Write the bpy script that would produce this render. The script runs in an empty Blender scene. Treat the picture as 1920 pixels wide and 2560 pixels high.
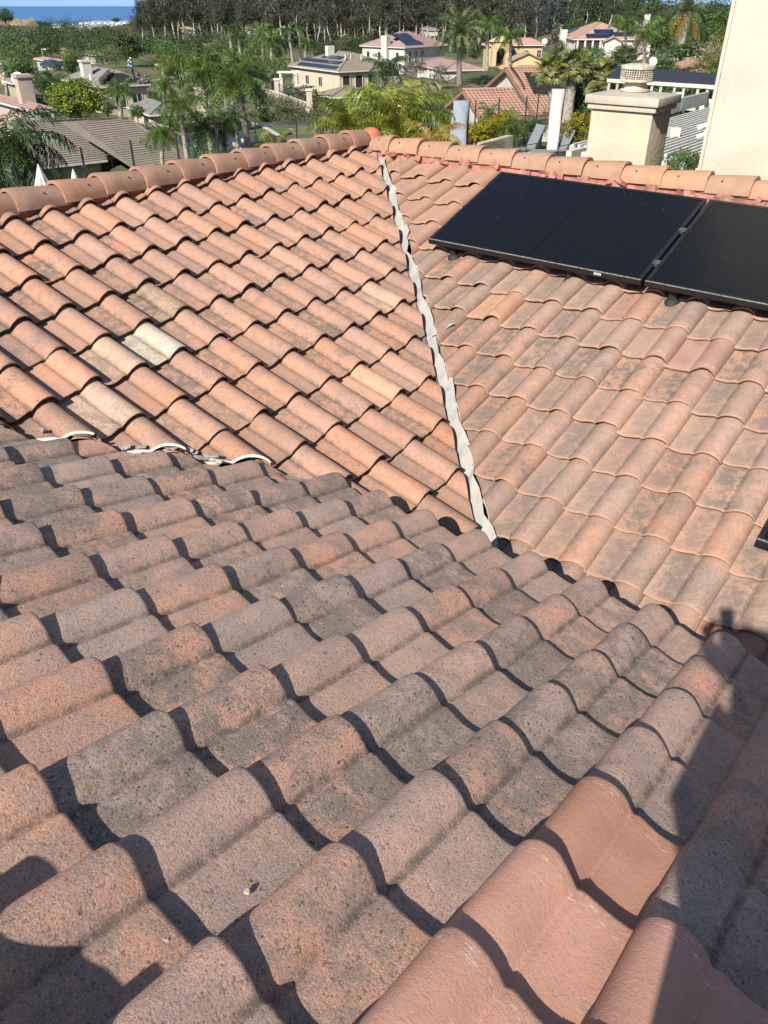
import bpy, bmesh, math, random
import numpy as np
from mathutils import Vector, Matrix, Euler
rad = math.radians
SC = bpy.context.scene
COL = SC.collection
rng = random.Random(7)

# ------------------------------------------------------------------ camera
F_PX, PITCH = 1953.0, rad(33.36)
cam_d = bpy.data.cameras.new('camera')
cam_d.sensor_fit = 'VERTICAL'
cam_d.sensor_height = 36.0
cam_d.lens = F_PX / 2560.0 * 36.0
cam_d.clip_start = 0.02
cam_d.clip_end = 40000.0
cam = bpy.data.objects.new('camera', cam_d)
COL.objects.link(cam)
cam.rotation_euler = (rad(90) - PITCH, 0, 0)
SC.camera = cam
SC.render.resolution_x, SC.render.resolution_y = 768, 1024

# ------------------------------------------------------------------ light
SUN_TRAVEL = Vector((0.394, 0.699, -0.5975)).normalized()
SUN_EL = math.asin(-SUN_TRAVEL.z)
world = bpy.data.worlds.new('World')
SC.world = world
world.use_nodes = True
wn = world.node_tree.nodes
wl = world.node_tree.links
sky = wn.new('ShaderNodeTexSky')
sky.sky_type = 'NISHITA'
sky.sun_disc = False
sky.sun_elevation = SUN_EL
sky.sun_rotation = math.atan2(-SUN_TRAVEL.x, -SUN_TRAVEL.y)
sky.altitude = 60
sky.air_density = 1.0
sky.dust_density = 0.3
sky.ozone_density = 2.0
# the eye is high above the sea, so the air is seen a little below the level: lift the lookup
tcw = wn.new('ShaderNodeTexCoord')
lift = wn.new('ShaderNodeVectorMath')
lift.operation = 'ADD'
lift.inputs[1].default_value = (0, 0, 0.22)
nrm = wn.new('ShaderNodeVectorMath')
nrm.operation = 'NORMALIZE'
wl.new(tcw.outputs['Generated'], lift.inputs[0])
wl.new(lift.outputs[0], nrm.inputs[0])
wl.new(nrm.outputs[0], sky.inputs[0])
bg = wn['Background']
bg.inputs['Strength'].default_value = 0.085
wl.new(sky.outputs[0], bg.inputs['Color'])
sun_d = bpy.data.lights.new('sun', 'SUN')
sun_d.energy = 4.6
sun_d.angle = rad(0.53)
sun_d.color = (1.0, 0.95, 0.87)
sun = bpy.data.objects.new('sun', sun_d)
COL.objects.link(sun)
sun.rotation_euler = SUN_TRAVEL.to_track_quat('-Z', 'Y').to_euler()
SC.view_settings.view_transform = 'Standard'
SC.view_settings.look = 'None'
SC.view_settings.gamma = 1.0
SC.view_settings.use_curve_mapping = False
SC.view_settings.exposure = 1.03
SC.cycles.max_bounces = 6
SC.cycles.diffuse_bounces = 3
SC.cycles.glossy_bounces = 3
SC.cycles.transmission_bounces = 4
SC.cycles.transparent_max_bounces = 12
SC.cycles.sample_clamp_indirect = 4.0

# ------------------------------------------------------------------ frames
FW = Vector((0, math.cos(PITCH), -math.sin(PITCH)))
UP = Vector((0, math.sin(PITCH), math.cos(PITCH)))

def ray(px, py):
    return FW + Vector((1, 0, 0)) * ((px - 960) / F_PX) - UP * ((py - 1280) / F_PX)

def at(px, py, Y):
    """ground point seen in that direction at Y metres ahead"""
    d = ray(px, py)
    return d * (Y / d.y)

def px_size(px, py, Y):
    """metres per photograph pixel there"""
    d = ray(px, py)
    return Y / d.y / F_PX

def to_px(P):
    z = P.dot(FW)
    if z < 0.05:
        return (-9999, -9999)
    return (960 + F_PX * P.x / z, 1280 - F_PX * P.dot(UP) / z)

AZ = rad(-51.89)
U = Vector((math.sin(AZ), math.cos(AZ), 0))       # along the long ridge, away
V = Vector((math.cos(AZ), -math.sin(AZ), 0))      # across, away
Z = Vector((0, 0, 1))

def fr(a, b, z):
    return V * a - U * b + Z * z

def to_ab(P):
    return (P.dot(V), -P.dot(U))

# ------------------------------------------------------------------ objects
WM = {}

def world_of(o):
    if o is None:
        return Matrix.Identity(4)
    if o.name in WM:
        return WM[o.name]
    return o.matrix_basis.copy()

def put(o, parent=None, mw=None):
    """link an object; mw is its world matrix"""
    COL.objects.link(o)
    if mw is None:
        mw = Matrix.Identity(4)
    if parent is not None:
        o.parent = parent
        o.matrix_parent_inverse = Matrix.Identity(4)
        o.matrix_basis = world_of(parent).inverted() @ mw
    else:
        o.matrix_basis = mw
    WM[o.name] = mw.copy()
    return o

def empty(name, loc, rz=0.0):
    o = bpy.data.objects.new(name, None)
    o.empty_display_size = 0.3
    return put(o, None, Matrix.Translation(Vector(loc)) @ Matrix.Rotation(rz, 4, 'Z'))

def tag(o, label=None, cat=None, group=None, kind=None):
    if label:
        o['label'] = label
    if cat:
        o['category'] = cat
    if group:
        o['group'] = group
    if kind:
        o['kind'] = kind
    return o

def thing(name, loc, label, cat, group=None, rz=0.0):
    return tag(empty(name, loc, rz), label, cat, group)

def clone(o, parent=None, mw=None):
    """copy of one thing with its parts and sub-parts"""
    c = o.copy()
    COL.objects.link(c)
    c.parent = parent
    if mw is not None:
        c.matrix_basis = mw
        WM[c.name] = mw.copy()
    for ch in list(o.children):
        clone(ch, c)
    return c

class MB:
    """collects faces, becomes one mesh"""
    def __init__(self):
        self.v, self.f, self.m = [], [], []
    def add(self, verts, faces, mi=0):
        k = len(self.v)
        self.v.extend([tuple(p) for p in verts])
        for f in faces:
            self.f.append(tuple(i + k for i in f))
            self.m.append(mi)
        return self
    def box(self, c, s, R=None, mi=0, taper=1.0):
        x, y, z = s[0] / 2, s[1] / 2, s[2] / 2
        vs = []
        for sz in (-1, 1):
            t = taper if sz > 0 else 1.0
            for sx, sy in ((-1, -1), (1, -1), (1, 1), (-1, 1)):
                p = Vector((sx * x * t, sy * y * t, sz * z))
                if R is not None:
                    p = R @ p
                vs.append(p + Vector(c))
        return self.add(vs, [(3, 2, 1, 0), (4, 5, 6, 7), (0, 1, 5, 4), (1, 2, 6, 5), (2, 3, 7, 6), (3, 0, 4, 7)], mi)
    def beam(self, p, q, w, h, up=Z, mi=0):
        p, q = Vector(p), Vector(q)
        d = (q - p).normalized()
        s = d.cross(up).normalized()
        t = s.cross(d).normalized()
        vs = []
        for e in (p, q):
            for i, j in ((-1, -1), (1, -1), (1, 1), (-1, 1)):
                vs.append(e + s * (i * w / 2) + t * (j * h / 2))
        return self.add(vs, [(0, 1, 2, 3), (7, 6, 5, 4), (0, 4, 5, 1), (1, 5, 6, 2), (2, 6, 7, 3), (3, 7, 4, 0)], mi)
    def tube(self, pts, rads, n=8, mi=0, caps=True):
        pts = [Vector(p) for p in pts]
        rings = []
        prev = None
        for i, p in enumerate(pts):
            d = (pts[min(i + 1, len(pts) - 1)] - pts[max(i - 1, 0)]).normalized()
            if prev is None:
                ref = Vector((1, 0, 0)) if abs(d.x) < 0.8 else Vector((0, 1, 0))
                s = d.cross(ref).normalized()
            else:
                s = (prev - d * prev.dot(d)).normalized()
            prev = s
            t = d.cross(s)
            r = rads[i] if hasattr(rads, '__len__') else rads
            rings.append([p + (s * math.cos(2 * math.pi * k / n) + t * math.sin(2 * math.pi * k / n)) * r for k in range(n)])
        vs = [q for r in rings for q in r]
        fs = []
        for i in range(len(rings) - 1):
            for k in range(n):
                a, b = i * n + k, i * n + (k + 1) % n
                fs.append((a, b, b + n, a + n))
        if caps:
            fs.append(tuple(range(n - 1, -1, -1)))
            fs.append(tuple(range((len(rings) - 1) * n, len(rings) * n)))
        return self.add(vs, fs, mi)
    def lathe(self, c, prof, n=20, mi=0):
        vs, fs = [], []
        for r, z in prof:
            for k in range(n):
                an = 2 * math.pi * k / n
                vs.append(Vector(c) + Vector((r * math.cos(an), r * math.sin(an), z)))
        for i in range(len(prof) - 1):
            for k in range(n):
                a, b = i * n + k, i * n + (k + 1) % n
                fs.append((a, b, b + n, a + n))
        fs.append(tuple(range((len(prof) - 1) * n, len(prof) * n)))
        fs.append(tuple(range(n - 1, -1, -1)))
        return self.add(vs, fs, mi)
    def mesh(self, name, mats, smooth=False):
        me = bpy.data.meshes.new(name)
        me.from_pydata(self.v, [], self.f)
        for m in (mats if isinstance(mats, (list, tuple)) else [mats]):
            me.materials.append(m)
        if any(self.m):
            me.polygons.foreach_set('material_index', self.m)
        if smooth:
            me.polygons.foreach_set('use_smooth', [True] * len(me.polygons))
        me.update()
        return me
    def obj(self, name, mats, parent=None, mw=None, smooth=False):
        return put(bpy.data.objects.new(name, self.mesh(name, mats, smooth)), parent, mw)

def part(name, mb, m, parent, smooth=False):
    """a part whose mesh is written in its parent's own axes"""
    return mb.obj(name, m, parent, world_of(parent), smooth)

def auto_smooth(o, ang=35):
    me = o.data
    me.polygons.foreach_set('use_smooth', [True] * len(me.polygons))
    try:
        me.set_sharp_from_angle(angle=rad(ang))
    except Exception:
        pass

# ------------------------------------------------------------------ materials
class NT:
    def __init__(self, name):
        self.mat = bpy.data.materials.new(name)
        self.mat.use_nodes = True
        self.t = self.mat.node_tree
        self.b = self.t.nodes['Principled BSDF']
        self.out = self.t.nodes['Material Output']
    def n(self, kind, **kw):
        nd = self.t.nodes.new('ShaderNode' + kind)
        for k, v in kw.items():
            setattr(nd, k, v)
        return nd
    def l(self, a, b):
        self.t.links.new(a, b)
    def setin(self, sock, v):
        if isinstance(v, bpy.types.NodeSocket):
            self.l(v, sock)
        elif v is not None:
            sock.default_value = v
    def math(self, op, a, b=None, clamp=False):
        nd = self.n('Math', operation=op, use_clamp=clamp)
        self.setin(nd.inputs[0], a)
        if b is not None:
            self.setin(nd.inputs[1], b)
        return nd.outputs[0]
    def noise(self, vec, scale, detail=3.0, rough=0.55, dist=0.0):
        nd = self.n('TexNoise')
        self.setin(nd.inputs['Vector'], vec)
        nd.inputs['Scale'].default_value = scale
        nd.inputs['Detail'].default_value = detail
        nd.inputs['Roughness'].default_value = rough
        nd.inputs['Distortion'].default_value = dist
        return nd.outputs['Fac']
    def remap(self, v, a, b, c=0.0, d=1.0, smooth=True):
        nd = self.n('MapRange')
        nd.interpolation_type = 'SMOOTHSTEP' if smooth else 'LINEAR'
        self.setin(nd.inputs[0], v)
        for i, x in enumerate((a, b, c, d)):
            nd.inputs[i + 1].default_value = x
        return nd.outputs[0]
    def mix(self, fac, a, b, mode='MIX'):
        nd = self.n('Mix', data_type='RGBA', blend_type=mode)
        self.setin(nd.inputs[0], fac)
        self.setin(nd.inputs[6], a if isinstance(a, bpy.types.NodeSocket) else (*a[:3], 1))
        self.setin(nd.inputs[7], b if isinstance(b, bpy.types.NodeSocket) else (*b[:3], 1))
        return nd.outputs[2]
    def vmath(self, op, a, b):
        nd = self.n('VectorMath', operation=op)
        self.setin(nd.inputs[0], a)
        self.setin(nd.inputs[1], b)
        return nd.outputs[0]
    def bump(self, h, strength, dist, prev=None):
        nd = self.n('Bump')
        nd.inputs['Strength'].default_value = strength
        nd.inputs['Distance'].default_value = dist
        self.setin(nd.inputs['Height'], h)
        if prev is not None:
            self.l(prev, nd.inputs['Normal'])
        return nd.outputs[0]
    def done(self, col, rough=0.8, normal=None, spec=0.3, metal=0.0):
        self.setin(self.b.inputs['Base Color'], col if isinstance(col, bpy.types.NodeSocket) else (*col[:3], 1))
        self.setin(self.b.inputs['Roughness'], rough)
        self.b.inputs['Specular IOR Level'].default_value = spec
        self.b.inputs['Metallic'].default_value = metal
        if normal is not None:
            self.l(normal, self.b.inputs['Normal'])
        return self.mat

def plain(name, col, rough=0.7, var=0.15, scale=6.0, bump=0.0, bscale=60.0, spec=0.3, metal=0.0, bdist=0.01, col2=None):
    m = NT(name)
    tc = m.n('TexCoord').outputs['Object']
    n1 = m.noise(tc, scale, 4)
    dark = col2 if col2 else tuple(c * (1 - var * 2) for c in col)
    c = m.mix(m.remap(n1, 0.3, 0.7), dark, tuple(min(1, c * (1 + var * 0.5)) for c in col))
    nrm = None
    if bump > 0:
        nrm = m.bump(m.noise(tc, bscale, 4), bump, bdist)
    return m.done(c, rough, nrm, spec, metal)

def tile_mat(name, dirt, dirt_lo, dirt_hi, pan=0.0, rim=None, dark=0.5, grain=1.0, spec=0.2, crease=0.5, dots=0.0):
    """weathered concrete roof tile; object colour is the body colour, its alpha how dirty"""
    m = NT(name)
    tc = m.n('TexCoord').outputs['Object']
    oi = m.n('ObjectInfo')
    geo = m.n('NewGeometry')
    off = m.n('CombineXYZ')
    m.l(m.math('MULTIPLY', oi.outputs['Random'], 37.0), off.inputs[0])
    m.l(m.math('MULTIPLY', oi.outputs['Random'], 91.0), off.inputs[1])
    m.l(m.math('MULTIPLY', geo.outputs['Random Per Island'], 53.0), off.inputs[2])
    co = m.vmath('ADD', tc, off.outputs[0])
    n1 = m.noise(co, 7.0, 5, 0.6)
    n2 = m.noise(co, 62.0, 6, 0.72)
    n3 = m.noise(co, 190.0, 4, 0.75)
    n4 = m.noise(co, 20.0, 4, 0.65, 0.4)
    sp = m.n('SeparateXYZ')
    m.l(tc, sp.inputs[0])
    base = oi.outputs['Color']
    isl = m.remap(geo.outputs['Random Per Island'], 0, 1, 0.86, 1.1, False)
    tone = m.n('HueSaturation')
    m.setin(tone.inputs['Color'], base)
    m.l(m.math('MULTIPLY', m.remap(n4, 0.32, 0.68, 0.80, 1.18, False), isl), tone.inputs['Value'])
    m.l(m.remap(n1, 0.3, 0.7, 1.12, 0.88, False), tone.inputs['Saturation'])
    col = tone.outputs['Color']
    # film of grime: broad patches broken up by fine speckle
    f = m.math('ADD', m.math('ADD', m.math('MULTIPLY', n1, 0.36), m.math('MULTIPLY', n4, 0.24)), m.math('MULTIPLY', n2, 0.40))
    if pan > 0:
        # soot gathers along the pan beside the barrel
        pm = m.math('MULTIPLY', m.remap(sp.outputs[0], 0.13, 0.19), m.remap(sp.outputs[0], 0.32, 0.25))
        f = m.math('ADD', f, m.math('MULTIPLY', m.math('MULTIPLY', pm, m.remap(n4, 0.3, 0.75)), pan))
    df = m.math('MULTIPLY', m.remap(f, dirt_lo, dirt_hi), oi.outputs['Alpha'])
    col = m.mix(df, col, dirt)
    # dirt line kept by the crease, with the groove's own shade painted in
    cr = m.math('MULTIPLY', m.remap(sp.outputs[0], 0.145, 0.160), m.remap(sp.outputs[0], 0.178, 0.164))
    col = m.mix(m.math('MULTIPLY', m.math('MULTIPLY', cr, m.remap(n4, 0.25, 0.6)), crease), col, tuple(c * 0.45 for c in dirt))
    # dark lichen dots and pale sand
    dk = m.math('MULTIPLY', m.remap(n2, 0.46, 0.36), m.math('MULTIPLY', oi.outputs['Alpha'], dark))
    col = m.mix(dk, col, tuple(c * 0.36 for c in dirt))
    col = m.mix(m.math('MULTIPLY', m.remap(n3, 0.56, 0.68), 0.55 * grain), col, (0.58, 0.47, 0.40))
    col = m.mix(m.math('MULTIPLY', m.remap(n3, 0.46, 0.34), 0.65 * grain), col, tuple(c * 0.38 for c in dirt))
    if dots:
        vo = m.n('TexVoronoi')
        vo.inputs['Scale'].default_value = 34.0
        m.l(co, vo.inputs['Vector'])
        dd = m.math('MULTIPLY', m.remap(vo.outputs['Distance'], 0.20, 0.10), m.remap(n1, 0.50, 0.62))
        col = m.mix(m.math('MULTIPLY', dd, dots), col, (0.075, 0.066, 0.056))
        mo = m.math('MULTIPLY', m.remap(m.noise(co, 30.0, 3), 0.66, 0.72), m.remap(m.noise(co, 3.0, 2), 0.5, 0.6))
        col = m.mix(m.math('MULTIPLY', mo, 0.7), col, (0.22, 0.19, 0.06))
    if rim:
        rm = m.math('MULTIPLY', m.remap(sp.outputs[1], -0.020, -0.004), 0.6)
        col = m.mix(rm, col, rim)
    nb = m.bump(n2, 0.45 * grain, 0.005)
    nb = m.bump(n3, 0.7 * grain, 0.0028, nb)
    nb = m.bump(n1, 0.25, 0.01, nb)
    return m.done(col, m.remap(n2, 0.3, 0.7, 0.75, 0.95, False), nb, spec)

def leaf_mat(name, c1, c2, trans=0.3, rough=0.55, tip=None):
    m = NT(name)
    geo = m.n('NewGeometry')
    oi = m.n('ObjectInfo')
    tc = m.n('TexCoord').outputs['Object']
    r = geo.outputs['Random Per Island']
    col = m.mix(r, c1, c2)
    n = m.noise(tc, 2.2, 2)
    col = m.mix(m.remap(n, 0.35, 0.7), col, tuple(c * 0.55 for c in c1))
    if tip:
        col = m.mix(m.math('MULTIPLY', m.remap(m.noise(tc, 5.0, 3), 0.52, 0.62), 0.8), col, tip)
    hs = m.n('HueSaturation')
    m.l(col, hs.inputs['Color'])
    m.l(m.remap(oi.outputs['Random'], 0, 1, 0.75, 1.25, False), hs.inputs['Value'])
    m.l(m.remap(oi.outputs['Random'], 0, 1, 0.485, 0.515, False), hs.inputs['Hue'])
    col = hs.outputs['Color']
    m.done(col, rough, None, 0.35)
    tr = m.n('BsdfTranslucent')
    m.l(col, tr.inputs['Color'])
    mx = m.n('MixShader')
    mx.inputs[0].default_value = trans
    m.l(m.b.outputs[0], mx.inputs[1])
    m.l(tr.outputs[0], mx.inputs[2])
    m.l(mx.outputs[0], m.out.inputs['Surface'])
    return m.mat

# ================================================================== OUR TILED HOUSE
TAN = math.tan(rad(18.45))
zA = lambda a: -1.290 - TAN * a          # crest level of the near slope
zB = lambda a: -3.617 + TAN * a          # joint level of the slope with panels
zC = lambda b: -3.156 - TAN * b          # joint level of the left slope
RIDGE_A, RIDGE_B, RIDGE_C = -0.23, 6.93, -5.69
TW, TL = 0.31, 0.425
GROUND = -5.4

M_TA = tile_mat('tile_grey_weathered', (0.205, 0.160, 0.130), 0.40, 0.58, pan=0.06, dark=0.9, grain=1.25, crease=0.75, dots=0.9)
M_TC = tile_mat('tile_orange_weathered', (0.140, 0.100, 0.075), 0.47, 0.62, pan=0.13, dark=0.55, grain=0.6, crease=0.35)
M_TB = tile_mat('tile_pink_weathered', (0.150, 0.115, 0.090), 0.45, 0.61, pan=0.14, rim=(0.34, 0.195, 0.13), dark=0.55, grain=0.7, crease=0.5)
M_CUT = plain('cut_tile_edge', (0.62, 0.56, 0.50), 0.9, 0.1, 20)
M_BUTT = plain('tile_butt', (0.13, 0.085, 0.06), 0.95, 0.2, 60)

def smooth_tile_mat():
    """newer tile: smooth slurry coat with pale scuffs near the nose"""
    m = NT('tile_new_smooth')
    tc = m.n('TexCoord').outputs['Object']
    oi = m.n('ObjectInfo')
    off = m.n('CombineXYZ')
    m.l(m.math('MULTIPLY', oi.outputs['Random'], 40.0), off.inputs[0])
    co = m.vmath('ADD', tc, off.outputs[0])
    sp = m.n('SeparateXYZ')
    m.l(tc, sp.inputs[0])
    n1 = m.noise(co, 6, 4)
    n2 = m.noise(co, 90, 3, 0.7)
    st = m.n('Mapping')
    st.inputs['Scale'].default_value = (30, 160, 30)
    m.l(co, st.inputs['Vector'])
    scr = m.noise(st.outputs[0], 1.0, 5, 0.7)
    hs = m.n('HueSaturation')
    m.l(oi.outputs['Color'], hs.inputs['Color'])
    m.l(m.remap(n1, 0.3, 0.7, 0.86, 1.1, False), hs.inputs['Value'])
    col = hs.outputs['Color']
    band = m.math('MULTIPLY', m.remap(sp.outputs[1], -0.075, -0.045), m.remap(sp.outputs[1], -0.006, -0.03))
    sc = m.math('MULTIPLY', band, m.remap(scr, 0.55, 0.66, 0, 0.7))
    wear = m.math('MULTIPLY', m.remap(m.noise(co, 13, 3, 0.6, 0.5), 0.66, 0.76), 0.25)
    col = m.mix(m.math('MAXIMUM', sc, wear), col, (0.70, 0.60, 0.53))
    grey = m.math('MULTIPLY', m.math('MULTIPLY', m.remap(sp.outputs[0], 0.19, 0.22), m.remap(n1, 0.56, 0.68)), 0.6)
    col = m.mix(grey, col, (0.24, 0.23, 0.19))
    col = m.mix(m.math('MULTIPLY', m.remap(n2, 0.34, 0.28), 0.8), col, (0.12, 0.06, 0.045))
    fine = m.noise(co, 240, 4, 0.75)
    col = m.mix(m.math('MULTIPLY', m.remap(fine, 0.46, 0.34), 0.45), col, (0.20, 0.10, 0.07))
    nb = m.bump(n2, 0.5, 0.003)
    nb = m.bump(fine, 0.5, 0.002, nb)
    nb = m.bump(n1, 0.2, 0.006, nb)
    return m.done(col, 0.8, nb, 0.2)
M_NEW = smooth_tile_mat()

def tile_profile(width=0.338):
    """one wave: steep lap edge, broad crest, crease, then a shallow pan"""
    key = [(0, .012), (.003, .024), (.008, .036), (.016, .049), (.027, .060), (.040, .0675), (.055, .072), (.072, .0735), (.089, .0715), (.105, .066), (.120, .0575),
           (.133, .0475), (.144, .0370), (.153, .0270), (.159, .0205), (.164, .0175), (.171, .0196), (.180, .0212), (.192, .0195), (.207, .0150), (.224, .0095),
           (.242, .0050), (.260, .0018), (.278, .0005), (.296, .0020), (.312, .0055), (width, .0095)]
    return key
PROF = tile_profile()

def tile_mesh(name, rise, thick, mats, seed, exposure, zk=1.0):
    """one S tile: x across, y down the slope (0 at the nose), z up"""
    r = random.Random(seed)
    mb = MB()
    np_ = len(PROF)
    rows = [(-TL, 0, 0), (-0.30, 0, 0), (-0.17, 0, 0), (-0.06, 0, 0), (-0.014, 0, 0), (-0.004, -0.0015, 0), (0, -0.005, 0)]
    ph = r.random() * 6
    wob = [r.uniform(-1, 1) for _ in range(np_)]
    vs = []
    for y, dz, _ in rows:
        for i, (x, z) in enumerate(PROF):
            yy = y
            if y > -0.02:
                yy += 0.0035 * math.sin(x * 31 + ph) + 0.0016 * wob[i]
            zz = z * zk + rise * y / exposure + dz + 0.0012 * math.sin(x * 40 + y * 22 + ph)
            vs.append((x, yy, zz))
    nt = len(rows)
    # underside: nose bottom then back
    for y in (0.0, -0.05, -TL):
        for i, (x, z) in enumerate(PROF):
            yy = y - (0.002 if y == 0 else 0) + (0.0035 * math.sin(x * 31 + ph) + 0.0026 * wob[i - 1] if y == 0 else 0)
            vs.append((x, yy, z * zk + rise * y / exposure - thick))
    fs = []
    tot = nt + 3
    fm = []
    for j in range(tot - 1):
        for i in range(np_ - 1):
            a = j * np_ + i
            fs.append((a, a + 1, a + np_ + 1, a + np_)[::-1])
            fm.append(1 if j == nt - 1 else 0)
    for i in (0, np_ - 1):
        ring = [j * np_ + i for j in range(tot)]
        fs.append(tuple(ring if i == 0 else ring[::-1]))
        fm.append(0)
    mb.v = vs
    mb.f = fs
    mb.m = fm
    me = mb.mesh(name, mats, False)
    sm = [True] * len(me.polygons)
    me.polygons.foreach_set('use_smooth', sm)
    try:
        me.set_sharp_from_angle(angle=rad(48))
    except Exception:
        pass
    return me

house = thing('tiled_house', fr(4.0, -2.0, GROUND), 'house with the wavy terracotta tile roof that fills the foreground', 'house')

SLOPES = {}
def basis(X, Yd):
    n = X.cross(Yd).normalized()
    m = Matrix.Identity(4)
    for i, c in enumerate((X, Yd, n)):
        m[0][i], m[1][i], m[2][i] = c.x, c.y, c.z
    return m
cS, sS = math.cos(rad(18.45)), math.sin(rad(18.45))
BAS = {'A': basis(-U, V * cS - Z * sS), 'B': basis(U, -V * cS - Z * sS), 'C': basis(-V, -U * cS - Z * sS)}

def tile_pos(s, k, i):
    if s == 'A':
        a = 1.807 + k * 0.3464
        return fr(a, -1.948 + TW * i, zA(a)) - BAS['A'].to_3x3() @ Vector((0.048, 0.0, 0.074))
    if s == 'B':
        a = 5.208 - k * 0.3272
        return fr(a, -2.737 + TW * i, zB(a)) - BAS['B'].to_3x3() @ Vector((0, 0, 0.016))
    b = -3.860 + k * 0.3354
    return fr(2.933 + TW * i, b, zC(b)) - BAS['C'].to_3x3() @ Vector((0, 0, 0.016))

VAR = {
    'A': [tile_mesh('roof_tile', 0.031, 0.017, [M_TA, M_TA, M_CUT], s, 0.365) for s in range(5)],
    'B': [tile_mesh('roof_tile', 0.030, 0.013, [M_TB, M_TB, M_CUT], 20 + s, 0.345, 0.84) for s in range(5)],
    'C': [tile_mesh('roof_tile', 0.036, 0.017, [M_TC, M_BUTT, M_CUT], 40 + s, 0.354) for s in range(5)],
}
NEWV = [tile_mesh('roof_tile', 0.031, 0.017, [M_NEW, M_NEW, M_CUT], 60 + s, 0.36) for s in range(4)]

# which half planes each slope keeps (frame coordinates): n.x*a + n.y*b >= c
CUTS = {
    'A': [((-0.7071, 0.7071), (-5.592 + 0.20) * 0.7071), ((1, 0), RIDGE_A + 0.03)],
    'B': [((0.7071, 0.7071), (1.379 + 0.098) * 0.7071), ((-1, 0), -(RIDGE_B - 0.03))],
    'C': [((-0.7071, -0.7071), -(1.379 - 0.006) * 0.7071), ((0.7071, -0.7071), (5.592 - 0.12) * 0.7071), ((0, 1), RIDGE_C + 0.03)],
}
PAL = {
    'A': [(0.49, 0.308, 0.232), (0.46, 0.302, 0.236), (0.53, 0.30, 0.215), (0.41, 0.295, 0.238), (0.545, 0.297, 0.206)],
    'B': [(0.335, 0.205, 0.148), (0.315, 0.202, 0.152), (0.35, 0.20, 0.138), (0.30, 0.198, 0.152)],
    'C': [(0.34, 0.183, 0.122), (0.325, 0.185, 0.130), (0.355, 0.181, 0.116), (0.31, 0.178, 0.128)],
}
SPECIAL = {  # slope, course, column -> body colour, dirt, kind, label
    ('A', -1, 5): ((0.40, 0.205, 0.135), 0, 'new', 'smooth newer brown tile with scuffed nose and grey stained pan'),
    ('A', -2, 5): ((0.50, 0.265, 0.185), 0, 'new', 'smooth salmon replacement tile with white scuffs'),
    ('A', -3, 5): ((0.50, 0.27, 0.19), 0, 'new', None),
    ('A', -4, 5): ((0.48, 0.26, 0.18), 0, 'new', None),
    ('A', -2, 6): ((0.44, 0.235, 0.17), 0, 'new', 'smooth newer tile mostly in shade'),
    ('A', -3, 6): ((0.45, 0.24, 0.17), 0, 'new', None),
    ('A', -4, 6): ((0.45, 0.24, 0.17), 0, 'new', None),
    ('A', -2, 7): ((0.46, 0.24, 0.17), 0, 'new', None),
    ('A', -3, 7): ((0.44, 0.235, 0.17), 0, 'new', None),
    ('A', -4, 7): ((0.45, 0.24, 0.17), 0, 'new', None),
    ('B', 1, 0): ((0.36, 0.20, 0.13), 0, 'new', 'smooth shiny orange tile'),
    ('B', 1, 5): ((0.30, 0.175, 0.135), 0, 'new', 'purplish glossy tile with white bloom on its nose'),
    ('B', 1, 4): ((0.29, 0.185, 0.135), 0, 'new', None),
    ('B', 7, 8): ((0.34, 0.18, 0.125), 0, 'new', None),
    ('B', 7, 9): ((0.34, 0.18, 0.125), 0, 'new', None),
    ('C', 0, 0): ((0.38, 0.325, 0.25), 0.6, None, 'bleached whitish tile'),
    ('C', -1, 1): ((0.285, 0.195, 0.128), 1.15, None, 'greyish tile with green moss in its pan'),
    ('C', 0, -2): ((0.40, 0.205, 0.14), 0.45, None, 'bright pink tile'),
    ('C', 0, -1): ((0.38, 0.245, 0.175), 0.7, None, None),
    ('C', 1, -2): ((0.38, 0.26, 0.19), 0.7, None, None),
    ('C', 3, 3): ((0.40, 0.225, 0.145), 0.35, None, 'clean pale orange tile'),
    ('C', 1, 6): ((0.375, 0.235, 0.155), 0.6, None, None),
}

def ab_of(P):
    a, b = to_ab(P)
    return a, b

def clip_mesh(me, mw, planes):
    bm = bmesh.new()
    bm.from_mesh(me)
    inv = mw.inverted()
    for (na, nb), c in planes:
        nw = V * na - U * nb
        pw = nw * c
        pl = inv @ pw
        nl = (inv.to_3x3() @ nw).normalized()
        g = bm.verts[:] + bm.edges[:] + bm.faces[:]
        res = bmesh.ops.bisect_plane(bm, geom=g, plane_co=pl, plane_no=nl, clear_inner=True, dist=1e-5)
        ed = [e for e in res['geom_cut'] if isinstance(e, bmesh.types.BMEdge)]
        if ed:
            try:
                fl = bmesh.ops.edgeloop_fill(bm, edges=ed, mat_nr=2)
            except Exception:
                pass
    out = None
    if len(bm.faces):
        out = me.copy()
        bm.to_mesh(out)
    bm.free()
    return out

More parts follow.
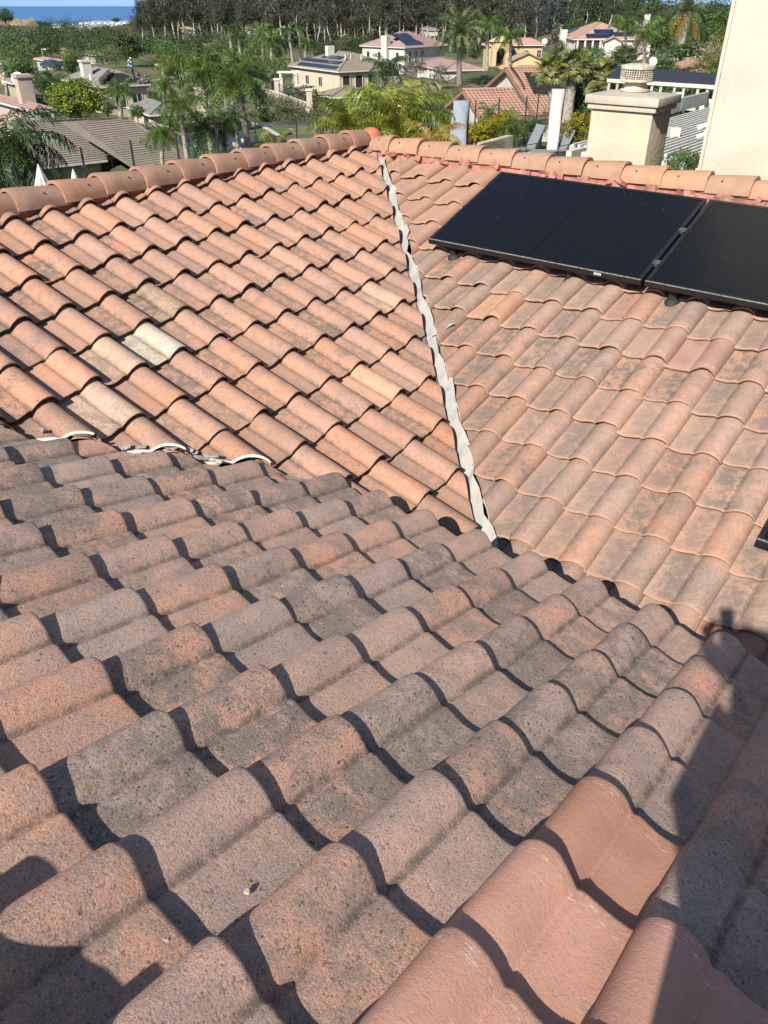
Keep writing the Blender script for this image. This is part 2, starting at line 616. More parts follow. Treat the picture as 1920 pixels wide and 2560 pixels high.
RANGES = {'A': (range(-6, 4), range(-10, 12)), 'B': (range(-6, 9), range(-9, 15)), 'C': (range(-6, 8), range(-9, 16))}
slope_parts = {}
tiles = []       # (size in px, slope, mesh, matrix, colour, label)
for s in 'ABC':
    rks, ris = RANGES[s]
    for k in rks:
        for i in ris:
            spc = SPECIAL.get((s, k, i))
            r = random.Random(hash((ord(s), k * 31, i * 17)))
            O = tile_pos(s, k, i)
            mw = Matrix.Translation(O + Z * r.uniform(-0.003, 0.005)) @ BAS[s] @ Matrix.Translation((r.gauss(0, 0.0025), r.gauss(0, 0.006), 0)) @ Matrix.Rotation(rad(r.gauss(0, 0.75)), 4, 'Z') @ Matrix.Rotation(rad(r.gauss(0, 0.4)), 4, 'X')
            # keep inside the slope
            cs = [mw @ Vector(p) for p in ((0, 0, 0), (0.338, 0, 0), (0, -TL, 0), (0.338, -TL, 0))]
            cuts = []
            drop = False
            for q, (n, c) in enumerate(CUTS[s]):
                if s == 'C' and q == 1 and to_ab((cs[0] + cs[3]) / 2)[1] > -2.75:
                    n, c = (1, 0), 2.45
                d = []
                for p in cs:
                    a, b = to_ab(p)
                    d.append(n[0] * a + n[1] * b - c)
                if max(d) < 0.03:
                    drop = True
                elif min(d) < 0:
                    cuts.append((n, c))
            if drop:
                continue
            if s in 'BC':
                # what lies under the near roof's eave is never seen
                a, b = to_ab(cs[0])
                if (s == 'B' and a < 2.2) or (s == 'C' and (b > -1.35 or a < 0.4)):
                    continue
            me = VAR[s][r.randrange(5)]
            if spc and spc[2] == 'new':
                me = NEWV[r.randrange(4)]
            if cuts:
                me = clip_mesh(me, mw, cuts)
                if me is None:
                    continue
            col = r.choice(PAL[s])
            v = r.uniform(0.92, 1.08)
            col = tuple(c * v for c in col)
            dirt = r.uniform(0.55, 1.0) if s != 'C' else r.uniform(0.45, 0.95)
            if s == 'A' and r.random() < 0.3:
                dirt = 1.15
            lab = None
            if spc:
                col, dirt, _, lab = spc
            q = [to_px(p) for p in cs]
            xs, ys = [p[0] for p in q], [p[1] for p in q]
            inside = max(xs) > 0 and min(xs) < 1920 and max(ys) > 0 and min(ys) < 2560
            size = (max(xs) - min(xs)) * (max(ys) - min(ys)) if inside else 0
            tiles.append((size, s, me, mw, (*col, dirt), lab))
tiles.sort(key=lambda t: -t[0])
for s, nm, lab in (('A', 'roof_slope', 'near slope of greyish weathered tiles'), ('B', 'roof_slope', 'right slope of pinkish tiles carrying the solar panels'), ('C', 'roof_slope', 'left slope of orange tiles')):
    pass
# decks under the tiles
M_DECK = plain('roof_underlay', (0.05, 0.045, 0.042), 0.95, 0.2, 5)
M_FASCIA = plain('fascia_board', (0.35, 0.28, 0.22), 0.8, 0.15, 3)
def deck(name, pts, zf, drop, label):
    """a thick sheet below the tiles"""
    mb = MB()
    top = [fr(a, b, zf(a, b) - drop) for a, b in pts]
    bot = [p - Z * 0.10 for p in top]
    n = len(pts)
    mb.add(top + bot, [tuple(range(n)), tuple(range(2 * n - 1, n - 1, -1))] + [(i, n + i, n + (i + 1) % n, (i + 1) % n) for i in range(n)])
    o = mb.obj(name, M_DECK, house)
    o['label'] = label
    return o
slope_parts['A'] = deck('roof_slope', [(-0.20, -5.69), (2.80, -2.79), (2.80, 6.0), (-0.20, 6.0)], lambda a, b: zA(a), 0.145, 'near slope of greyish weathered tiles with deep shadows under each course')
slope_parts['B'] = deck('roof_slope', [(6.93, -5.55), (6.93, 8.0), (2.2, 8.0), (2.2, -0.82)], lambda a, b: zB(a), 0.075, 'right slope of pinkish tiles that carries the solar panels')
slope_parts['C'] = deck('roof_slope', [(6.93, -5.55), (2.93, -1.55), (2.60, -1.9), (1.75, -3.85), (0.4, -5.2), (0.4, -5.69), (6.93, -5.69)], lambda a, b: zC(b), 0.085, 'left slope of orange tiles between the ridge and the valley')
n_obj = 0
rest = {'A': [], 'B': [], 'C': []}
for size, s, me, mw, col, lab in tiles:
    if size > 0 and n_obj < 300:
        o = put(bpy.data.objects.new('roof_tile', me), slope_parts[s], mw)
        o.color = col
        if lab:
            o['label'] = lab
        n_obj += 1
    else:
        rest[s].append((me, mw, col))
for s in 'ABC':
    bm = bmesh.new()
    for me, mw, col in rest[s]:
        t = me.copy()
        t.transform(mw)
        bm.from_mesh(t)
        bpy.data.meshes.remove(t)
    me = bpy.data.meshes.new('roof_tiles')
    bm.to_mesh(me)
    bm.free()
    for m in ({'A': M_TA, 'B': M_TB, 'C': M_TC}[s], {'A': M_TA, 'B': M_TB, 'C': M_BUTT}[s], M_CUT):
        me.materials.append(m)
    o = put(bpy.data.objects.new('roof_tiles', me), slope_parts[s])
    c = PAL[s][0]
    o.color = (*c, 0.8)
    tag(o, kind='stuff')
print('tiles', n_obj, {k: len(v) for k, v in rest.items()})

def hpart(name, mb, m, parent, smooth=False):
    """a part of the house written in world axes"""
    return mb.obj(name, m, parent, Matrix.Identity(4), smooth)

# ------------------------------------------------------------------ ridge caps, valley metal
def cap_mat():
    m = NT('ridge_cap_terracotta')
    tc = m.n('TexCoord').outputs['Object']
    oi = m.n('ObjectInfo')
    off = m.n('CombineXYZ')
    m.l(m.math('MULTIPLY', oi.outputs['Random'], 40.0), off.inputs[0])
    co = m.vmath('ADD', tc, off.outputs[0])
    n1 = m.noise(co, 9, 4)
    n2 = m.noise(co, 120, 3, 0.7)
    hs = m.n('HueSaturation')
    m.l(oi.outputs['Color'], hs.inputs['Color'])
    m.l(m.remap(n1, 0.3, 0.7, 0.84, 1.12, False), hs.inputs['Value'])
    col = m.mix(m.math('MULTIPLY', m.remap(n1, 0.52, 0.68), 0.55), hs.outputs['Color'], (0.25, 0.18, 0.14))
    col = m.mix(m.math('MULTIPLY', m.remap(n2, 0.38, 0.28), 0.7), col, (0.10, 0.06, 0.045))
    return m.done(col, 0.85, m.bump(n2, 0.4, 0.003), 0.25)
M_CAP = cap_mat()
M_HOLE = plain('nail_hole_dark', (0.02, 0.015, 0.012), 0.9)
M_RED = plain('red_ridge_underlay', (0.42, 0.10, 0.06), 0.8, 0.25, 9)
M_PINK = plain('pink_ridge_mortar', (0.36, 0.16, 0.125), 0.85, 0.2, 14, 0.4, 50)
M_ORANGE = plain('finial_terracotta', (0.40, 0.135, 0.07), 0.6, 0.1, 9, 0.15, 80)

def cap_mesh(w, h, length, seed):
    r = random.Random(seed)
    mb = MB()
    n = 13
    rows = [(0.0, 1.0), (0.004, 1.015), (0.10, 1.0), (0.22, 0.96), (length, 0.86)]
    vs, fs, ms = [], [], []
    def ring(y, k, inset, jit=0.0):
        out = []
        for i in range(n):
            t = math.pi * i / (n - 1)
            c = math.cos(t)
            s = math.sin(t) ** 0.85
            out.append((-(w / 2 * k - inset) * c, y + r.uniform(-jit, jit), (h * k - inset) * s - 0.015 * (1 - s) + 0.02 * (1 - y / length)))
        return out
    rs = [ring(y, k, 0, 0.003 if y == 0 else 0) for y, k in rows] + [ring(length, 0.86, 0.018)] + [ring(0.0, 1.0, 0.02, 0.002)]
    for q in rs:
        vs += q
    R = len(rs)
    for j in range(R):
        for i in range(n - 1):
            a, b = j * n + i, ((j + 1) % R) * n + i
            fs.append((a, b, b + 1, a + 1))
            ms.append(0)
    for i in (0, n - 1):
        ring_i = [j * n + i for j in range(R)]
        fs.append(tuple(ring_i if i else ring_i[::-1]))
        ms.append(0)
    mb.v, mb.f, mb.m = vs, fs, ms
    # the nail hole on the flank that faces the camera and its twin
    for sx in (-1, 1):
        an = rad(42)
        k = 0.955
        p = Vector((sx * w / 2 * k * math.cos(an), 0.235, h * k * math.sin(an) ** 0.85 + 0.006))
        nn = Vector((sx * math.cos(an) / (w / 2), 0, math.sin(an) / h)).normalized()
        s = nn.cross(Vector((0, 1, 0))).normalized()
        mb.add([p + nn * 0.004 + (s * math.cos(q) + Vector((0, 1, 0)) * math.sin(q)) * 0.008 for q in [i * math.pi / 4 for i in range(8)]], [tuple(range(8)) if sx > 0 else tuple(range(8))], 1)
    me = mb.mesh('ridge_cap', [M_CAP, M_HOLE])
    me.polygons.foreach_set('use_smooth', [True] * len(me.polygons))
    try:
        me.set_sharp_from_angle(angle=rad(45))
    except Exception:
        pass
    return me

CAPC = [cap_mesh(0.27, 0.122, 0.42, i) for i in range(3)]
CAPB = [cap_mesh(0.26, 0.115, 0.42, 9 + i) for i in range(3)]
CAP_COL = [(0.29, 0.160, 0.105), (0.265, 0.150, 0.100), (0.30, 0.162, 0.102), (0.26, 0.152, 0.108)]
def rz_basis(d):
    """local y along the horizontal direction d"""
    x = d.cross(Z).normalized()
    m = Matrix.Identity(4)
    for i, c in enumerate((x, d, Z)):
        m[0][i], m[1][i], m[2][i] = c.x, c.y, c.z
    return m
for i in range(-7, 11):
    r = random.Random(100 + i)
    o = put(bpy.data.objects.new('ridge_cap', CAPC[i % 3]), house, Matrix.Translation(fr(2.94 + 0.367 * i, RIDGE_C + r.uniform(-.008, .008), -1.262)) @ rz_basis(V) @ Matrix.Rotation(rad(r.gauss(0, 1.0)), 4, 'Z'))
    o.color = (*r.choice(CAP_COL), 1)
for i in range(0, 20):
    r = random.Random(200 + i)
    o = put(bpy.data.objects.new('ridge_cap', CAPB[i % 3]), house, Matrix.Translation(fr(RIDGE_B + r.uniform(-.008, .008), -5.28 + 0.355 * i, -1.297)) @ rz_basis(U) @ Matrix.Rotation(rad(r.gauss(0, 1.0)), 4, 'Z') @ Matrix.Scale(0.62 if i == 0 else 1, 4, (0, 1, 0)))
    c = r.choice(CAP_COL)
    o.color = (c[0] * 1.12, c[1] * 1.15, c[2] * 1.1, 1)
for i in range(-14, 15):
    r = random.Random(300 + i)
    o = put(bpy.data.objects.new('ridge_cap', CAPB[i % 3]), house, Matrix.Translation(fr(RIDGE_A, 0.36 * i, zA(RIDGE_A) - 0.02)) @ rz_basis(-U))
    o.color = (*r.choice(CAP_COL), 1)
mb = MB()
mb.beam(fr(0.2, RIDGE_C + 0.02, -1.33), fr(6.95, RIDGE_C + 0.02, -1.33), 0.15, 0.20)
hpart('ridge_underlay', mb, M_RED, house)
mb = MB()
mb.beam(fr(RIDGE_B - 0.02, -5.6, -1.36), fr(RIDGE_B - 0.02, 2.0, -1.36), 0.16, 0.22)
rr = random.Random(5)
for i in range(24):
    b = -2.737 + TW * (i - 9) - 0.03
    for q in range(4):
        c = fr(RIDGE_B - 0.105 + rr.uniform(-.02, .015), b - 0.02 + rr.uniform(-.12, .05), -1.325 + rr.uniform(-.02, .025))
        mb.box(c, (rr.uniform(.05, .09), rr.uniform(.04, .08), rr.uniform(.03, .06)), Euler((rr.uniform(-.5, .5), rr.uniform(-.5, .5), rr.uniform(0, 3))).to_matrix())
hpart('ridge_mortar', mb, M_PINK, house)
mb = MB()
mb.beam(fr(RIDGE_A, -6, -1.30), fr(RIDGE_A, 6, -1.30), 0.16, 0.22)
hpart('ridge_mortar', mb, M_PINK, house)
mb = MB()
mb.lathe(fr(6.97, -5.64, -1.30), [(0.128, 0), (0.130, 0.05), (0.122, 0.09), (0.102, 0.130), (0.073, 0.160), (0.035, 0.176), (0.004, 0.180)], 20)
auto_smooth(hpart('finial', mb, M_ORANGE, house))
# back slopes of the two far ridges, out of sight from here
mb = MB()
for q in ([(6.93, -5.69, -1.42), (10.6, -9.4, -2.65), (10.6, 8, -2.65), (6.93, 8, -1.42)], [(6.93, -5.69, -1.42), (0.0, -5.69, -1.42), (-3.0, -9.4, -2.65), (10.6, -9.4, -2.65)], [(-0.20, -6, -1.40), (-0.20, 6, -1.40), (-4, 6, -2.75), (-4, -6, -2.75)]):
    top = [fr(*p) for p in q]
    mb.add(top + [p - Z * 0.1 for p in top], [(0, 1, 2, 3), (7, 6, 5, 4)] + [(i, 4 + i, 4 + (i + 1) % 4, (i + 1) % 4) for i in range(4)])
back = hpart('back_roof', mb, plain('back_roof_tile', (0.42, 0.25, 0.18), 0.9, 0.2, 5, 0.4, 20), house)
# walls under the eaves
mb = MB()
for (a0, b0, a1, b1) in ((-3.6, -9.0, 10.2, -9.0), (10.2, -9.0, 10.2, 7.6), (-3.6, -9.0, -3.6, 6)):
    mb.beam(fr(a0, b0, -4.05), fr(a1, b1, -4.05), 0.25, 2.7)
def stucco(name, col, scale, bump_s, bdist):
    """troweled stucco with faint streaks and patches"""
    m = NT(name)
    tc = m.n('TexCoord').outputs['Object']
    mp = m.n('Mapping')
    mp.inputs['Scale'].default_value = (9, 9, 0.7)
    m.l(tc, mp.inputs['Vector'])
    st = m.noise(mp.outputs[0], 1.0, 4, 0.6)
    n1 = m.noise(tc, 2.2, 5, 0.6)
    n2 = m.noise(tc, scale, 5, 0.65)
    n3 = m.noise(tc, scale * 0.25, 3, 0.6, 1.5)
    c = m.mix(m.remap(n1, .35, .65), tuple(x * .90 for x in col), tuple(x * 1.05 for x in col))
    c = m.mix(m.math('MULTIPLY', m.remap(st, .56, .70), .22), c, tuple(x * .66 for x in col))
    c = m.mix(m.math('MULTIPLY', m.remap(n2, .60, .72), .25), c, tuple(x * .62 for x in col))
    nb = m.bump(n2, bump_s, bdist)
    nb = m.bump(n3, bump_s * .8, bdist * 2, nb)
    return m.done(c, 0.9, nb, 0.2)
M_STUCCO = stucco('cream_stucco', (0.41, 0.355, 0.262), 34, 0.5, 0.010)
M_STUCCO2 = stucco('pale_cream_stucco', (0.42, 0.385, 0.302), 30, 0.28, 0.008)
hpart('house_wall', mb, M_STUCCO, house)
# eave board of the near slope
mb = MB()
mb.beam(fr(2.83, -2.70, zA(2.83) - 0.17), fr(2.83, 6.0, zA(2.83) - 0.17), 0.03, 0.14)
hpart('fascia_board', mb, M_FASCIA, house)

def metal_mat():
    m = NT('white_painted_flashing')
    tc = m.n('TexCoord').outputs['Object']
    n1 = m.noise(tc, 7, 4)
    n2 = m.noise(tc, 30, 4, 0.7)
    c = m.mix(m.remap(n1, 0.45, 0.7), (0.33, 0.31, 0.275), (0.25, 0.255, 0.245))
    c = m.mix(m.math('MULTIPLY', m.remap(n2, 0.60, 0.70), 0.8), c, (0.32, 0.19, 0.12))
    return m.done(c, 0.55, m.bump(n1, 0.4, 0.02), 0.4)
M_FLASH = metal_mat()
M_RUST = plain('rusty_rib', (0.20, 0.13, 0.09), 0.8, 0.3, 30)
def valley(name, pts, side_a, side_b, za, zb, wa, wb, r, rib=True):
    """open valley metal: two flanges along a line with torn wavy edges, a rib in the middle"""
    mb = MB()
    n = len(pts)
    vs = []
    for j, (a, b) in enumerate(pts):
        ja = r.uniform(-0.008, 0.008)
        jb = r.uniform(-0.012, 0.012) + 0.016 * math.sin(j * 0.9) + (r.uniform(-0.035, 0.01) if r.random() < 0.25 else 0)
        pa = (a + side_a[0] * (wa + ja), b + side_a[1] * (wa + ja))
        pb = (a + side_b[0] * (wb + jb), b + side_b[1] * (wb + jb))
        c = fr(a, b, (za(a, b) + zb(a, b)) / 2 - 0.03)
        ea = fr(*pa, za(*pa) + 0.002 + r.uniform(-.004, .006))
        eb = fr(*pb, zb(*pb) + 0.004 + r.uniform(-.004, .008))
        vs += [ea, c, eb, ea - Z * 0.004, c - Z * 0.004, eb - Z * 0.004]
    fs = []
    for j in range(n - 1):
        k = 6 * j
        fs += [(k, k + 1, k + 7, k + 6), (k + 1, k + 2, k + 8, k + 7), (k + 10, k + 4, k + 3, k + 9), (k + 11, k + 5, k + 4, k + 10), (k + 2, k + 5, k + 11, k + 8), (k + 3, k, k + 6, k + 9)]
    mb.add(vs, fs)
    o = hpart(name, mb, M_FLASH, house)
    if rib:
        mb = MB()
        for j in range(n - 1):
            p = fr(*pts[j], (za(*pts[j]) + zb(*pts[j])) / 2 - 0.016)
            q = fr(*pts[j + 1], (za(*pts[j + 1]) + zb(*pts[j + 1])) / 2 - 0.016)
            mb.beam(p, q, 0.007, 0.030)
        part('valley_rib', mb, M_RUST, o)
    return o
rv = random.Random(3)
vp = [(3.0 + 3.82 * j / 52, 1.379 - (3.0 + 3.82 * j / 52)) for j in range(53)]
fl = valley('valley_flashing', vp, (-0.7071, -0.7071), (0.7071, 0.7071), lambda a, b: zC(b) - 0.055, lambda a, b: zB(a) - 0.004, 0.05, 0.072, rv)
fl['label'] = 'white painted valley flashing with torn edges and a brown centre rib'
# bent tabs of the same metal that lap the tiles
for a, w in ((4.62, 0.10),):
    mb = MB()
    b = 1.379 - a + 0.10
    p = [fr(a - .05, b - .0, zB(a - .05) + .005), fr(a + .06, b - .05, zB(a + .06) + .01), fr(a + .05 + w * .5, b + w, zB(a + .05 + w * .5) + .035), fr(a - .03, b + w * .6, zB(a - .03) + .03)]
    mb.add(p + [q - Z * .003 for q in p], [(0, 1, 2, 3), (7, 6, 5, 4), (0, 4, 5, 1), (1, 5, 6, 2), (2, 6, 7, 3), (3, 7, 4, 0)])
    part('flashing_tab', mb, M_FLASH, fl)
vq = [(0.5 + 2.6 * j / 30, -5.592 + 0.5 + 2.6 * j / 30) for j in range(31)]
fl2 = valley('valley_flashing', vq, (0.7071, -0.7071), (-0.7071, 0.7071), lambda a, b: zC(b) - 0.06, lambda a, b: zA(a) - 0.14, 0.06, 0.12, rv, False)

# crumbled pale bedding where the left slope's tiles were cut along the near roof
M_BED = plain('pale_crumbled_mortar', (0.30, 0.275, 0.24), 0.95, 0.2, 30, 0.5, 60)
mb = MB()
rb = random.Random(8)
for i in range(38):
    a = rb.uniform(1.35, 2.55)
    q = fr(a + rb.uniform(-.03, .05), -5.592 + a + 0.10 + rb.uniform(-.05, .06), zC(-5.592 + a + .1) + rb.uniform(-.05, .015))
    mb.box(q, (rb.uniform(.03, .09), rb.uniform(.012, .03), rb.uniform(.004, .012)), Euler((rb.uniform(-.5, .5), rb.uniform(-.5, .5), rad(-8) + rb.uniform(-.5, .5))).to_matrix())
tag(hpart('crumbled_mortar', mb, M_BED, house), kind='stuff')

# ------------------------------------------------------------------ chimney and tall wall
ch_c = fr(8.5, -3.255, 0)
ZT = -0.965
x0, x1 = -3.92, -3.255
a0, a1 = 8.5, 9.0
def prism(mb, b0, b1, a0, a1, z0, z1, mi=0):
    vs = [fr(a, b, z) for z in (z0, z1) for a, b in ((a0, b0), (a0, b1), (a1, b1), (a1, b0))]
    return mb.add(vs, [(3, 2, 1, 0)[::-1], (4, 5, 6, 7)[::-1], (0, 1, 5, 4)[::-1], (1, 2, 6, 5)[::-1], (2, 3, 7, 6)[::-1], (3, 0, 4, 7)[::-1]], mi)
def solid(name, boxes, m, parent, bev=0.012):
    mb = MB()
    for bx in boxes:
        prism(mb, *bx)
    me = mb.mesh(name, m)
    bm = bmesh.new()
    bm.from_mesh(me)
    bmesh.ops.recalc_face_normals(bm, faces=bm.faces)
    if bev:
        bmesh.ops.bevel(bm, geom=bm.edges[:], offset=bev, segments=2, profile=0.6, affect='EDGES')
    bm.to_mesh(me)
    bm.free()
    o = put(bpy.data.objects.new(name, me), parent)
    auto_smooth(o, 50)
    return o
chim = solid('chimney', [(x0, x1, a0, a1, -2.6, ZT)], M_STUCCO, house, 0.014)
chim['label'] = 'cream stucco chimney behind the right ridge with round metal spark arrestor'
M_CAPST = plain('chimney_cap_concrete', (0.38, 0.335, 0.265), 0.85, 0.1, 4, 0.2, 40)
solid('chimney_band', [(x0 - .035, x1 + .035, a0 - .035, a1 + .035, ZT + 0.002, ZT + 0.055)], M_STUCCO, chim, 0.012)
solid('chimney_slab', [(x0 - .06, x1 + .06, a0 - .06, a1 + .06, ZT + 0.057, ZT + 0.135)], M_CAPST, chim, 0.008)
mb = MB()
zt = ZT + 0.136
vs = [fr(a, b, zt) for a, b in ((a0 - .05, x0 - .05), (a0 - .05, x1 + .05), (a1 + .05, x1 + .05), (a1 + .05, x0 - .05))] + [fr(a, b, zt + 0.022) for a, b in ((a0 + .12, x0 + .2), (a0 + .12, x1 - .2), (a1 - .12, x1 - .2), (a1 - .12, x0 + .2))]
mb.add(vs, [(0, 4, 5, 1), (1, 5, 6, 2), (2, 6, 7, 3), (3, 7, 4, 0), (4, 7, 6, 5), (0, 1, 2, 3)])
part('chimney_wash', mb, M_CAPST, chim)
M_FLUE = plain('flue_metal', (0.55, 0.44, 0.36), 0.6, 0.15, 12, metal=0.2)
M_ARR = plain('arrestor_metal', (0.50, 0.45, 0.34), 0.65, 0.2, 30, metal=0.1)
M_BLACK = plain('dark_inside', (0.03, 0.028, 0.025), 0.9)
fc = fr(8.75, -3.585, zt + 0.012)
mb = MB()
mb.lathe(fc, [(0.125, 0), (0.150, 0.018), (0.150, 0.030), (0.118, 0.040), (0.112, 0.045), (0.106, 0.105), (0.12, 0.11)], 24)
auto_smooth(part('flue', mb, M_FLUE, chim), 30)
fa = fc + Z * 0.100
mb = MB()
mb.lathe(fa, [(0.158, 0), (0.165, 0.004), (0.165, 0.024), (0.158, 0.028)], 32)
mb.lathe(fa, [(0.170, 0.116), (0.170, 0.138), (0.162, 0.145), (0.10, 0.158), (0.01, 0.162)], 32)
for i in range(40):
    an = 2 * math.pi * i / 40
    p = fa + Vector((0.161 * math.cos(an), 0.161 * math.sin(an), 0.018))
    mb.box(p + Z * 0.050, (0.006, 0.006, 0.105), Matrix.Rotation(an, 3, 'Z'))
for zz in (0.040, 0.058, 0.077, 0.096):
    ring = [fa + Vector((0.162 * math.cos(t), 0.162 * math.sin(t), zz)) for t in [2 * math.pi * k / 32 for k in range(33)]]
    mb.tube(ring, 0.0035, 4, caps=False)
sa = part('spark_arrestor', mb, M_ARR, chim)
mb = MB()
mb.lathe(fa, [(0.12, 0.01), (0.12, 0.12)], 20)
part('arrestor_core', mb, plain('arrestor_core', (0.16, 0.12, 0.09), 0.9), sa)
mb = MB()
mb.tube([fa + Vector((0.13, -0.07, 0.14)), fa + Vector((0.13, -0.07, 0.17))], 0.006, 6)
part('bolt', mb, M_ARR, sa)

wallp = solid('upper_wall', [(-2.37, 3.5, 7.5, 11.0, -3.0, 1.4)], M_STUCCO2, house, 0.02)
wallp['label'] = 'tall pale cream stucco wall of the upper storey at the right edge'
# slim corner trim
solid('corner_bead', [(-2.385, -2.355, 7.482, 7.530, -3.0, 1.38)], M_STUCCO2, wallp, 0.008)

# ------------------------------------------------------------------ solar panels on the right slope
def panel_mat():
    m = NT('black_solar_cells')
    tc = m.n('TexCoord').outputs['Object']
    sp = m.n('SeparateXYZ')
    m.l(tc, sp.inputs[0])
    ln = m.math('FRACT', m.math('MULTIPLY', sp.outputs[1], 1 / 0.0285))
    line = m.math('MULTIPLY', m.remap(m.math('ABSOLUTE', m.math('SUBTRACT', ln, 0.5)), 0.06, 0.03, 0, 1), 0.55)
    cx = m.math('FRACT', m.math('MULTIPLY', sp.outputs[0], 1 / 0.0915))
    seam = m.math('MULTIPLY', m.remap(m.math('ABSOLUTE', m.math('SUBTRACT', cx, 0.5)), 0.475, 0.49), 0.35)
    col = m.mix(line, (0.0035, 0.004, 0.006), (0.040, 0.042, 0.050))
    mid = m.remap(m.math('ABSOLUTE', sp.outputs[0]), 0.012, 0.006)
    col = m.mix(m.math('MULTIPLY', mid, 0.5), col, (0.002, 0.002, 0.003))
    dust = m.noise(tc, 75, 2, 0.5)
    col = m.mix(m.remap(dust, 0.735, 0.79), col, (0.38, 0.36, 0.34))
    n1 = m.noise(tc, 3, 4)
    nd = m.n('BsdfPrincipled')
    return m.done(col, m.remap(n1, 0.3, 0.7, 0.28, 0.40, False), None, 0.12)
M_CELL = panel_mat()
M_FRAME = plain('black_panel_frame', (0.010, 0.010, 0.011), 0.45, 0.1, 8, spec=0.4)
M_ALU = plain('alu_clamp', (0.22, 0.22, 0.22), 0.4, 0.1, 20, metal=0.8)
M_LBL = plain('white_sticker', (0.5, 0.5, 0.52), 0.6, 0.02)
M_RUB = plain('black_rubber_boot', (0.02, 0.02, 0.021), 0.7)
def hB(a, h):
    return zB(a) + h
PW, PL = 1.83, 1.16
def solar_panel(b0, a_low, label, clamps=True, sticker=True, group='solar panels on the right slope'):
    """b0 left edge, a_low lower edge"""
    ctr = fr(a_low + PL * cS / 2, b0 + PW / 2, hB(a_low + PL * cS / 2, 0.15))
    X, Y = -U, V * cS + Z * sS          # right along the eave, up the slope
    m = Matrix.Identity(4)
    for i, c in enumerate((X, Y, X.cross(Y))):
        m[0][i], m[1][i], m[2][i] = c.x, c.y, c.z
    m = Matrix.Translation(ctr) @ m
    root = bpy.data.objects.new('solar_panel', None)
    put(root, None, m)
    tag(root, label, 'solar panel', group)
    t = 0.028
    mb = MB()
    for sx in (-1, 1):
        mb.box((sx * (PW - t) / 2, 0, -0.018), (t, PL, 0.040))
    for sy in (-1, 1):
        mb.box((0, sy * (PL - t) / 2, -0.018), (PW - 2 * t, t, 0.040))
    part('frame', mb, M_FRAME, root)
    # dusty bottom lip
    mb = MB()
    mb.box((0, -PL / 2 + 0.006, 0.003), (PW - .01, 0.010, 0.002))
    part('frame_lip', mb, plain('dusty_frame_lip', (0.20, 0.19, 0.15), 0.8, 0.3, 40), root)
    mb = MB()
    mb.box((0, 0, -0.006), (PW - 2 * t, PL - 2 * t, 0.012))
    part('glass', mb, M_CELL, root)
    if sticker:
        mb = MB()
        mb.box((PW * 0.32, -PL / 2 - 0.001, -0.014), (0.055, 0.002, 0.018))
        st = part('sticker', mb, M_LBL, root)
        mb = MB()
        for k in range(7):
            mb.box((PW * 0.32 - 0.016 + k * 0.0055, -PL / 2 - 0.0025, -0.014), (0.003, 0.001, 0.006))
        part('barcode', mb, M_FRAME, st)
    for fx in (-PW * 0.40, PW * 0.18):
        mb = MB()
        q = Vector((fx, -PL / 2 + 0.07, 0))
        mb.lathe(q + Vector((0, 0, -0.20)), [(0.055, 0), (0.055, 0.03), (0.03, 0.06), (0.028, 0.155)], 14)
        part('mounting_foot', mb, M_RUB, root)
    mb = MB()
    for fy in (-PL * 0.32, PL * 0.32):
        mb.box((0, fy, -0.055), (PW * 0.98, 0.035, 0.03))
    part('rail', mb, M_FRAME, root)
    if clamps:
        for fy in (-PL * 0.30, 0.10):
            mb = MB()
            mb.box((PW / 2 + 0.012, fy, 0.0), (0.022, 0.05, 0.02))
            mb.box((PW / 2 + 0.012, fy, 0.012), (0.05, 0.045, 0.006))
            mb.lathe((PW / 2 + 0.012, fy, 0.015), [(0.009, 0), (0.009, 0.01)], 8)
            part('clamp', mb, M_ALU, root)
    return root
solar_panel(-3.788, 5.418, 'whole black solar panel lying nearest the white roof valley')
solar_panel(-1.933, 5.418, 'second black solar panel cut by the right edge of the photo, top row', False, False)
solar_panel(-0.500, 3.640, 'black solar panel of which only a corner shows, lower right', False, False)

# ================================================================== VEGETATION AND HOUSE BUILDERS
ANCH = []      # known ground heights, the terrain passes through them

def anchor(P):
    ANCH.append((P.x, P.y, P.z))

def leaf_quads(mb, c, size, r, n_dir=None, mi=0, asp=0.55):
    d = Vector((r.gauss(0, 1), r.gauss(0, 1), r.gauss(0, 0.7)))
    if n_dir is not None:
        d = d + n_dir * 1.1
    d.normalize()
    s = d.orthogonal().normalized()
    s = Matrix.Rotation(r.random() * 6.283, 3, d) @ s
    t = d.cross(s)
    a = size * r.uniform(0.7, 1.3)
    b = a * asp
    mb.add([c - s * a, c + t * b * 0.9, c + s * a, c - t * b * 0.9], [(0, 1, 2, 3)], mi)

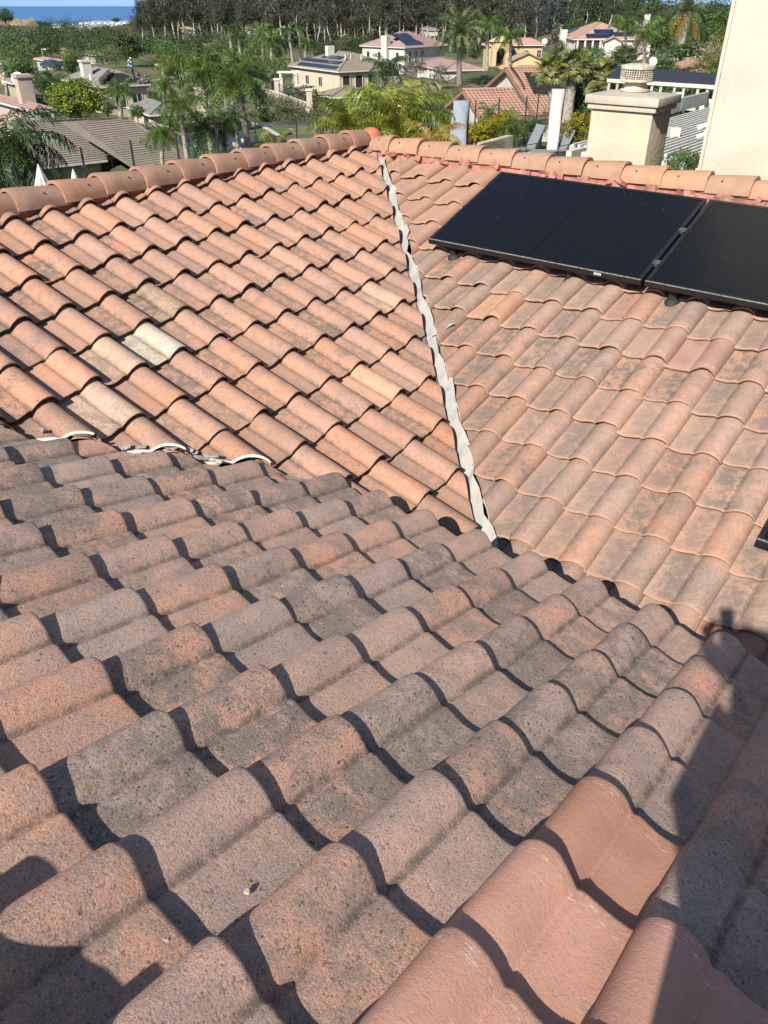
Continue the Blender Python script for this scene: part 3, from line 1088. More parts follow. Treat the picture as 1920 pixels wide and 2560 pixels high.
def crown_mesh(name, m, seed, n_clump=60, per=22, leaf=0.07, clump=0.24, shape='round', hollow=0.5, asp=0.55):
    """unit crown (radius 1 about its middle) of leaf clumps"""
    r = random.Random(seed)
    mb = MB()
    for _ in range(n_clump):
        while True:
            p = Vector((r.uniform(-1, 1), r.uniform(-1, 1), r.uniform(-1, 1)))
            L = p.length
            if L < 1 and L > hollow * r.random() ** 0.3:
                break
        if shape == 'cone':
            k = 0.95 - 0.75 * (p.z * 0.5 + 0.5)
            p = Vector((p.x * k, p.y * k, p.z))
        elif shape == 'column':
            p = Vector((p.x * 0.95, p.y * 0.95, p.z))
        elif shape == 'weep':
            p.z -= 0.35 * (p.x ** 2 + p.y ** 2)
        cr = clump * r.uniform(0.6, 1.3)
        for _ in range(per):
            q = Vector((r.gauss(0, 1), r.gauss(0, 1), r.gauss(0, 0.8))) * cr * 0.5
            if shape == 'weep':
                q.z -= r.random() * clump * 1.6
            c = p + q
            leaf_quads(mb, c, leaf, r, c.normalized() if c.length > 0.01 else None, 0, asp)
    return mb.mesh(name, m)

M_BARK = plain('grey_bark', (0.20, 0.165, 0.13), 0.95, 0.25, 8)
M_PALE = plain('pale_eucalyptus_bark', (0.50, 0.42, 0.34), 0.9, 0.3, 3)
M_PTRUNK = plain('palm_trunk', (0.30, 0.255, 0.21), 0.95, 0.25, 6, 0.5, 12, bdist=0.05)
L_EUC = leaf_mat('eucalyptus_leaf', (0.0405, 0.0468, 0.0270), (0.0792, 0.0792, 0.0450), 0.2)
L_EUCB = leaf_mat('blue_eucalyptus_leaf', (0.0399, 0.0589, 0.0522), (0.0808, 0.0997, 0.0855), 0.2)
L_DARK = leaf_mat('dark_leaf', (0.0336, 0.0672, 0.0224), (0.0812, 0.1232, 0.0364), 0.25)
L_MID = leaf_mat('mid_green_leaf', (0.0560, 0.1120, 0.0252), (0.1260, 0.1890, 0.0420), 0.3)
L_LIME = leaf_mat('yellow_green_leaf', (0.130, 0.175, 0.022), (0.240, 0.265, 0.035), 0.35)
L_YEL = leaf_mat('golden_hedge_leaf', (0.1955, 0.1955, 0.0138), (0.4140, 0.3565, 0.0230), 0.35)
L_OLIVE = leaf_mat('olive_leaf', (0.0840, 0.0952, 0.0420), (0.1470, 0.1512, 0.0700), 0.25)
L_PALM = leaf_mat('palm_leaflet', (0.085, 0.150, 0.028), (0.190, 0.250, 0.052), 0.35, 0.4)
L_PALMD = leaf_mat('dark_palm_leaflet', (0.050, 0.095, 0.028), (0.110, 0.155, 0.045), 0.3, 0.45)
L_DATE = leaf_mat('date_palm_leaflet', (0.125, 0.170, 0.065), (0.240, 0.265, 0.105), 0.25, 0.45)
L_GOLD = leaf_mat('golden_palm_leaflet', (0.170, 0.225, 0.030), (0.500, 0.450, 0.080), 0.45, 0.4)
L_DRY = leaf_mat('dry_palm_leaflet', (0.4200, 0.2800, 0.0200), (0.6600, 0.4800, 0.1600), 0.4, 0.5)
L_WEEP = leaf_mat('weeping_leaf', (0.1190, 0.1540, 0.0308), (0.2100, 0.2310, 0.0560), 0.3, 0.5, (0.22, 0.14, 0.05))
L_RED = leaf_mat('red_cordyline', (0.1600, 0.0200, 0.0250), (0.3000, 0.0500, 0.0500), 0.3)
L_WHITE = leaf_mat('white_blossom', (0.6000, 0.5800, 0.4500), (0.8000, 0.7800, 0.6600), 0.3)
L_DATED = leaf_mat('date_palm_skirt', (0.2200, 0.1320, 0.0330), (0.3740, 0.2200, 0.0440), 0.3)

CR = {}
def crowns(key, m, n, **kw):
    CR[key] = [crown_mesh('crown', m, hash((key, i)) % 9999 if False else (len(key) * 101 + ord(key[0]) * 7 + i * 13), **kw) for i in range(n)]
crowns('round', L_DARK, 3, n_clump=110, per=30, leaf=0.072, clump=0.28)
crowns('mid', L_MID, 3, n_clump=110, per=30, leaf=0.072, clump=0.28)
crowns('lime', L_LIME, 2, n_clump=190, per=40, leaf=0.060, clump=0.24)
crowns('olive', L_OLIVE, 2, n_clump=80, per=26, leaf=0.05, clump=0.25)
crowns('hedge', L_MID, 2, n_clump=110, per=30, leaf=0.05, clump=0.22)
crowns('yellow', L_YEL, 2, n_clump=110, per=30, leaf=0.07, clump=0.22)
crowns('cone', L_DARK, 2, n_clump=90, per=26, leaf=0.055, clump=0.22, shape='cone')
crowns('weep', L_WEEP, 1, n_clump=110, per=44, leaf=0.055, clump=0.24, shape='weep', asp=0.25)
crowns('blue', L_EUCB, 3, n_clump=70, per=28, leaf=0.055, clump=0.26)
crowns('flower', L_WHITE, 1, n_clump=26, per=3, leaf=0.05, clump=0.12)

def tree(name, cat, label, px, py_base, py_top, w_px, Y, kind, group=None, crown_frac=0.75, trunk=True, bark=None, seed=0, base=None, lean=0.0):
    """trunk and leafy crown between two photograph heights"""
    r = random.Random(int(px * 13 + py_top * 7 + seed))
    B = at(px, py_base, Y)
    T = at(px, py_top, Y)
    h = T.z - B.z
    w = w_px * px_size(px, (py_base + py_top) / 2, Y)
    root = thing(name, B, label, cat, group, r.random() * 6.28)
    if base is None:
        anchor(B)
    ch = h * crown_frac
    me = CR[kind][r.randrange(len(CR[kind]))]
    o = bpy.data.objects.new('crown' if trunk else 'foliage', me)
    put(o, root, Matrix.Translation(B + Z * (h - ch / 2)) @ Matrix.Rotation(r.random() * 6.28, 4, 'Z') @ Matrix.Diagonal((w / 2, w / 2, ch / 2, 1)))
    if trunk:
        mb = MB()
        rt = max(0.06, w * 0.035)
        top = Vector((lean, 0, h - ch * 0.45))
        mb.tube([(0, 0, -0.3), top * 0.5 + Vector((r.uniform(-.03, .03) * h, 0, 0)), top], [rt * 1.2, rt, rt * 0.6], 7)
        for q in range(4):
            an = r.random() * 6.28
            e = top + Vector((math.cos(an) * w * 0.28, math.sin(an) * w * 0.28, ch * r.uniform(0.1, 0.35)))
            mb.tube([top * r.uniform(0.7, 0.95), (top + e) / 2 + Z * 0.05 * ch, e], [rt * 0.5, rt * 0.35, rt * 0.15], 5)
        part('trunk', mb, bark or M_BARK, root)
    return root

# ---- eucalyptus: tall bare pale stems, torn high crowns
def euc_mesh(seed):
    r = random.Random(seed)
    tb, cb = MB(), MB()
    pts, x, y = [], 0, 0
    n = 6
    for i in range(n + 1):
        pts.append(Vector((x, y, i / n * 0.92)))
        x += r.uniform(-.034, .034)
        y += r.uniform(-.034, .034)
    tb.tube(pts, [(0.010 + .0007 * (seed % 10)) * (1 - 0.75 * i / n) for i in range(n + 1)], 6)
    tips = [pts[-1]]
    for q in range(9):
        t = r.uniform(0.30 + .012 * (seed % 10), 0.92)
        k = int(t * n)
        p = pts[k].lerp(pts[min(k + 1, n)], t * n - k)
        an = r.random() * 6.28
        L = r.uniform(0.10, 0.22)
        e = p + Vector((math.cos(an) * L * 0.55, math.sin(an) * L * 0.55, L * 0.95))
        tb.tube([p, p.lerp(e, .5) + Vector((0, 0, -.012)), e], [0.006, 0.0045, 0.002], 5)
        tips += [e, p.lerp(e, 0.6)]
    for c in tips:
        for _ in range(r.randrange(9, 15)):
            cc = c + Vector((r.gauss(0, .058), r.gauss(0, .058), r.gauss(0.0, .062)))
            cr = r.uniform(.018, .042)
            for _ in range(20):
                leaf_quads(cb, cc + Vector((r.gauss(0, 1), r.gauss(0, 1), r.gauss(-.3, 1.1))) * cr * .7, 0.0115, r, None, 0, 0.45)
    return tb.mesh('trunk', M_PALE, True), cb.mesh('crown', L_EUC)
EUC = [euc_mesh(700 + i) for i in range(10)]
def eucalyptus(px, py_base, py_top, Y, label, group, i=0, wide=1.0, blue=False):
    B, T = at(px, py_base, Y), at(px, py_top, Y)
    h = T.z - B.z
    anchor(B)
    r = random.Random(px * 3 + i)
    root = thing('eucalyptus_tree', B, label, 'tree', group, r.random() * 6.28)
    tm, cm = EUC[(int(px) + i) % len(EUC)]
    S = world_of(root) @ Matrix.Rotation(rad(r.gauss(0, 3.2)), 4, 'X') @ Matrix.Rotation(rad(r.gauss(0, 3.2)), 4, 'Y') @ Matrix.Diagonal((h * wide, h * wide, h * r.uniform(.8, 1.12), 1))
    put(bpy.data.objects.new('trunk', tm), root, S)
    put(bpy.data.objects.new('crown', cm), root, S)
    return root

# ---- palms
def frond_mesh(name, m, seed, length=1.0, droop=0.8, nl=34, ll=0.24, hang=0.6, wid=0.012, curl=0.0, up=0.35):
    """feather frond along +x from its foot, arching over and drooping"""
    r = random.Random(seed)
    mb = MB()
    pts = []
    n = 12
    ang = up * 1.6
    x = z = 0.0
    yb = 0.0
    for i in range(n + 1):
        pts.append(Vector((x, yb, z)))
        x += math.cos(ang) / n
        z += math.sin(ang) / n
        yb += curl / n * (i / n)
        ang -= droop * (1.9 / n) * (0.4 + 1.2 * i / n)
    pts = [p * length for p in pts]
    mb.tube(pts, [0.012 * length * (1 - 0.85 * i / n) for i in range(n + 1)], 4)
    for i in range(nl):
        t = 0.10 + 0.89 * i / (nl - 1)
        k = min(int(t * n), n - 1)
        p = pts[k].lerp(pts[k + 1], t * n - k)
        d = (pts[k + 1] - pts[k]).normalized()
        up_ = Vector((-d.z, 0, d.x)).normalized()
        L = ll * length * (0.45 + 0.55 * math.sin(math.pi * min(1, t * 0.85 + 0.12))) * r.uniform(0.85, 1.15)
        for s in (-1, 1):
            side = Vector((0, s, 0))
            a = (side * r.uniform(0.6, 0.95) + d * r.uniform(0.25, 0.75) + up_ * r.uniform(-0.15, 0.45)).normalized()
            w = wid * length * r.uniform(0.8, 1.2)
            q1 = p + a * L * 0.5 - Z * L * hang * 0.22
            q2 = p + a * L * (1 - hang * 0.35) - Z * L * hang * 0.75
            wv = d * w
            mb.add([p - wv * .5, p + wv * .5, q1 + wv, q1 - wv, q2], [(0, 1, 2, 3), (3, 2, 4)])
    return mb.mesh(name, m)

FR = {
    'queen': [frond_mesh('frond', L_PALM, 1 + i, 1, 0.95 + 0.25 * (i - 1), 38, 0.33, 0.95, 0.0105, 0.16 * (i - 1), 0.45) for i in range(3)],
    'queend': [frond_mesh('frond', L_PALMD, 11 + i, 1, 0.95 + .2 * (i - 1), 38, 0.31, 0.92, 0.0105, 0.1 * (i - 1), 0.40) for i in range(3)],
    'date': [frond_mesh('frond', L_DATE, 21 + i, 1, 0.78, 46, 0.17, 0.35, 0.0095, 0.05 * (i - 1), 0.42) for i in range(3)],
    'gold': [frond_mesh('frond', L_GOLD, 31 + i, 1, 0.85 + .2 * (i - 1), 38, 0.32, 0.9, 0.0105, 0.16 * (i - 1), 0.5) for i in range(3)],
    'dry': [frond_mesh('frond', L_DRY, 41 + i, 1, 0.9, 36, 0.28, 0.95, 0.0105, 0.1 * (i - 1), 0.3) for i in range(2)],
}
def fan_mesh(name, m, seed):
    r = random.Random(seed)
    mb = MB()
    mb.tube([(0, 0, 0), (0.25, 0, .05), (0.5, 0, 0.04)], [0.012, 0.010, 0.008], 4)
    c = Vector((0.5, 0, 0.04))
    for i in range(23):
        a = rad(-118 + 236 * i / 22)
        d = Vector((math.cos(a), math.sin(a), 0.12 * math.cos(a) + r.uniform(-.05, .05)))
        L = 0.50 * (0.72 + 0.28 * math.cos(a * 0.7)) * r.uniform(.9, 1.08)
        s = d.cross(Z).normalized() * 0.026
        m1 = c + d * L * 0.6
        e = c + d * L - Z * L * r.uniform(.12, .3)
        mb.add([c, m1 + s - Z * .01, m1 + Z * .012, m1 - s - Z * .01, e], [(0, 1, 2), (0, 2, 3), (1, 4, 2), (2, 4, 3)])
    return mb.mesh(name, m)
L_FAN = leaf_mat('fan_palm_blade', (0.215, 0.235, 0.060), (0.42, 0.40, 0.125), 0.4, 0.4)
FR['fan'] = [fan_mesh('frond', L_FAN, 51 + i) for i in range(3)]

def palm(name, label, px, py_c, r_px, Y, py_base, kind='queen', n=16, trunk_r=0.16, group=None, base_px=None, lo=-0.7, hi=1.25, skirt=False, trunk_mat=None, boss=False, base_known=True, seed=0):
    """palm whose crown sits at (px, py_c); fronds are parts"""
    r = random.Random(int(px * 11 + py_c * 5 + seed))
    C = at(px, py_c, Y)
    bx = base_px if base_px is not None else px
    B = at(bx, py_base, Y)
    B.y = C.y
    R = r_px * px_size(px, py_c, Y)
    root = thing(name, B, label, 'palm', group)
    if base_known:
        anchor(B)
    h = C - B
    mb = MB()
    bow = Vector((r.uniform(-.02, .02), r.uniform(-.02, .02), 0)) * h.z
    pts = [Vector((0, 0, -0.4)), h * 0.33 + bow, h * 0.7 + bow * .7, h]
    mb.tube(pts, [trunk_r * 1.25, trunk_r, trunk_r * 0.92, trunk_r * (1.3 if boss else 0.8)], 9)
    auto_smooth(part('trunk', mb, trunk_mat or M_PTRUNK, root), 60)
    if kind in ('queen', 'queend') and trunk_r > 0.1:
        mb = MB()
        mb.tube([h - Z * R * 0.45, h - Z * R * 0.2, h + Z * R * 0.05], [trunk_r * 0.95, trunk_r * 0.9, trunk_r * 0.45], 8)
        part('crownshaft', mb, plain('crownshaft_' + str(int(px)), (0.30, 0.30, 0.18), 0.7, 0.2, 5), root)
    if kind in ('queen', 'queend'):
        n += 5
    for i in range(n):
        az = i * 2.39996 + r.uniform(-.25, .25)
        q = (i + 0.5) / n
        el = hi + (lo - hi) * q
        if kind in ('queen', 'queend', 'gold', 'dry'):
            el = (hi + (lo - 0.55 - hi) * q) * 0.72
            el += r.uniform(-.18, .18)
        k = FR[kind]
        dry = skirt and q > 0.86
        me = (FR['dry'] if dry and kind != 'fan' else k)[r.randrange(2 if dry and kind != 'fan' else len(k))]
        L = R * r.uniform(0.85, 1.2)
        mw = Matrix.Translation(C) @ Matrix.Rotation(az, 4, 'Z') @ Matrix.Rotation(-el + 0.3, 4, 'Y') @ Matrix.Rotation(r.uniform(-.3, .3), 4, 'X') @ Matrix.Scale(L, 4)
        put(bpy.data.objects.new('frond', me), root, mw)
    return root

# ------------------------------------------------------------------ houses
def roof_mat(name, c, c2, course=0.33, colw=0.30, spec=0.2, amp=0.5):
    """roof courses too far off to build tile by tile"""
    m = NT(name)
    tc = m.n('TexCoord').outputs['Object']
    geo = m.n('NewGeometry')
    sp = m.n('SeparateXYZ')
    m.l(tc, sp.inputs[0])
    f = m.math('FRACT', m.math('MULTIPLY', sp.outputs[2], 1 / (course * 0.33)))
    n1 = m.noise(tc, 0.8, 3)
    n2 = m.noise(tc, 4.0, 3)
    col = m.mix(m.remap(m.math('ADD', m.math('MULTIPLY', n1, .5), m.math('MULTIPLY', n2, .5)), .35, .65), c, c2)
    nb = m.bump(f, amp, 0.08)
    return m.done(col, 0.9, nb, spec)
R_GREY = roof_mat('grey_brown_roof', (0.21, 0.175, 0.135), (0.165, 0.138, 0.108))
R_GREY2 = roof_mat('grey_roof', (0.20, 0.185, 0.17), (0.16, 0.15, 0.14))
R_PINK = roof_mat('pinkish_roof', (0.28, 0.185, 0.155), (0.23, 0.15, 0.13))
R_SALM = roof_mat('salmon_roof', (0.34, 0.21, 0.16), (0.28, 0.175, 0.135))
R_ORNG = roof_mat('orange_roof', (0.34, 0.20, 0.14), (0.27, 0.155, 0.112))
R_DARK = roof_mat('dark_slate_roof', (0.12, 0.115, 0.115), (0.085, 0.085, 0.088))
W_CREAM = plain('cream_wall', (0.44, 0.375, 0.275), 0.9, 0.06, 1.0)
W_WHITE = plain('white_wall', (0.45, 0.425, 0.38), 0.9, 0.06, 1.0)
W_YEL = plain('yellow_wall', (0.46, 0.35, 0.19), 0.9, 0.06, 1.0)
W_BEIGE = plain('beige_wall', (0.42, 0.34, 0.245), 0.9, 0.08, 1.0)
W_PINKB = plain('pinkish_beige_wall', (0.38, 0.295, 0.24), 0.9, 0.08, 1.0)
W_OLIVE = plain('olive_beige_wall', (0.30, 0.27, 0.17), 0.9, 0.08, 1.0)
M_TRIM = plain('white_trim', (0.48, 0.455, 0.41), 0.7, 0.05, 3)
M_GLASSD = plain('dark_window_glass', (0.025, 0.03, 0.035), 0.12, 0.1, 2, spec=0.6)
M_GARAGE = plain('brown_garage_door', (0.20, 0.075, 0.04), 0.6, 0.15, 2)
M_PV = plain('house_solar_panel', (0.012, 0.018, 0.045), 0.25, 0.2, 0.6, spec=0.5)
M_PVF = plain('solar_frame', (0.18, 0.19, 0.22), 0.5, 0.1, 3)

class House:
    pass

def house2(name, label, Cp, Lp, Rp, Y0, wall_h, wall, roof, kind='hip', pitch=18, over=0.45, group=None, cat='house', parent=None, z_eave=None, fascia=0.22, tiles=None):
    """a house from the photograph corners of its eaves: nearest corner, left end, right end"""
    H = House()
    d = ray(*Cp)
    C3 = d * (Y0 / d.y)
    if z_eave is not None:
        C3 = d * (z_eave / d.z)
    def level(p):
        q = ray(*p)
        return q * (C3.z / q.z)
    L3, R3 = level(Lp), level(Rp)
    dl = L3 - C3
    lenL = dl.length
    dl.normalize()
    dr = Vector((dl.y, -dl.x, 0))
    if (R3 - C3).dot(dr) < 0:
        dr = -dr
    # the right eave ends where its pixel column says
    q = ray(*Rp)
    k = q.x / q.y
    lenR = (k * C3.y - C3.x) / (dr.x - k * dr.y)
    if lenR < 1 or lenR > 45:
        lenR = max(3, min(40, (R3 - C3).dot(dr)))
    H.lenL, H.lenR = lenL, lenR
    rz = math.atan2(dr.y, dr.x)
    base = Vector((C3.x, C3.y, C3.z - wall_h))
    if parent is None:
        root = thing(name, base, label, cat, group, rz)
        for (a, b) in ((0.2, .2), (.8, .2), (.2, .8), (.8, .8)):
            anchor(base + dr * lenR * a + dl * lenL * b)
    else:
        root = parent
    H.root = root
    H.mw = Matrix.Translation(base) @ Matrix.Rotation(rz, 4, 'Z')
    H.wall_h, H.over, H.pitch = wall_h, over, pitch
    P = lambda nm, mb, m, smooth=False: mb.obj(nm, m, root, H.mw, smooth)
    H.P = P
    X, Yl, h = lenR, lenL, wall_h
    tp = math.tan(rad(pitch))
    mb = MB()
    o = over
    gz = lambda w: h + (w / 2) * tp
    if kind == 'gableX':      # ridge along X, gables at the X ends
        mb.add([(o, o, -1), (X - o, o, -1), (X - o, Yl - o, -1), (o, Yl - o, -1), (o, o, h), (X - o, o, h), (X - o, Yl - o, h), (o, Yl - o, h), (o, Yl / 2, gz(Yl) - .1), (X - o, Yl / 2, gz(Yl) - .1)],
               [(0, 1, 5, 4), (2, 3, 7, 6), (1, 2, 6, 9, 5), (3, 0, 4, 8, 7)])
    elif kind == 'gableY':
        mb.add([(o, o, -1), (X - o, o, -1), (X - o, Yl - o, -1), (o, Yl - o, -1), (o, o, h), (X - o, o, h), (X - o, Yl - o, h), (o, Yl - o, h), (X / 2, o, gz(X) - .1), (X / 2, Yl - o, gz(X) - .1)],
               [(0, 1, 5, 8, 4), (2, 3, 7, 9, 6), (1, 2, 6, 5), (3, 0, 4, 7)])
    else:
        mb.add([(o, o, -1), (X - o, o, -1), (X - o, Yl - o, -1), (o, Yl - o, -1), (o, o, h), (X - o, o, h), (X - o, Yl - o, h), (o, Yl - o, h)], [(0, 1, 5, 4), (1, 2, 6, 5), (2, 3, 7, 6), (3, 0, 4, 7)])
    H.wall = P('wall', mb, wall)
    # roof
    mb = MB()
    E = [Vector((0, 0, h)), Vector((X, 0, h)), Vector((X, Yl, h)), Vector((0, Yl, h))]
    D = Vector((0, 0, -fascia))
    slopes = []
    if kind == 'hip':
        m_ = min(X, Yl) / 2
        if X >= Yl:
            r0, r1 = Vector((m_, Yl / 2, h + m_ * tp)), Vector((X - m_, Yl / 2, h + m_ * tp))
            slopes = [[E[0], E[1], r1, r0], [E[1], E[2], r1], [E[2], E[3], r0, r1], [E[3], E[0], r0]]
        else:
            r0, r1 = Vector((X / 2, m_, h + m_ * tp)), Vector((X / 2, Yl - m_, h + m_ * tp))
            slopes = [[E[0], E[1], r0], [E[1], E[2], r1, r0], [E[2], E[3], r1], [E[3], E[0], r0, r1]]
        H.ridge = (r0, r1)
    elif kind == 'gableX':
        r0, r1 = Vector((0, Yl / 2, gz(Yl))), Vector((X, Yl / 2, gz(Yl)))
        slopes = [[E[0], E[1], r1, r0], [E[2], E[3], r0, r1]]
        H.ridge = (r0, r1)
    elif kind == 'gableY':
        r0, r1 = Vector((X / 2, 0, gz(X))), Vector((X / 2, Yl, gz(X)))
        slopes = [[E[1], E[2], r1, r0], [E[3], E[0], r0, r1]]
        H.ridge = (r0, r1)
    else:
        slopes = [[E[0] + Z * .1, E[1] + Z * .1, E[2] + Z * .1, E[3] + Z * .1]]
        H.ridge = None
    H.slopes = slopes
    for s in slopes:
        n = len(s)
        mb.add(s + [p + D for p in s], [tuple(range(n)), tuple(range(2 * n - 1, n - 1, -1))] + [(i, n + i, n + (i + 1) % n, (i + 1) % n) for i in range(n)])
    H.roof = P('roof', mb, roof)
    if H.ridge and kind != 'flat':
        mb = MB()
        lines = [(H.ridge[0], H.ridge[1])]
        if kind == 'hip':
            r0, r1 = H.ridge
            if X >= Yl:
                lines += [(E[0], r0), (E[3], r0), (E[1], r1), (E[2], r1)]
            else:
                lines += [(E[0], r0), (E[1], r0), (E[2], r1), (E[3], r1)]
        for p, q in lines:
            if (q - p).length > 0.3:
                mb.tube([p + Z * .02, q + Z * .02], 0.11, 5)
        mb.obj('ridge_tiles', roof, H.roof, H.mw)
    # fascia and gutter boards
    mb = MB()
    w = 0.06
    edges = [(E[0], E[1]), (E[1], E[2]), (E[2], E[3]), (E[3], E[0])]
    for p, q in edges:
        d_ = (q - p).normalized()
        out = d_.cross(Z)
        mb.beam(p + out * 0.05 + Z * -0.09, q + out * 0.05 + Z * -0.09, 0.09, 0.17)
    if kind in ('hip', 'flat'):
        P('gutter', mb, M_TRIM)
    return H

def window(H, face, u, z, w, h, bars=(1, 1), glass=None, frame=None, depth=0.05, label=None):
    """u metres along the face from the near corner, z above its base"""
    o = H.over
    if face == 'L':
        T = H.mw @ Matrix.Translation((o, o + u, z)) @ Matrix.Rotation(rad(-90), 4, 'Z')
    else:
        T = H.mw @ Matrix.Translation((o + u, o, z))
    t = 0.10
    mb = MB()
    for sx in (-1, 1):
        mb.box((sx * (w / 2 - t / 2), -depth / 2, 0), (t, depth + .02, h))
    for sz in (-1, 1):
        mb.box((0, -depth / 2, sz * (h / 2 - t / 2)), (w - 2 * t, depth + .02, t))
    for i in range(1, bars[0]):
        mb.box((-w / 2 + w * i / bars[0], -depth / 2, 0), (0.06, depth, h - 2 * t))
    for i in range(1, bars[1]):
        mb.box((0, -depth / 2, -h / 2 + h * i / bars[1]), (w - 2 * t, depth - .01, 0.05))
    f = mb.obj('window', frame or M_TRIM, H.root, T)
    mb = MB()
    mb.box((0, -0.012, 0), (w - 2 * t, 0.02, h - 2 * t))
    mb.obj('pane', glass or M_GLASSD, f, T)
    return f

def box_on(H, name, c, s, m, parent=None):
    mb = MB()
    mb.box(c, s)
    return mb.obj(name, m, parent or H.root, H.mw)

def solar_on(H, si, u0, v0, nu, nv, pw=1.0, ph=1.7, gap=0.04):
    """rows of dark panels lying on roof slope si; each panel a part"""
    s = H.slopes[si]
    p0, p1 = s[0], s[1]
    ux = (p1 - p0).normalized()
    mid = (s[2] + s[-1]) / 2 if len(s) == 4 else s[2]
    vy = (mid - p0)
    vy = (vy - ux * vy.dot(ux)).normalized()
    n = ux.cross(vy).normalized()
    if n.z < 0:
        n = -n
    for j in range(nv):
        for i in range(nu):
            a = p0 + ux * (u0 + i * (pw + gap)) + vy * (v0 + j * (ph + gap)) + n * 0.12
            q = [a, a + ux * pw, a + ux * pw + vy * ph, a + vy * ph]
            mb = MB()
            mb.add(q + [x - n * 0.05 for x in q], [(0, 1, 2, 3), (7, 6, 5, 4)] + [(k, 4 + k, 4 + (k + 1) % 4, (k + 1) % 4) for k in range(4)])
            mb.obj('solar_panel', M_PV, H.root, H.mw)

def tiled(H, si, wave=True, tw=0.30, tl=0.36, amp=0.045, m=None, courses=True):
    """a built tile sheet over slope si: waves across, steps down the slope"""
    s = H.slopes[si]
    p0, p1 = s[0], s[1]
    ux = (p1 - p0).normalized()
    Lx = (p1 - p0).length
    mid = (s[2] + s[-1]) / 2 if len(s) == 4 else s[2]
    vy = mid - p0
    vy = vy - ux * vy.dot(ux)
    Ly = vy.length
    vy.normalize()
    n = ux.cross(vy)
    if n.z < 0:
        n = -n
    bm = bmesh.new()
    nx = max(2, int(Lx / tw)) * (5 if wave else 1)
    ny = int(Ly / tl) + 1
    prev = None
    for j in range(ny):
        rows = []
        for (vv, zz) in ((j * tl, 0.055), ((j + 1) * tl, 0.012)):
            row = []
            for i in range(nx + 1):
                u = Lx * i / nx
                w = amp * (0.5 + 0.5 * math.cos(2 * math.pi * u / tw)) ** 1.2 if wave else 0
                row.append(bm.verts.new(p0 + ux * u + vy * (vv - 0.02) + n * (zz + w)))
            rows.append(row)
        if prev:
            for i in range(nx):
                bm.faces.new((prev[i], prev[i + 1], rows[0][i + 1], rows[0][i]))
        for i in range(nx):
            bm.faces.new((rows[0][i], rows[0][i + 1], rows[1][i + 1], rows[1][i]))
        prev = rows[1]
    # trim to the slope outline
    pts = s
    c = sum(pts, Vector()) / len(pts)
    for i in range(len(pts)):
        a, b = pts[i], pts[(i + 1) % len(pts)]
        if i == 0:
            continue
        e = (b - a).normalized()
        nn = e.cross(n)
        if nn.dot(c - a) < 0:
            nn = -nn
        bmesh.ops.bisect_plane(bm, geom=bm.verts[:] + bm.edges[:] + bm.faces[:], plane_co=a, plane_no=nn, clear_inner=True)
    bmesh.ops.recalc_face_normals(bm, faces=bm.faces)
    me = bpy.data.meshes.new('roof_tiles')
    bm.to_mesh(me)
    bm.free()
    me.materials.append(m)
    if wave:
        me.polygons.foreach_set('use_smooth', [True] * len(me.polygons))
        try:
            me.set_sharp_from_angle(angle=rad(40))
        except Exception:
            pass
    o = bpy.data.objects.new('roof_tiles', me)
    put(o, H.roof, H.mw)
    tag(o, kind='stuff')
    return o

# ================================================================== THE NEIGHBOURHOOD
# --- beige house with three rows of panels
H1 = house2('beige_house', 'beige two-storey house with blue solar rows on its hip roof, behind the pillared garden wall', (846, 179), (719, 163), (1008, 161), 140, 6.2, W_CREAM, R_GREY, 'hip', 19)
for j, (u0, n) in enumerate(((1.2, 8), (2.6, 8), (4.6, 4))):
    solar_on(H1, 3, H1.lenL - u0 - n * 1.55 - 0.6, 0.45 + j * 1.65, n, 1, 1.5, 1.0)
window(H1, 'L', H1.lenL * 0.62, 4.4, 1.3, 1.5, (2, 1))
window(H1, 'L', H1.lenL * 0.36, 4.4, 1.3, 1.5, (2, 1))
window(H1, 'L', H1.lenL * 0.90, 1.2, 0.8, 1.3)
for u in (1.2, 3.6, 6.0, 8.6):
    window(H1, 'R', u, 4.6, 1.5, 2.0, (1, 1), M_BLACK, W_CREAM, 0.12)
mb = MB()
mb.box((H1.lenR * 0.42, 0.0, 3.0), (H1.lenR * 0.8, 0.25, 0.9))
mb.box((H1.lenR * 0.42, 0.0, 3.5), (H1.lenR * 0.8, 0.35, 0.12))
mb.obj('balcony', W_CREAM, H1.root, H1.mw)
box_on(H1, 'chimney', (H1.lenR * 0.38, H1.lenL * 0.62, H1.ridge[0].z), (1.2, 1.0, 1.7), W_WHITE, H1.roof)
for i, (u, v) in enumerate(((.28, .35), (.5, .3), (.4, .42))):
    mb = MB()
    mb.tube([(H1.lenR * u, H1.lenL * v * .6, 7.2), (H1.lenR * u, H1.lenL * v * .6, 8.3)], 0.1, 6)
    mb.obj('vent_pipe', M_TRIM, H1.roof, H1.mw)
H1b = house2('wing', None, (826, 243), (800, 232), (945, 232), 118, 3.3, W_CREAM, R_GREY, 'hip', 18, parent=H1.root)
for u in (1.5, 4.2):
    window(H1b, 'R', u, 1.6, 1.2, 1.4, (2, 1))

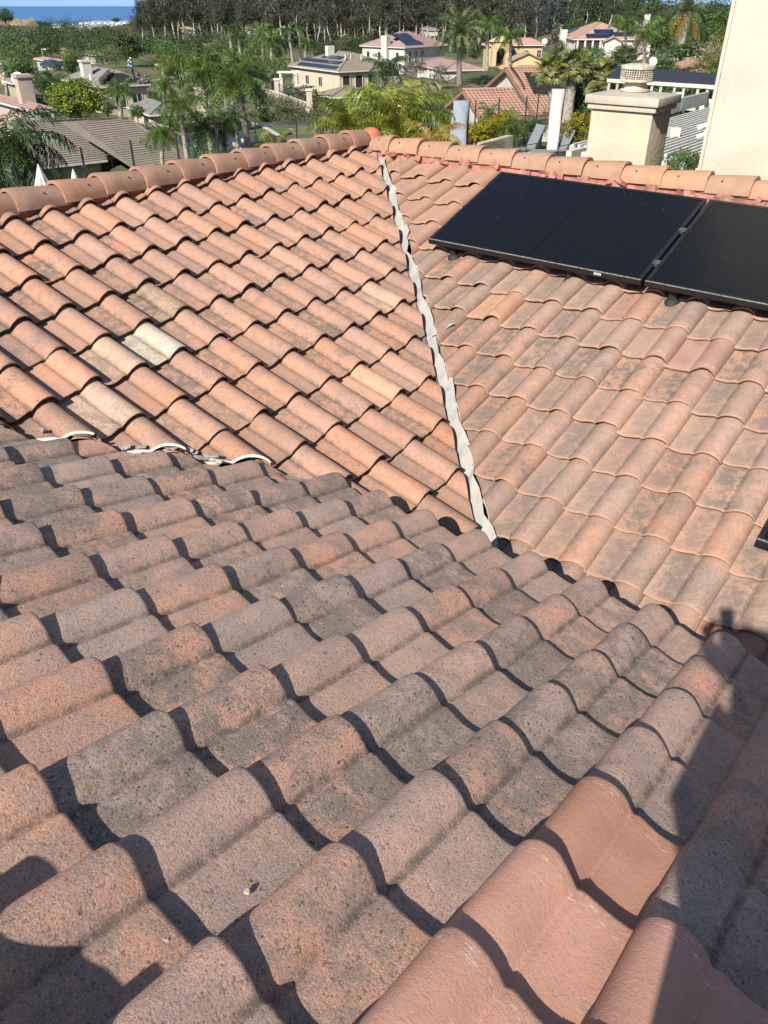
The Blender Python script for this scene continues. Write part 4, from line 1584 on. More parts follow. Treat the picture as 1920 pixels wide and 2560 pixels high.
# --- white house with pinkish roof and a zigzag of panels
H2 = house2('white_house', 'white house with pinkish tile roof, tall white chimney and black solar zigzag', (1012, 119), (899, 114), (1120, 113), 205, 5.6, W_WHITE, R_PINK, 'hip', 22)
for j in range(3):
    solar_on(H2, 0, H2.lenR * 0.10 + (0.7 if j % 2 else 0), 0.8 + j * 1.9, 5 if j != 1 else 4, 1, 1.25, 1.8)
box_on(H2, 'chimney', (0.2, H2.lenL * 0.42, 3.9), (1.5, 1.6, 7.8), W_WHITE)
for u in (.15, .55, .8):
    window(H2, 'L', H2.lenL * u, 3.6, 1.0, 2.0, (1, 1))
for u in (.12, .26, .40):
    window(H2, 'R', H2.lenR * u, 3.6, 1.1, 2.4, (2, 2))
H2b = house2('wing', None, (1110, 176), (1035, 160), (1213, 171), 160, 3.6, W_WHITE, R_PINK, 'hip', 16, parent=H2.root)
for k in range(3):
    window(H2b, 'R', 2.2 + k * 3.4, 1.7, 1.0, 2.0, (1, 3), M_BLACK)
for k in range(4):
    box_on(H2b, 'column', (-0.3, 1.0 + k * 2.2, 1.6), (0.35, 0.35, 3.2), M_TRIM)

# --- yellow house with arched tower and brown garage
H3 = house2('yellow_house', 'yellow house with arched tower, salmon tile roof and brown garage door', (1216, 113), (1204, 110), (1363, 113), 200, 6.2, W_YEL, R_SALM, 'hip', 24)
for u in (.42, .66, .88):
    window(H3, 'R', H3.lenR * u, 4.5, 1.1, 1.6, (2, 2))
box_on(H3, 'chimney', (H3.lenR * .45, H3.lenL * .62, H3.ridge[0].z), (1.3, 1.2, 1.8), W_WHITE, H3.roof)
# satellite dish is built below; tower with an arched opening
mb = MB()
tw_ = 3.6
mb.box((1.5, -0.6, 3.3), (0.9, 3.0, 7.2))
mb.box((4.5, -0.6, 3.3), (0.9, 3.0, 7.2))
mb.box((3.0, -0.6, 6.3), (2.1, 3.0, 1.2))
mb.box((3.0, -0.9, 1.4), (2.1, 2.4, 0.5))
for q in range(6):
    a0_, a1_ = math.pi * q / 6, math.pi * (q + 1) / 6
    xm = 3.0 - 1.05 * math.cos((a0_ + a1_) / 2)
    zt_ = 4.8 + 0.95 * math.sin((a0_ + a1_) / 2)
    mb.box((xm, -0.6, (zt_ + 5.9) / 2), (0.36, 2.9, 5.9 - zt_))
mb.add([(0.6, -2.4, 6.9), (5.4, -2.4, 6.9), (5.4, 1.2, 6.9), (0.6, 1.2, 6.9), (3, -2.4, 8.0), (3, 1.2, 8.0)], [(0, 1, 4), (3, 5, 2), (0, 4, 5, 3), (1, 2, 5, 4), (0, 3, 2, 1)])
mb.obj('tower', W_YEL, H3.root, H3.mw)
mb = MB()
mb.box((3.0, 0.2, 4.3), (2.1, 0.2, 3.2))
mb.obj('archway', M_BLACK, H3.root, H3.mw)
mb = MB()
mb.box((3.0, -2.3, 2.0), (3.0, 1.4, 0.6))
mb.obj('balcony', W_PINKB, H3.root, H3.mw)
H3b = house2('wing', None, (1278, 151), (1268, 146), (1362, 153), 186, 3.4, W_YEL, R_SALM, 'gableY', 22, parent=H3.root)
mb = MB()
gw = H3b.lenR * 0.62
mb.box((H3b.lenR * .54, H3b.over - 0.03, 1.25), (gw, 0.08, 2.5))
gd = mb.obj('garage_door', M_GARAGE, H3.root, H3b.mw)
for k in range(4):
    mb = MB()
    mb.box((H3b.lenR * .54, H3b.over - 0.09, 0.32 + k * 0.62), (gw - .1, 0.05, 0.56))
    mb.obj('door_panel', M_GARAGE, gd, H3b.mw)

# --- white house with dark porch on the right
H4 = house2('white_villa', 'white villa with salmon tile roof, three black solar arrays and shaded porch', (1434, 98), (1396, 89), (1600, 95), 210, 6.4, W_WHITE, R_SALM, 'hip', 22)
solar_on(H4, 0, H4.lenR * 0.20, 0.5, 6, 1, 1.1, 1.9)
solar_on(H4, 0, H4.lenR * 0.34, 2.7, 4, 1, 1.1, 1.9)
solar_on(H4, 0, H4.lenR * 0.56, 1.3, 5, 1, 1.1, 1.9)
solar_on(H4, 3, 1.0, 0.6, 4, 2, 1.1, 1.8)
mb = MB()
mb.box((H4.lenR * .24, H4.over - .02, 4.9), (H4.lenR * .40, 0.1, 2.6))
mb.obj('porch_opening', M_BLACK, H4.root, H4.mw)
for k in range(4):
    box_on(H4, 'column', (H4.lenR * (.07 + .115 * k), H4.over - .2, 4.9), (0.4, 0.4, 2.6), M_TRIM)
for k in range(3):
    window(H4, 'L', 1.2 + k * 2.3, 4.2, 1.0, 2.6, (2, 1))
H4b = house2('wing', None, (1508, 104), (1503, 99), (1560, 104), 206, 6.0, W_WHITE, R_SALM, 'gableY', 24, parent=H4.root)
window(H4b, 'R', H4b.lenR * .5, 4.2, 1.6, 2.8, (2, 2), M_TRIM)
box_on(H4, 'chimney', (-.6, H4.lenL * .5, 4.0), (1.6, 1.4, 8.0), W_WHITE)

# --- low white house with two gabled orange roofs behind the hedge
H5 = house2('gabled_house', 'low white house with orange wavy tile roofs and long white gable, behind the yellow hedge', (1338, 290), (1186, 240), (1452, 277), 62, 3.2, W_WHITE, R_ORNG, 'gableX', 20, over=0.4)
tiled(H5, 0, m=R_ORNG)
tiled(H5, 1, m=R_ORNG)
solar_on(H5, 0, 1.2, 1.1, 0, 0)
# dark shade netting strip on that roof
s = H5.slopes[0]
ux = (s[1] - s[0]).normalized()
vy = (s[3] - s[0])
n_ = ux.cross(vy.normalized())
mb = MB()
q = [s[0] + ux * 0.9 + vy * 0.42 + n_ * .12, s[0] + ux * 7.0 + vy * 0.30 + n_ * .12, s[0] + ux * 7.0 + vy * 0.80 + n_ * .12, s[0] + ux * 1.2 + vy * 0.86 + n_ * .12]
for i in range(16):
    p = q[0].lerp(q[3], i / 15)
    w = q[1].lerp(q[2], i / 15)
    mb.beam(p, w, 0.13, 0.05)
dk = mb.obj('pool_heater_tubes', M_BLACK, H5.roof, H5.mw)
tag(dk, kind='stuff')
mb = MB()
mb.tube([s[3] + ux * .3 + n_ * .3 - vy * .02, s[3] + ux * .35 + n_ * .35 - vy * .3, s[3] + ux * .3 + n_ * .3 - vy * .5], 0.05, 6)
mb.obj('black_pipe', M_BLACK, H5.roof, H5.mw)
H5b = house2('wing', None, (1199, 294), (1112, 264), (1330, 292), 58, 3.0, W_WHITE, R_ORNG, 'gableX', 20, parent=H5.root, over=0.4)
tiled(H5b, 0, m=R_ORNG)
tiled(H5b, 1, m=R_ORNG)
window(H5b, 'L', H5b.lenL * .5, 1.7, 1.1, 1.4)
window(H5b, 'R', 2.0, 1.6, 1.4, 1.4)

# --- low house with grey flat tiles on the left: slopes stepped one before the other
H6 = House()
zE = -10.6
def on_plane(pxy, e0, e1, z0, pitch):
    """where a sight line meets the roof plane that rises from the eave e0-e1"""
    d = (e1 - e0).normalized()
    up_ = Vector((-d.y, d.x, 0))
    if up_.y < 0:
        up_ = -up_
    t_ = math.tan(rad(pitch))
    q = ray(*pxy)
    # (q*k).z = z0 + t_*((q*k - e0).up_)
    k = (z0 - t_ * e0.dot(up_)) / (q.z - t_ * q.dot(up_))
    return q * k
def lev(pxy, z_):
    q = ray(*pxy)
    return q * (z_ / q.z)
base6 = lev((300, 420), zE) - Z * 2.9
H6.root = thing('grey_roof_house', base6, 'low house under stepped grey flat-tile roofs, left behind the dark fence posts', 'house')
H6.mw = world_of(H6.root)
anchor(base6)
anchor(base6 + Vector((6, 8, 0)))
anchor(base6 + Vector((-8, 8, 0)))
I6 = H6.mw.inverted()
H6.slopes = []
for (eL, eR, top, z_) in (((340, 420), (466, 401), [(319, 297), (156, 303)], zE), ((150, 400), (379, 367), [(156, 304), (20, 305)], zE + .12), ((20, 427), (268, 399), [(118, 353), (0, 350)], zE + .10)):
    e0, e1 = lev(eL, z_), lev(eR, z_)
    H6.slopes.append([I6 @ e0, I6 @ e1] + [I6 @ on_plane(q, e0, e1, z_, 17) for q in top])
mb = MB()
for s in H6.slopes:
    n = len(s)
    mb.add(s + [p_ - Z * .2 for p_ in s], [tuple(range(n)), tuple(range(2 * n - 1, n - 1, -1))] + [(i, n + i, n + (i + 1) % n, (i + 1) % n) for i in range(n)])
H6.roof = mb.obj('roof', R_GREY, H6.root, H6.mw)
for i in range(3):
    tiled(H6, i, False, tl=0.37, m=R_GREY)
    s = H6.slopes[i]
    mb = MB()
    for p_, q_ in ((s[1], s[2]), (s[2], s[3])):
        L_ = (q_ - p_).length
        d_ = (q_ - p_).normalized()
        for k in range(int(L_ / .4)):
            mb.beam(p_ + d_ * (k * .4) + Z * .10, p_ + d_ * (k * .4 + .43) + Z * .13, .24, .07)
    mb.obj('ridge_tiles', R_GREY, H6.roof, H6.mw)['kind'] = 'stuff'
    mb = MB()
    mb.beam(s[0] - Z * .08, s[1] - Z * .08, .14, .16)
    mb.obj('gutter', M_TRIM, H6.roof, H6.mw)
    d_ = (s[1] - s[0]).normalized()
    inn = Vector((-d_.y, d_.x, 0))
    inn = inn if inn.y > 0 else -inn
    mb = MB()
    a_, b_ = s[0] + inn * .6, s[1] + inn * .6
    a_.z = b_.z = s[0].z - 1.6
    mb.beam(a_, b_ - d_ * .5, .2, 2.9)
    w_ = mb.obj('wall', W_OLIVE, H6.root, H6.mw)
    if i == 1:
        L_ = (b_ - a_).length
        for u in (.50, .62, .76, .86):
            c_ = a_.lerp(b_, u) - inn * .12
            R_ = Matrix.Rotation(math.atan2(d_.y, d_.x), 3, 'Z')
            mb = MB()
            for sx in (-1, 1):
                mb.box(c_ + R_ @ Vector((sx * .52, 0, .35)), (.08, .08, 1.5), R_)
            for sz in (-1, 1):
                mb.box(c_ + Vector((0, 0, .35 + sz * .75)), (1.1, .08, .08), R_)
            f_ = mb.obj('window', M_TRIM, H6.root, H6.mw)
            mb = MB()
            mb.box(c_ + Vector((0, 0, .35)), (1.0, .03, 1.45), R_)
            mb.obj('pane', M_GLASSD, f_, H6.mw)
mb = MB()
s = H6.slopes[0]
inn = Vector((0, 1, 0))
mb.beam(s[0] + Vector((.3, .5, -1.6)), s[0] + Vector((.6, 5.5, -1.6)), .2, 2.9)
mb.obj('wall', W_OLIVE, H6.root, H6.mw)

# --- house being re-roofed
H7 = house2('reroofed_house', 'cream house being re-roofed, black underlay bare and tiles stacked on its hips', (247, 217), (152, 197), (388, 212), 105, 4.6, W_CREAM, R_GREY2, 'hip', 21)
s = H7.slopes[0]
n_ = Vector((0, -math.sin(rad(21)), math.cos(rad(21))))
c0, c1 = s[0], s[1]
top = s[2] if len(s) == 3 else s[2]
def onr(u, v):
    """point on the front slope, u along the eave, v up it"""
    p = c0.lerp(c1, u)
    t = s[-1] if len(s) == 4 else s[2]
    t2 = s[2]
    return p.lerp((t.lerp(t2, u)), v) + n_ * 0.05
mb = MB()
mb.add([onr(.04, .16), onr(.96, .16), onr(.96, .78), onr(.04, .78)], [(0, 1, 2, 3)])
mb.obj('black_underlay', plain('roofing_felt', (0.018, 0.018, 0.021), 0.9, 0.2, 1), H7.roof, H7.mw)
mb = MB()
mb.add([onr(.1, .79), onr(.9, .79), onr(.9, .97), onr(.1, .97)], [(0, 1, 2, 3)])
mb.obj('bare_roof_deck', plain('brown_felt', (0.24, 0.17, 0.12), 0.9, 0.2, 1), H7.roof, H7.mw)
rr = random.Random(12)
mt = plain('stacked_tile', (0.19, 0.165, 0.135), 0.95, 0.25, 3)
for i in range(9):
    f = i / 9
    e = c0.lerp(s[-1] if len(s) == 4 else s[2], 0.15 + 0.8 * f) if i < 7 else c1.lerp(s[2], 0.2 + 0.2 * (i - 7))
    mb = MB()
    for k in range(5):
        mb.box(e + Vector((rr.uniform(-.06, .06), rr.uniform(-.1, .1), 0.10 + 0.12 * k)), (0.48, 0.34, 0.10), Matrix.Rotation(rr.uniform(-.25, .25), 3, 'Z'))
    o = tag(mb.obj('tile_stack', mt, None, H7.mw), 'grey-brown stack of removed roof tiles standing on the re-roofed hip', 'tile stack', 'tile stacks on the re-roofed house')
mb = MB()
for i in range(30):
    p = onr(rr.uniform(.70, .97), rr.uniform(.02, .15))
    mb.box(p + n_ * rr.uniform(.03, .25), (0.42, 0.32, 0.04), Euler((rr.uniform(-.7, .7), rr.uniform(-.7, .7), rr.uniform(0, 3))).to_matrix())
o = mb.obj('loose_tiles', mt, None, H7.mw)
tag(o, 'heap of loose grey roof tiles on the re-roofed eave', 'tile heap', kind='stuff')
box_on(H7, 'chimney', (H7.lenR * .2, H7.lenL * .55, H7.ridge[0].z - .9), (1.1, 1.1, 3.4), W_WHITE, H7.roof)
box_on(H7, 'chimney_cap', (H7.lenR * .2, H7.lenL * .55, H7.ridge[0].z + .9), (1.35, 1.35, 0.22), W_WHITE, H7.roof)
mb = MB()
mb.tube([(0.9, H7.lenL * .35, 4.8), (0.9, H7.lenL * .35, 5.7)], [0.22, 0.1], 8)
mb.obj('vent_pipe', M_TRIM, H7.roof, H7.mw)
for u in (.3, .5, .72):
    window(H7, 'L', H7.lenL * u, 2.9, 1.0, 1.8, (1, 1))
for u in (.3, .6, .9):
    window(H7, 'R', H7.lenR * u, 2.9, 1.4, 1.5, (2, 1))
H10 = house2('cream_cottage', 'cream house wing with grey hip roof and a row of white-framed windows, behind drooping palms', (374, 287), (318, 266), (472, 280), 90, 3.4, W_CREAM, R_GREY2, 'hip', 20)
tiled(H10, 0, False, tl=0.36, m=R_GREY2)
tiled(H10, 3, False, tl=0.36, m=R_GREY2)
for k in range(4):
    window(H10, 'R', H10.lenR * .42 + k * 0.72, 2.0, 0.70, 1.9, (1, 1))

# --- pink tiled house at the left edge
H8 = house2('pink_roof_house', 'house with pink wavy tile roof and stout chimney at the left edge', (84, 277), (-40, 244), (133, 265), 80, 3.6, W_PINKB, R_PINK, 'hip', 20)
tiled(H8, 0, m=R_PINK)
tiled(H8, 3, m=R_PINK)
c = at(62, 224, 84)
mb = MB()
loc = H8.mw.inverted() @ c
mb.box(loc + Vector((0, 0, -1)), (1.3, 1.1, 4.2))
mb.box(loc + Vector((0, 0, 1.15)), (1.55, 1.35, 0.25))
mb.obj('chimney', W_PINKB, H8.roof, H8.mw)
window(H8, 'R', 2.0, 2.0, 1.6, 1.5, (2, 1))

# --- farther houses
H9 = house2('flat_house', 'pale flat-roofed house with carport behind the round dark green tree', (118, 152), (84, 146), (160, 149), 190, 3.4, W_WHITE, R_SALM, 'hip', 8)
mb = MB()
mb.box((H9.lenR * .55, H9.over - .02, 1.5), (H9.lenR * .4, .1, 2.6))
mb.obj('carport_opening', M_BLACK, H9.root, H9.mw)
window(H9, 'L', 2.5, 2.0, 2.4, 1.4, (2, 1))
H11 = house2('orange_roof_house', 'low house with long orange roof below the eucalyptus stand', (560, 142), (476, 131), (582, 138), 220, 3.2, W_WHITE, R_ORNG, 'hip', 18)
box_on(H11, 'chimney', (1.0, H11.lenL * .6, 4.2), (1.4, 1.2, 2.8), W_PINKB, H11.roof)
window(H11, 'R', 1.5, 1.8, 1.4, 1.3)
H13 = house2('yellow_gable_house', 'yellow gabled house with dark red roof edge beyond the black pergola panel', (1702, 166), (1676, 160), (1800, 152), 84, 4.6, W_YEL, R_ORNG, 'gableY', 14)
window(H13, 'R', 4.2, 2.4, 1.2, 1.4)
H14 = house2('small_white_house', 'small white gable with salmon roof behind the chimney cap', (1590, 133), (1578, 129), (1628, 131), 150, 3.6, W_WHITE, R_SALM, 'gableY', 22)
H15 = house2('white_gable_house', 'white house with dark slate gable left of the weeping tree', (1712, 119), (1704, 114), (1772, 116), 160, 4.4, W_WHITE, R_DARK, 'gableY', 26)
window(H15, 'R', H15.lenR * .5, 2.2, 1.2, 1.6)
H16 = house2('tall_white_house', 'tall white house with grey roof right of the big date palm', (1773, 72), (1766, 70), (1812, 70), 200, 7.0, W_WHITE, R_DARK, 'hip', 24)
window(H16, 'R', 1.5, 4.5, 1.4, 1.6)
H17 = house2('white_turret_house', 'white house with steep grey roof peeking above palms', (1606, 64), (1597, 62), (1640, 62), 240, 7.5, W_WHITE, R_GREY2, 'hip', 36)
box_on(H17, 'chimney', (1.0, 1.0, 8.0), (1.4, 1.4, 4.0), W_WHITE, H17.roof)
window(H17, 'R', 2.2, 5.0, 1.4, 1.6)
H18 = house2('dark_roof_shed', 'dark hip-roofed garden house under the date palm', (1656, 137), (1646, 135), (1700, 136), 165, 3.2, W_WHITE, R_DARK, 'hip', 28)
window(H18, 'R', 1.5, 1.6, 1.0, 1.2)
H19 = house2('grey_hip_house', 'small grey hip-roofed house at the far left edge', (18, 160), (-18, 156), (38, 158), 150, 3.2, W_PINKB, R_GREY2, 'hip', 20)
window(H19, 'R', 1.0, 1.8, 1.0, 1.2)
H20 = house2('dark_lean_house', 'dark grey low roof with white dish beside the pink-roofed house', (30, 208), (6, 200), (56, 204), 112, 3.0, W_OLIVE, R_GREY2, 'hip', 14)
window(H20, 'R', 1.0, 1.6, 1.0, 1.2)
far_houses_near = [(232, 137, 66, 262, 'low tan-roofed house among the valley trees, left of the dark round tree'), (166, 124, 40, 300, 'small tan roof among the valley trees right of the lamps'), (52, 150, 44, 220, 'low salmon-roofed house beside the lime tree'), (410, 164, 46, 210, 'low grey-roofed house behind the queen palms')]
for i, (x, y, w, Y_, lab) in enumerate(far_houses_near):
    Hf = house2('bungalow', lab, (x, y + 1), (x - w * .5, y - 3), (x + w * .55, y - 2), Y_, 3.4, W_CREAM if i % 2 else W_WHITE, (R_GREY, R_PINK, R_SALM, R_GREY2)[i], 'hip', 18)
    for u in (.2, .5, .8):
        window(Hf, 'R', Hf.lenR * u, 1.9, 1.3, 1.3, (2, 1))
far_houses = [(868, 92, 44, 'white house glimpsed between pale trunks, above the beige roof ridge'), (632, 72, 40, 'white house glimpsed high between the left trunks'), (1075, 74, 46, 'white gable glimpsed behind the pink roof and date palm'), (470, 72, 36, 'pale house among trunks above the orange roof'), (1395, 62, 30, 'cream house beside the dark bluish trees')]
for i, (x, y, w, lab) in enumerate(far_houses):
    Hf = house2('distant_house', lab, (x, y + 1), (x - w * .55, y - 2), (x + w * .5, y - 1), 370, 7.5, W_WHITE, R_SALM if i % 2 else R_GREY, 'hip', 22)
    for u in (.25, .7):
        window(Hf, 'R', Hf.lenR * u, 4.6, 1.6, 2.0, (2, 1))
        window(Hf, 'L', Hf.lenL * u * .8, 4.6, 1.6, 2.0, (2, 1))

# --- greenhouses on the coastal shelf
M_GH = plain('greenhouse_plastic', (0.60, 0.61, 0.60), 0.6, 0.05, .05)
M_GHD = plain('greenhouse_side', (0.44, 0.46, 0.46), 0.6, 0.1, .1)
def greenhouse(px0, px1, py_t, py_b, Y, bays, label):
    A_, B_ = at(px0, py_b, Y), at(px1, py_b, Y)
    zt_ = at(px0, py_t, Y).z
    h = zt_ - A_.z
    root = thing('greenhouse', A_, label, 'greenhouse')
    anchor(A_)
    anchor(B_)
    L = B_.x - A_.x
    mb = MB()
    mb.box((L / 2, 30, h * .36), (L, 60, h * .72))
    part('wall', mb, M_GHD, root)
    for k in range(bays):
        mb = MB()
        w = L / bays
        x = k * w
        mb.add([(x, -.3, h * .7), (x + w, -.3, h * .7), (x + w, 60, h * .7), (x, 60, h * .7), (x + w / 2, -.3, h), (x + w / 2, 60, h)], [(0, 1, 4), (3, 5, 2), (0, 4, 5, 3), (1, 2, 5, 4)])
        part('roof_bay', mb, M_GH, root)
        mb = MB()
        mb.box((x + w / 2, -.5, h * .34), (w * .8, .6, h * .5))
        part('panel', mb, M_GH, root)
greenhouse(86, 232, 63, 84, 900, 9, 'long white greenhouse with lit bays in front, on the shelf above the sea')
greenhouse(196, 322, 55, 76, 960, 8, 'farther white greenhouse with pale flat front, right of the bays')

# --- near yard -------------------------------------------------------
for gx in range(-24, 28, 6):
    for gy in range(-34, 40, 6):
        P_ = Vector((gx, gy, GROUND))
        if gy < 26 or gx > 0:
            anchor(P_)
for px, py, Y in ((700, 318, 84), (760, 330, 80), (560, 350, 74), (620, 392, 60), (560, 410, 56), (330, 440, 48), (800, 300, 80), (690, 262, 104), (1000, 320, 58),
                  (1100, 300, 70), (1180, 230, 100), (1250, 215, 115), (1500, 190, 90), (1600, 170, 110), (1750, 175, 90), (480, 150, 190), (330, 160, 170), (200, 130, 330), (60, 120, 330),
                  (300, 92, 520), (20, 100, 520), (200, 90, 700), (150, 96, 800), (900, 130, 300), (1300, 105, 320), (1700, 60, 320), (1900, 40, 420), (700, 120, 300), (450, 112, 320),
                   (430, 60, 500), (520, 30, 560), (640, 24, 560), (760, 22, 560), (880, 20, 560), (1000, 20, 560), (1120, 20, 560), (1240, 20, 560), (1360, 20, 560), (1480, 20, 560), (1600, 22, 560), (1720, 24, 560), (1840, 24, 560), (1960, 24, 560), (700, 12, 900), (1100, 12, 900), (1500, 12, 900), (1900, 12, 900)):
    anchor(at(px, py, Y))

M_POST = plain('black_fence_post', (0.016, 0.016, 0.018), 0.5, 0.1, 8)
def glass_mat():
    m = NT('clear_fence_glass')
    m.b.inputs['Transmission Weight'].default_value = 1.0
    m.b.inputs['Base Color'].default_value = (0.92, 0.97, 0.96, 1)
    m.b.inputs['Roughness'].default_value = 0.02
    m.b.inputs['IOR'].default_value = 1.05
    return m.mat
M_FGLASS = glass_mat()
def fence(label, posts, ztop, zbot):
    pts = []
    for px, py in posts:
        d = ray(px, py)
        pts.append(d * (ztop / d.z))
    root = thing('glass_fence', Vector((pts[0].x, pts[0].y, zbot)), label, 'fence')
    for i, p in enumerate(pts):
        mb = MB()
        b = Vector((p.x, p.y, zbot))
        mb.box((p + b) / 2 - world_of(root).translation, (0.055, 0.055, p.z - b.z))
        part('post', mb, M_POST, root)
        if i:
            a = pts[i - 1]
            mb = MB()
            o = world_of(root).translation
            d = (p - a).normalized()
            mb.beam(a + d * .06 - Z * ((a.z - zbot) / 2) - o, p - d * .06 - Z * ((a.z - zbot) / 2) - o, 0.012, (a.z - zbot) - 0.15)
            part('pane', mb, M_FGLASS, root)
fence('glass pool fence on slim black posts along the drop left of the roof', [(30, 393), (125, 379), (201, 368), (325, 350), (439, 334), (539, 317), (637, 304), (740, 295), (830, 288)], -4.0, -5.5)
fence('glass fence on black posts beyond the sun loungers', [(1190, 250), (1249, 244), (1318, 241), (1347, 236), (1420, 232)], -4.0, -5.5)

# closed white parasols on the left
M_CLOTH = plain('white_canvas', (0.5, 0.47, 0.43), 0.9, 0.08, 5, 0.3, 15, bdist=0.02)
M_CLOTHG = plain('grey_canvas', (0.25, 0.275, 0.315), 0.9, 0.12, 2.5, 0.3, 8, bdist=0.03)
def closed_parasol(px, py, Y, label, s=1.0):
    T = at(px, py, Y)
    root = thing('closed_parasol', Vector((T.x, T.y, GROUND)), label, 'umbrella', 'closed white parasols below the left ridge')
    h = T.z - GROUND
    mb = MB()
    mb.tube([(0, 0, 0), (0, 0, h - .05)], 0.022, 8)
    part('pole', mb, M_ALU, root)
    for z0_, z1_, r0_, r1_ in ((h - 0.42, h - 0.02, 0.17 * s, 0.035), (h - 1.25, h - 0.36, 0.20 * s, 0.07)):
        mb = MB()
        n = 32
        vs, fs = [], []
        for j in range(5):
            t = j / 4
            for k in range(n):
                an = 2 * math.pi * k / n
                rr_ = (r0_ * (1 - t) + r1_ * t) * (1 + 0.22 * math.cos(an * 8) * (1 - t * .6))
                vs.append((rr_ * math.cos(an), rr_ * math.sin(an), z0_ + (z1_ - z0_) * t - 0.05 * math.cos(an * 8) * (1 - t)))
        for j in range(4):
            for k in range(n):
                fs.append((j * n + k, j * n + (k + 1) % n, (j + 1) * n + (k + 1) % n, (j + 1) * n + k))
        fs.append(tuple(range(4 * n, 5 * n)))
        mb.add(vs, fs)
        part('canopy', mb, M_CLOTH, root)
    mb = MB()
    mb.lathe((0, 0, h - .04), [(0.02, 0), (0.03, .03), (0.012, .07), (0.002, .09)], 10)
    part('finial', mb, M_CLOTH, root)
closed_parasol(96, 415, 19, 'closed two-tier white parasol, left of the pair', 1.05)
closed_parasol(183, 427, 19.6, 'closed white parasol, right of the pair and lower', 0.95)

def covered_umbrella(px, py_t, w_px, Y, mat_, label, tilt):
    T = at(px, py_t, Y)
    root = thing('covered_umbrella', Vector((T.x, T.y, GROUND)), label, 'umbrella')
    h = T.z - GROUND
    w = w_px * px_size(px, py_t, Y)
    mb = MB()
    n, m_ = 20, 10
    vs, fs = [], []
    for j in range(m_ + 1):
        t = j / m_
        z_ = 0.25 + (h - 0.25) * t
        for k in range(n):
            an = 2 * math.pi * k / n
            c_, s_ = math.cos(an), math.sin(an)
            sx = math.copysign(abs(c_) ** 0.5, c_) * w * .5 * (0.86 + 0.14 * t + 0.05 * math.sin(t * 9 + an * 3))
            sy = math.copysign(abs(s_) ** 0.5, s_) * w * .36 * (0.9 + 0.08 * math.sin(t * 7 + k))
            vs.append((sx + tilt * (t - .5), sy, z_))
    for j in range(m_):
        for k in range(n):
            fs.append((j * n + k, j * n + (k + 1) % n, (j + 1) * n + (k + 1) % n, (j + 1) * n + k))
    fs.append(tuple(range(m_ * n, (m_ + 1) * n)))
    mb.add(vs, fs)
    auto_smooth(part('cover', mb, mat_, root), 50)
    mb = MB()
    mb.tube([(w * .50, .1, 0), (w * .50, .1, h)], 0.04, 8)
    part('mast', mb, M_POST, root)
    mb = MB()
    mb.box((0, 0, .05), (w * 1.4, w * 1.4, .1))
    part('base', mb, M_POST, root)
covered_umbrella(1153, 252, 40, 30, M_CLOTHG, 'umbrella wrapped in a grey-blue cover behind the roof corner', 0.0)
covered_umbrella(1396, 223, 32, 33.5, plain('white_cover', (0.46, 0.445, 0.43), 0.9, 0.06, 3, 0.3, 8, bdist=0.03), 'tall umbrella wrapped in a white cover beside the loungers', 0.0)

# loungers, table, pots
M_SLING = plain('grey_sling_fabric', (0.16, 0.17, 0.175), 0.85, 0.06, 30)
def lounger(px, py, Y, rz, label):
    B = at(px, py, Y)
    root = thing('sun_lounger', Vector((B.x, B.y, GROUND + .05)), label, 'sun lounger', 'grey loungers on the far patio', rz)
    mb = MB()
    mb.beam((-.6, 0, .36), (.62, 0, .36), .62, .03)
    part('seat', mb, M_SLING, root)
    mb = MB()
    mb.beam((.62, 0, .37), (1.02, 0, 1.20), .62, .03)
    part('backrest', mb, M_SLING, root)
    for sy in (-1, 1):
        mb = MB()
        mb.tube([(-.85, sy * .33, .34), (.62, sy * .33, .34), (.9, sy * .33, .30)], .022, 6)
        part('side_rail', mb, M_POST, root)
        mb = MB()
        mb.tube([(.2, sy * .36, .34), (.25, sy * .36, .55), (.7, sy * .36, .60), (.72, sy * .36, .05)], .02, 6)
        part('armrest', mb, M_POST, root)
        for x in (-.75, .55):
            mb = MB()
            mb.tube([(x, sy * .33, .34), (x - .05, sy * .33, 0)], .02, 6)
            part('leg', mb, M_POST, root)
lounger(1290, 386, 33.5, rad(22), 'grey lounger with raised back standing in the open')
lounger(1368, 390, 33.2, rad(22), 'grey lounger half hidden behind the white covered umbrella')
B = at(1437, 394, 31)
t = thing('side_table', Vector((B.x, B.y, GROUND + .05)), 'small square black side table on the pale patio', 'table')
mb = MB()
mb.box((0, 0, .46), (.5, .5, .03))
part('tabletop', mb, M_POST, t)
for sx in (-1, 1):
    for sy in (-1, 1):
        mb = MB()
        mb.beam((sx * .23, sy * .23, .45), (sx * .23, sy * .23, 0), .025, .025, Vector((1, 0, 0)))
        part('leg', mb, M_POST, t)
M_POT = plain('charcoal_pot', (0.045, 0.045, 0.048), 0.6, 0.1, 6)
def potted(px, py_b, Y, r, h, kind, cw, chh, label, cat='potted plant'):
    B = at(px, py_b, Y)
    B.z = GROUND + .05
    root = thing('potted_plant', B, label, cat)
    mb = MB()
    mb.lathe((0, 0, 0), [(r * .72, 0), (r * .8, .03), (r, h - .03), (r, h), (r * .9, h), (r * .88, h - .05)], 20)
    auto_smooth(part('pot', mb, M_POT, root))
    me = CR[kind][0]
    put(bpy.data.objects.new('foliage', me), root, Matrix.Translation(B + Z * (h + chh * .42)) @ Matrix.Diagonal((cw, cw, chh * .55, 1)))
potted(1444, 383, 33.6, .36, .68, 'yellow', .62, 1.05, 'golden leafy shrub in a big charcoal pot by the side table')
potted(1336, 358, 36.5, .34, .62, 'round', .4, .45, 'dark grey pot with low shrub behind the loungers')
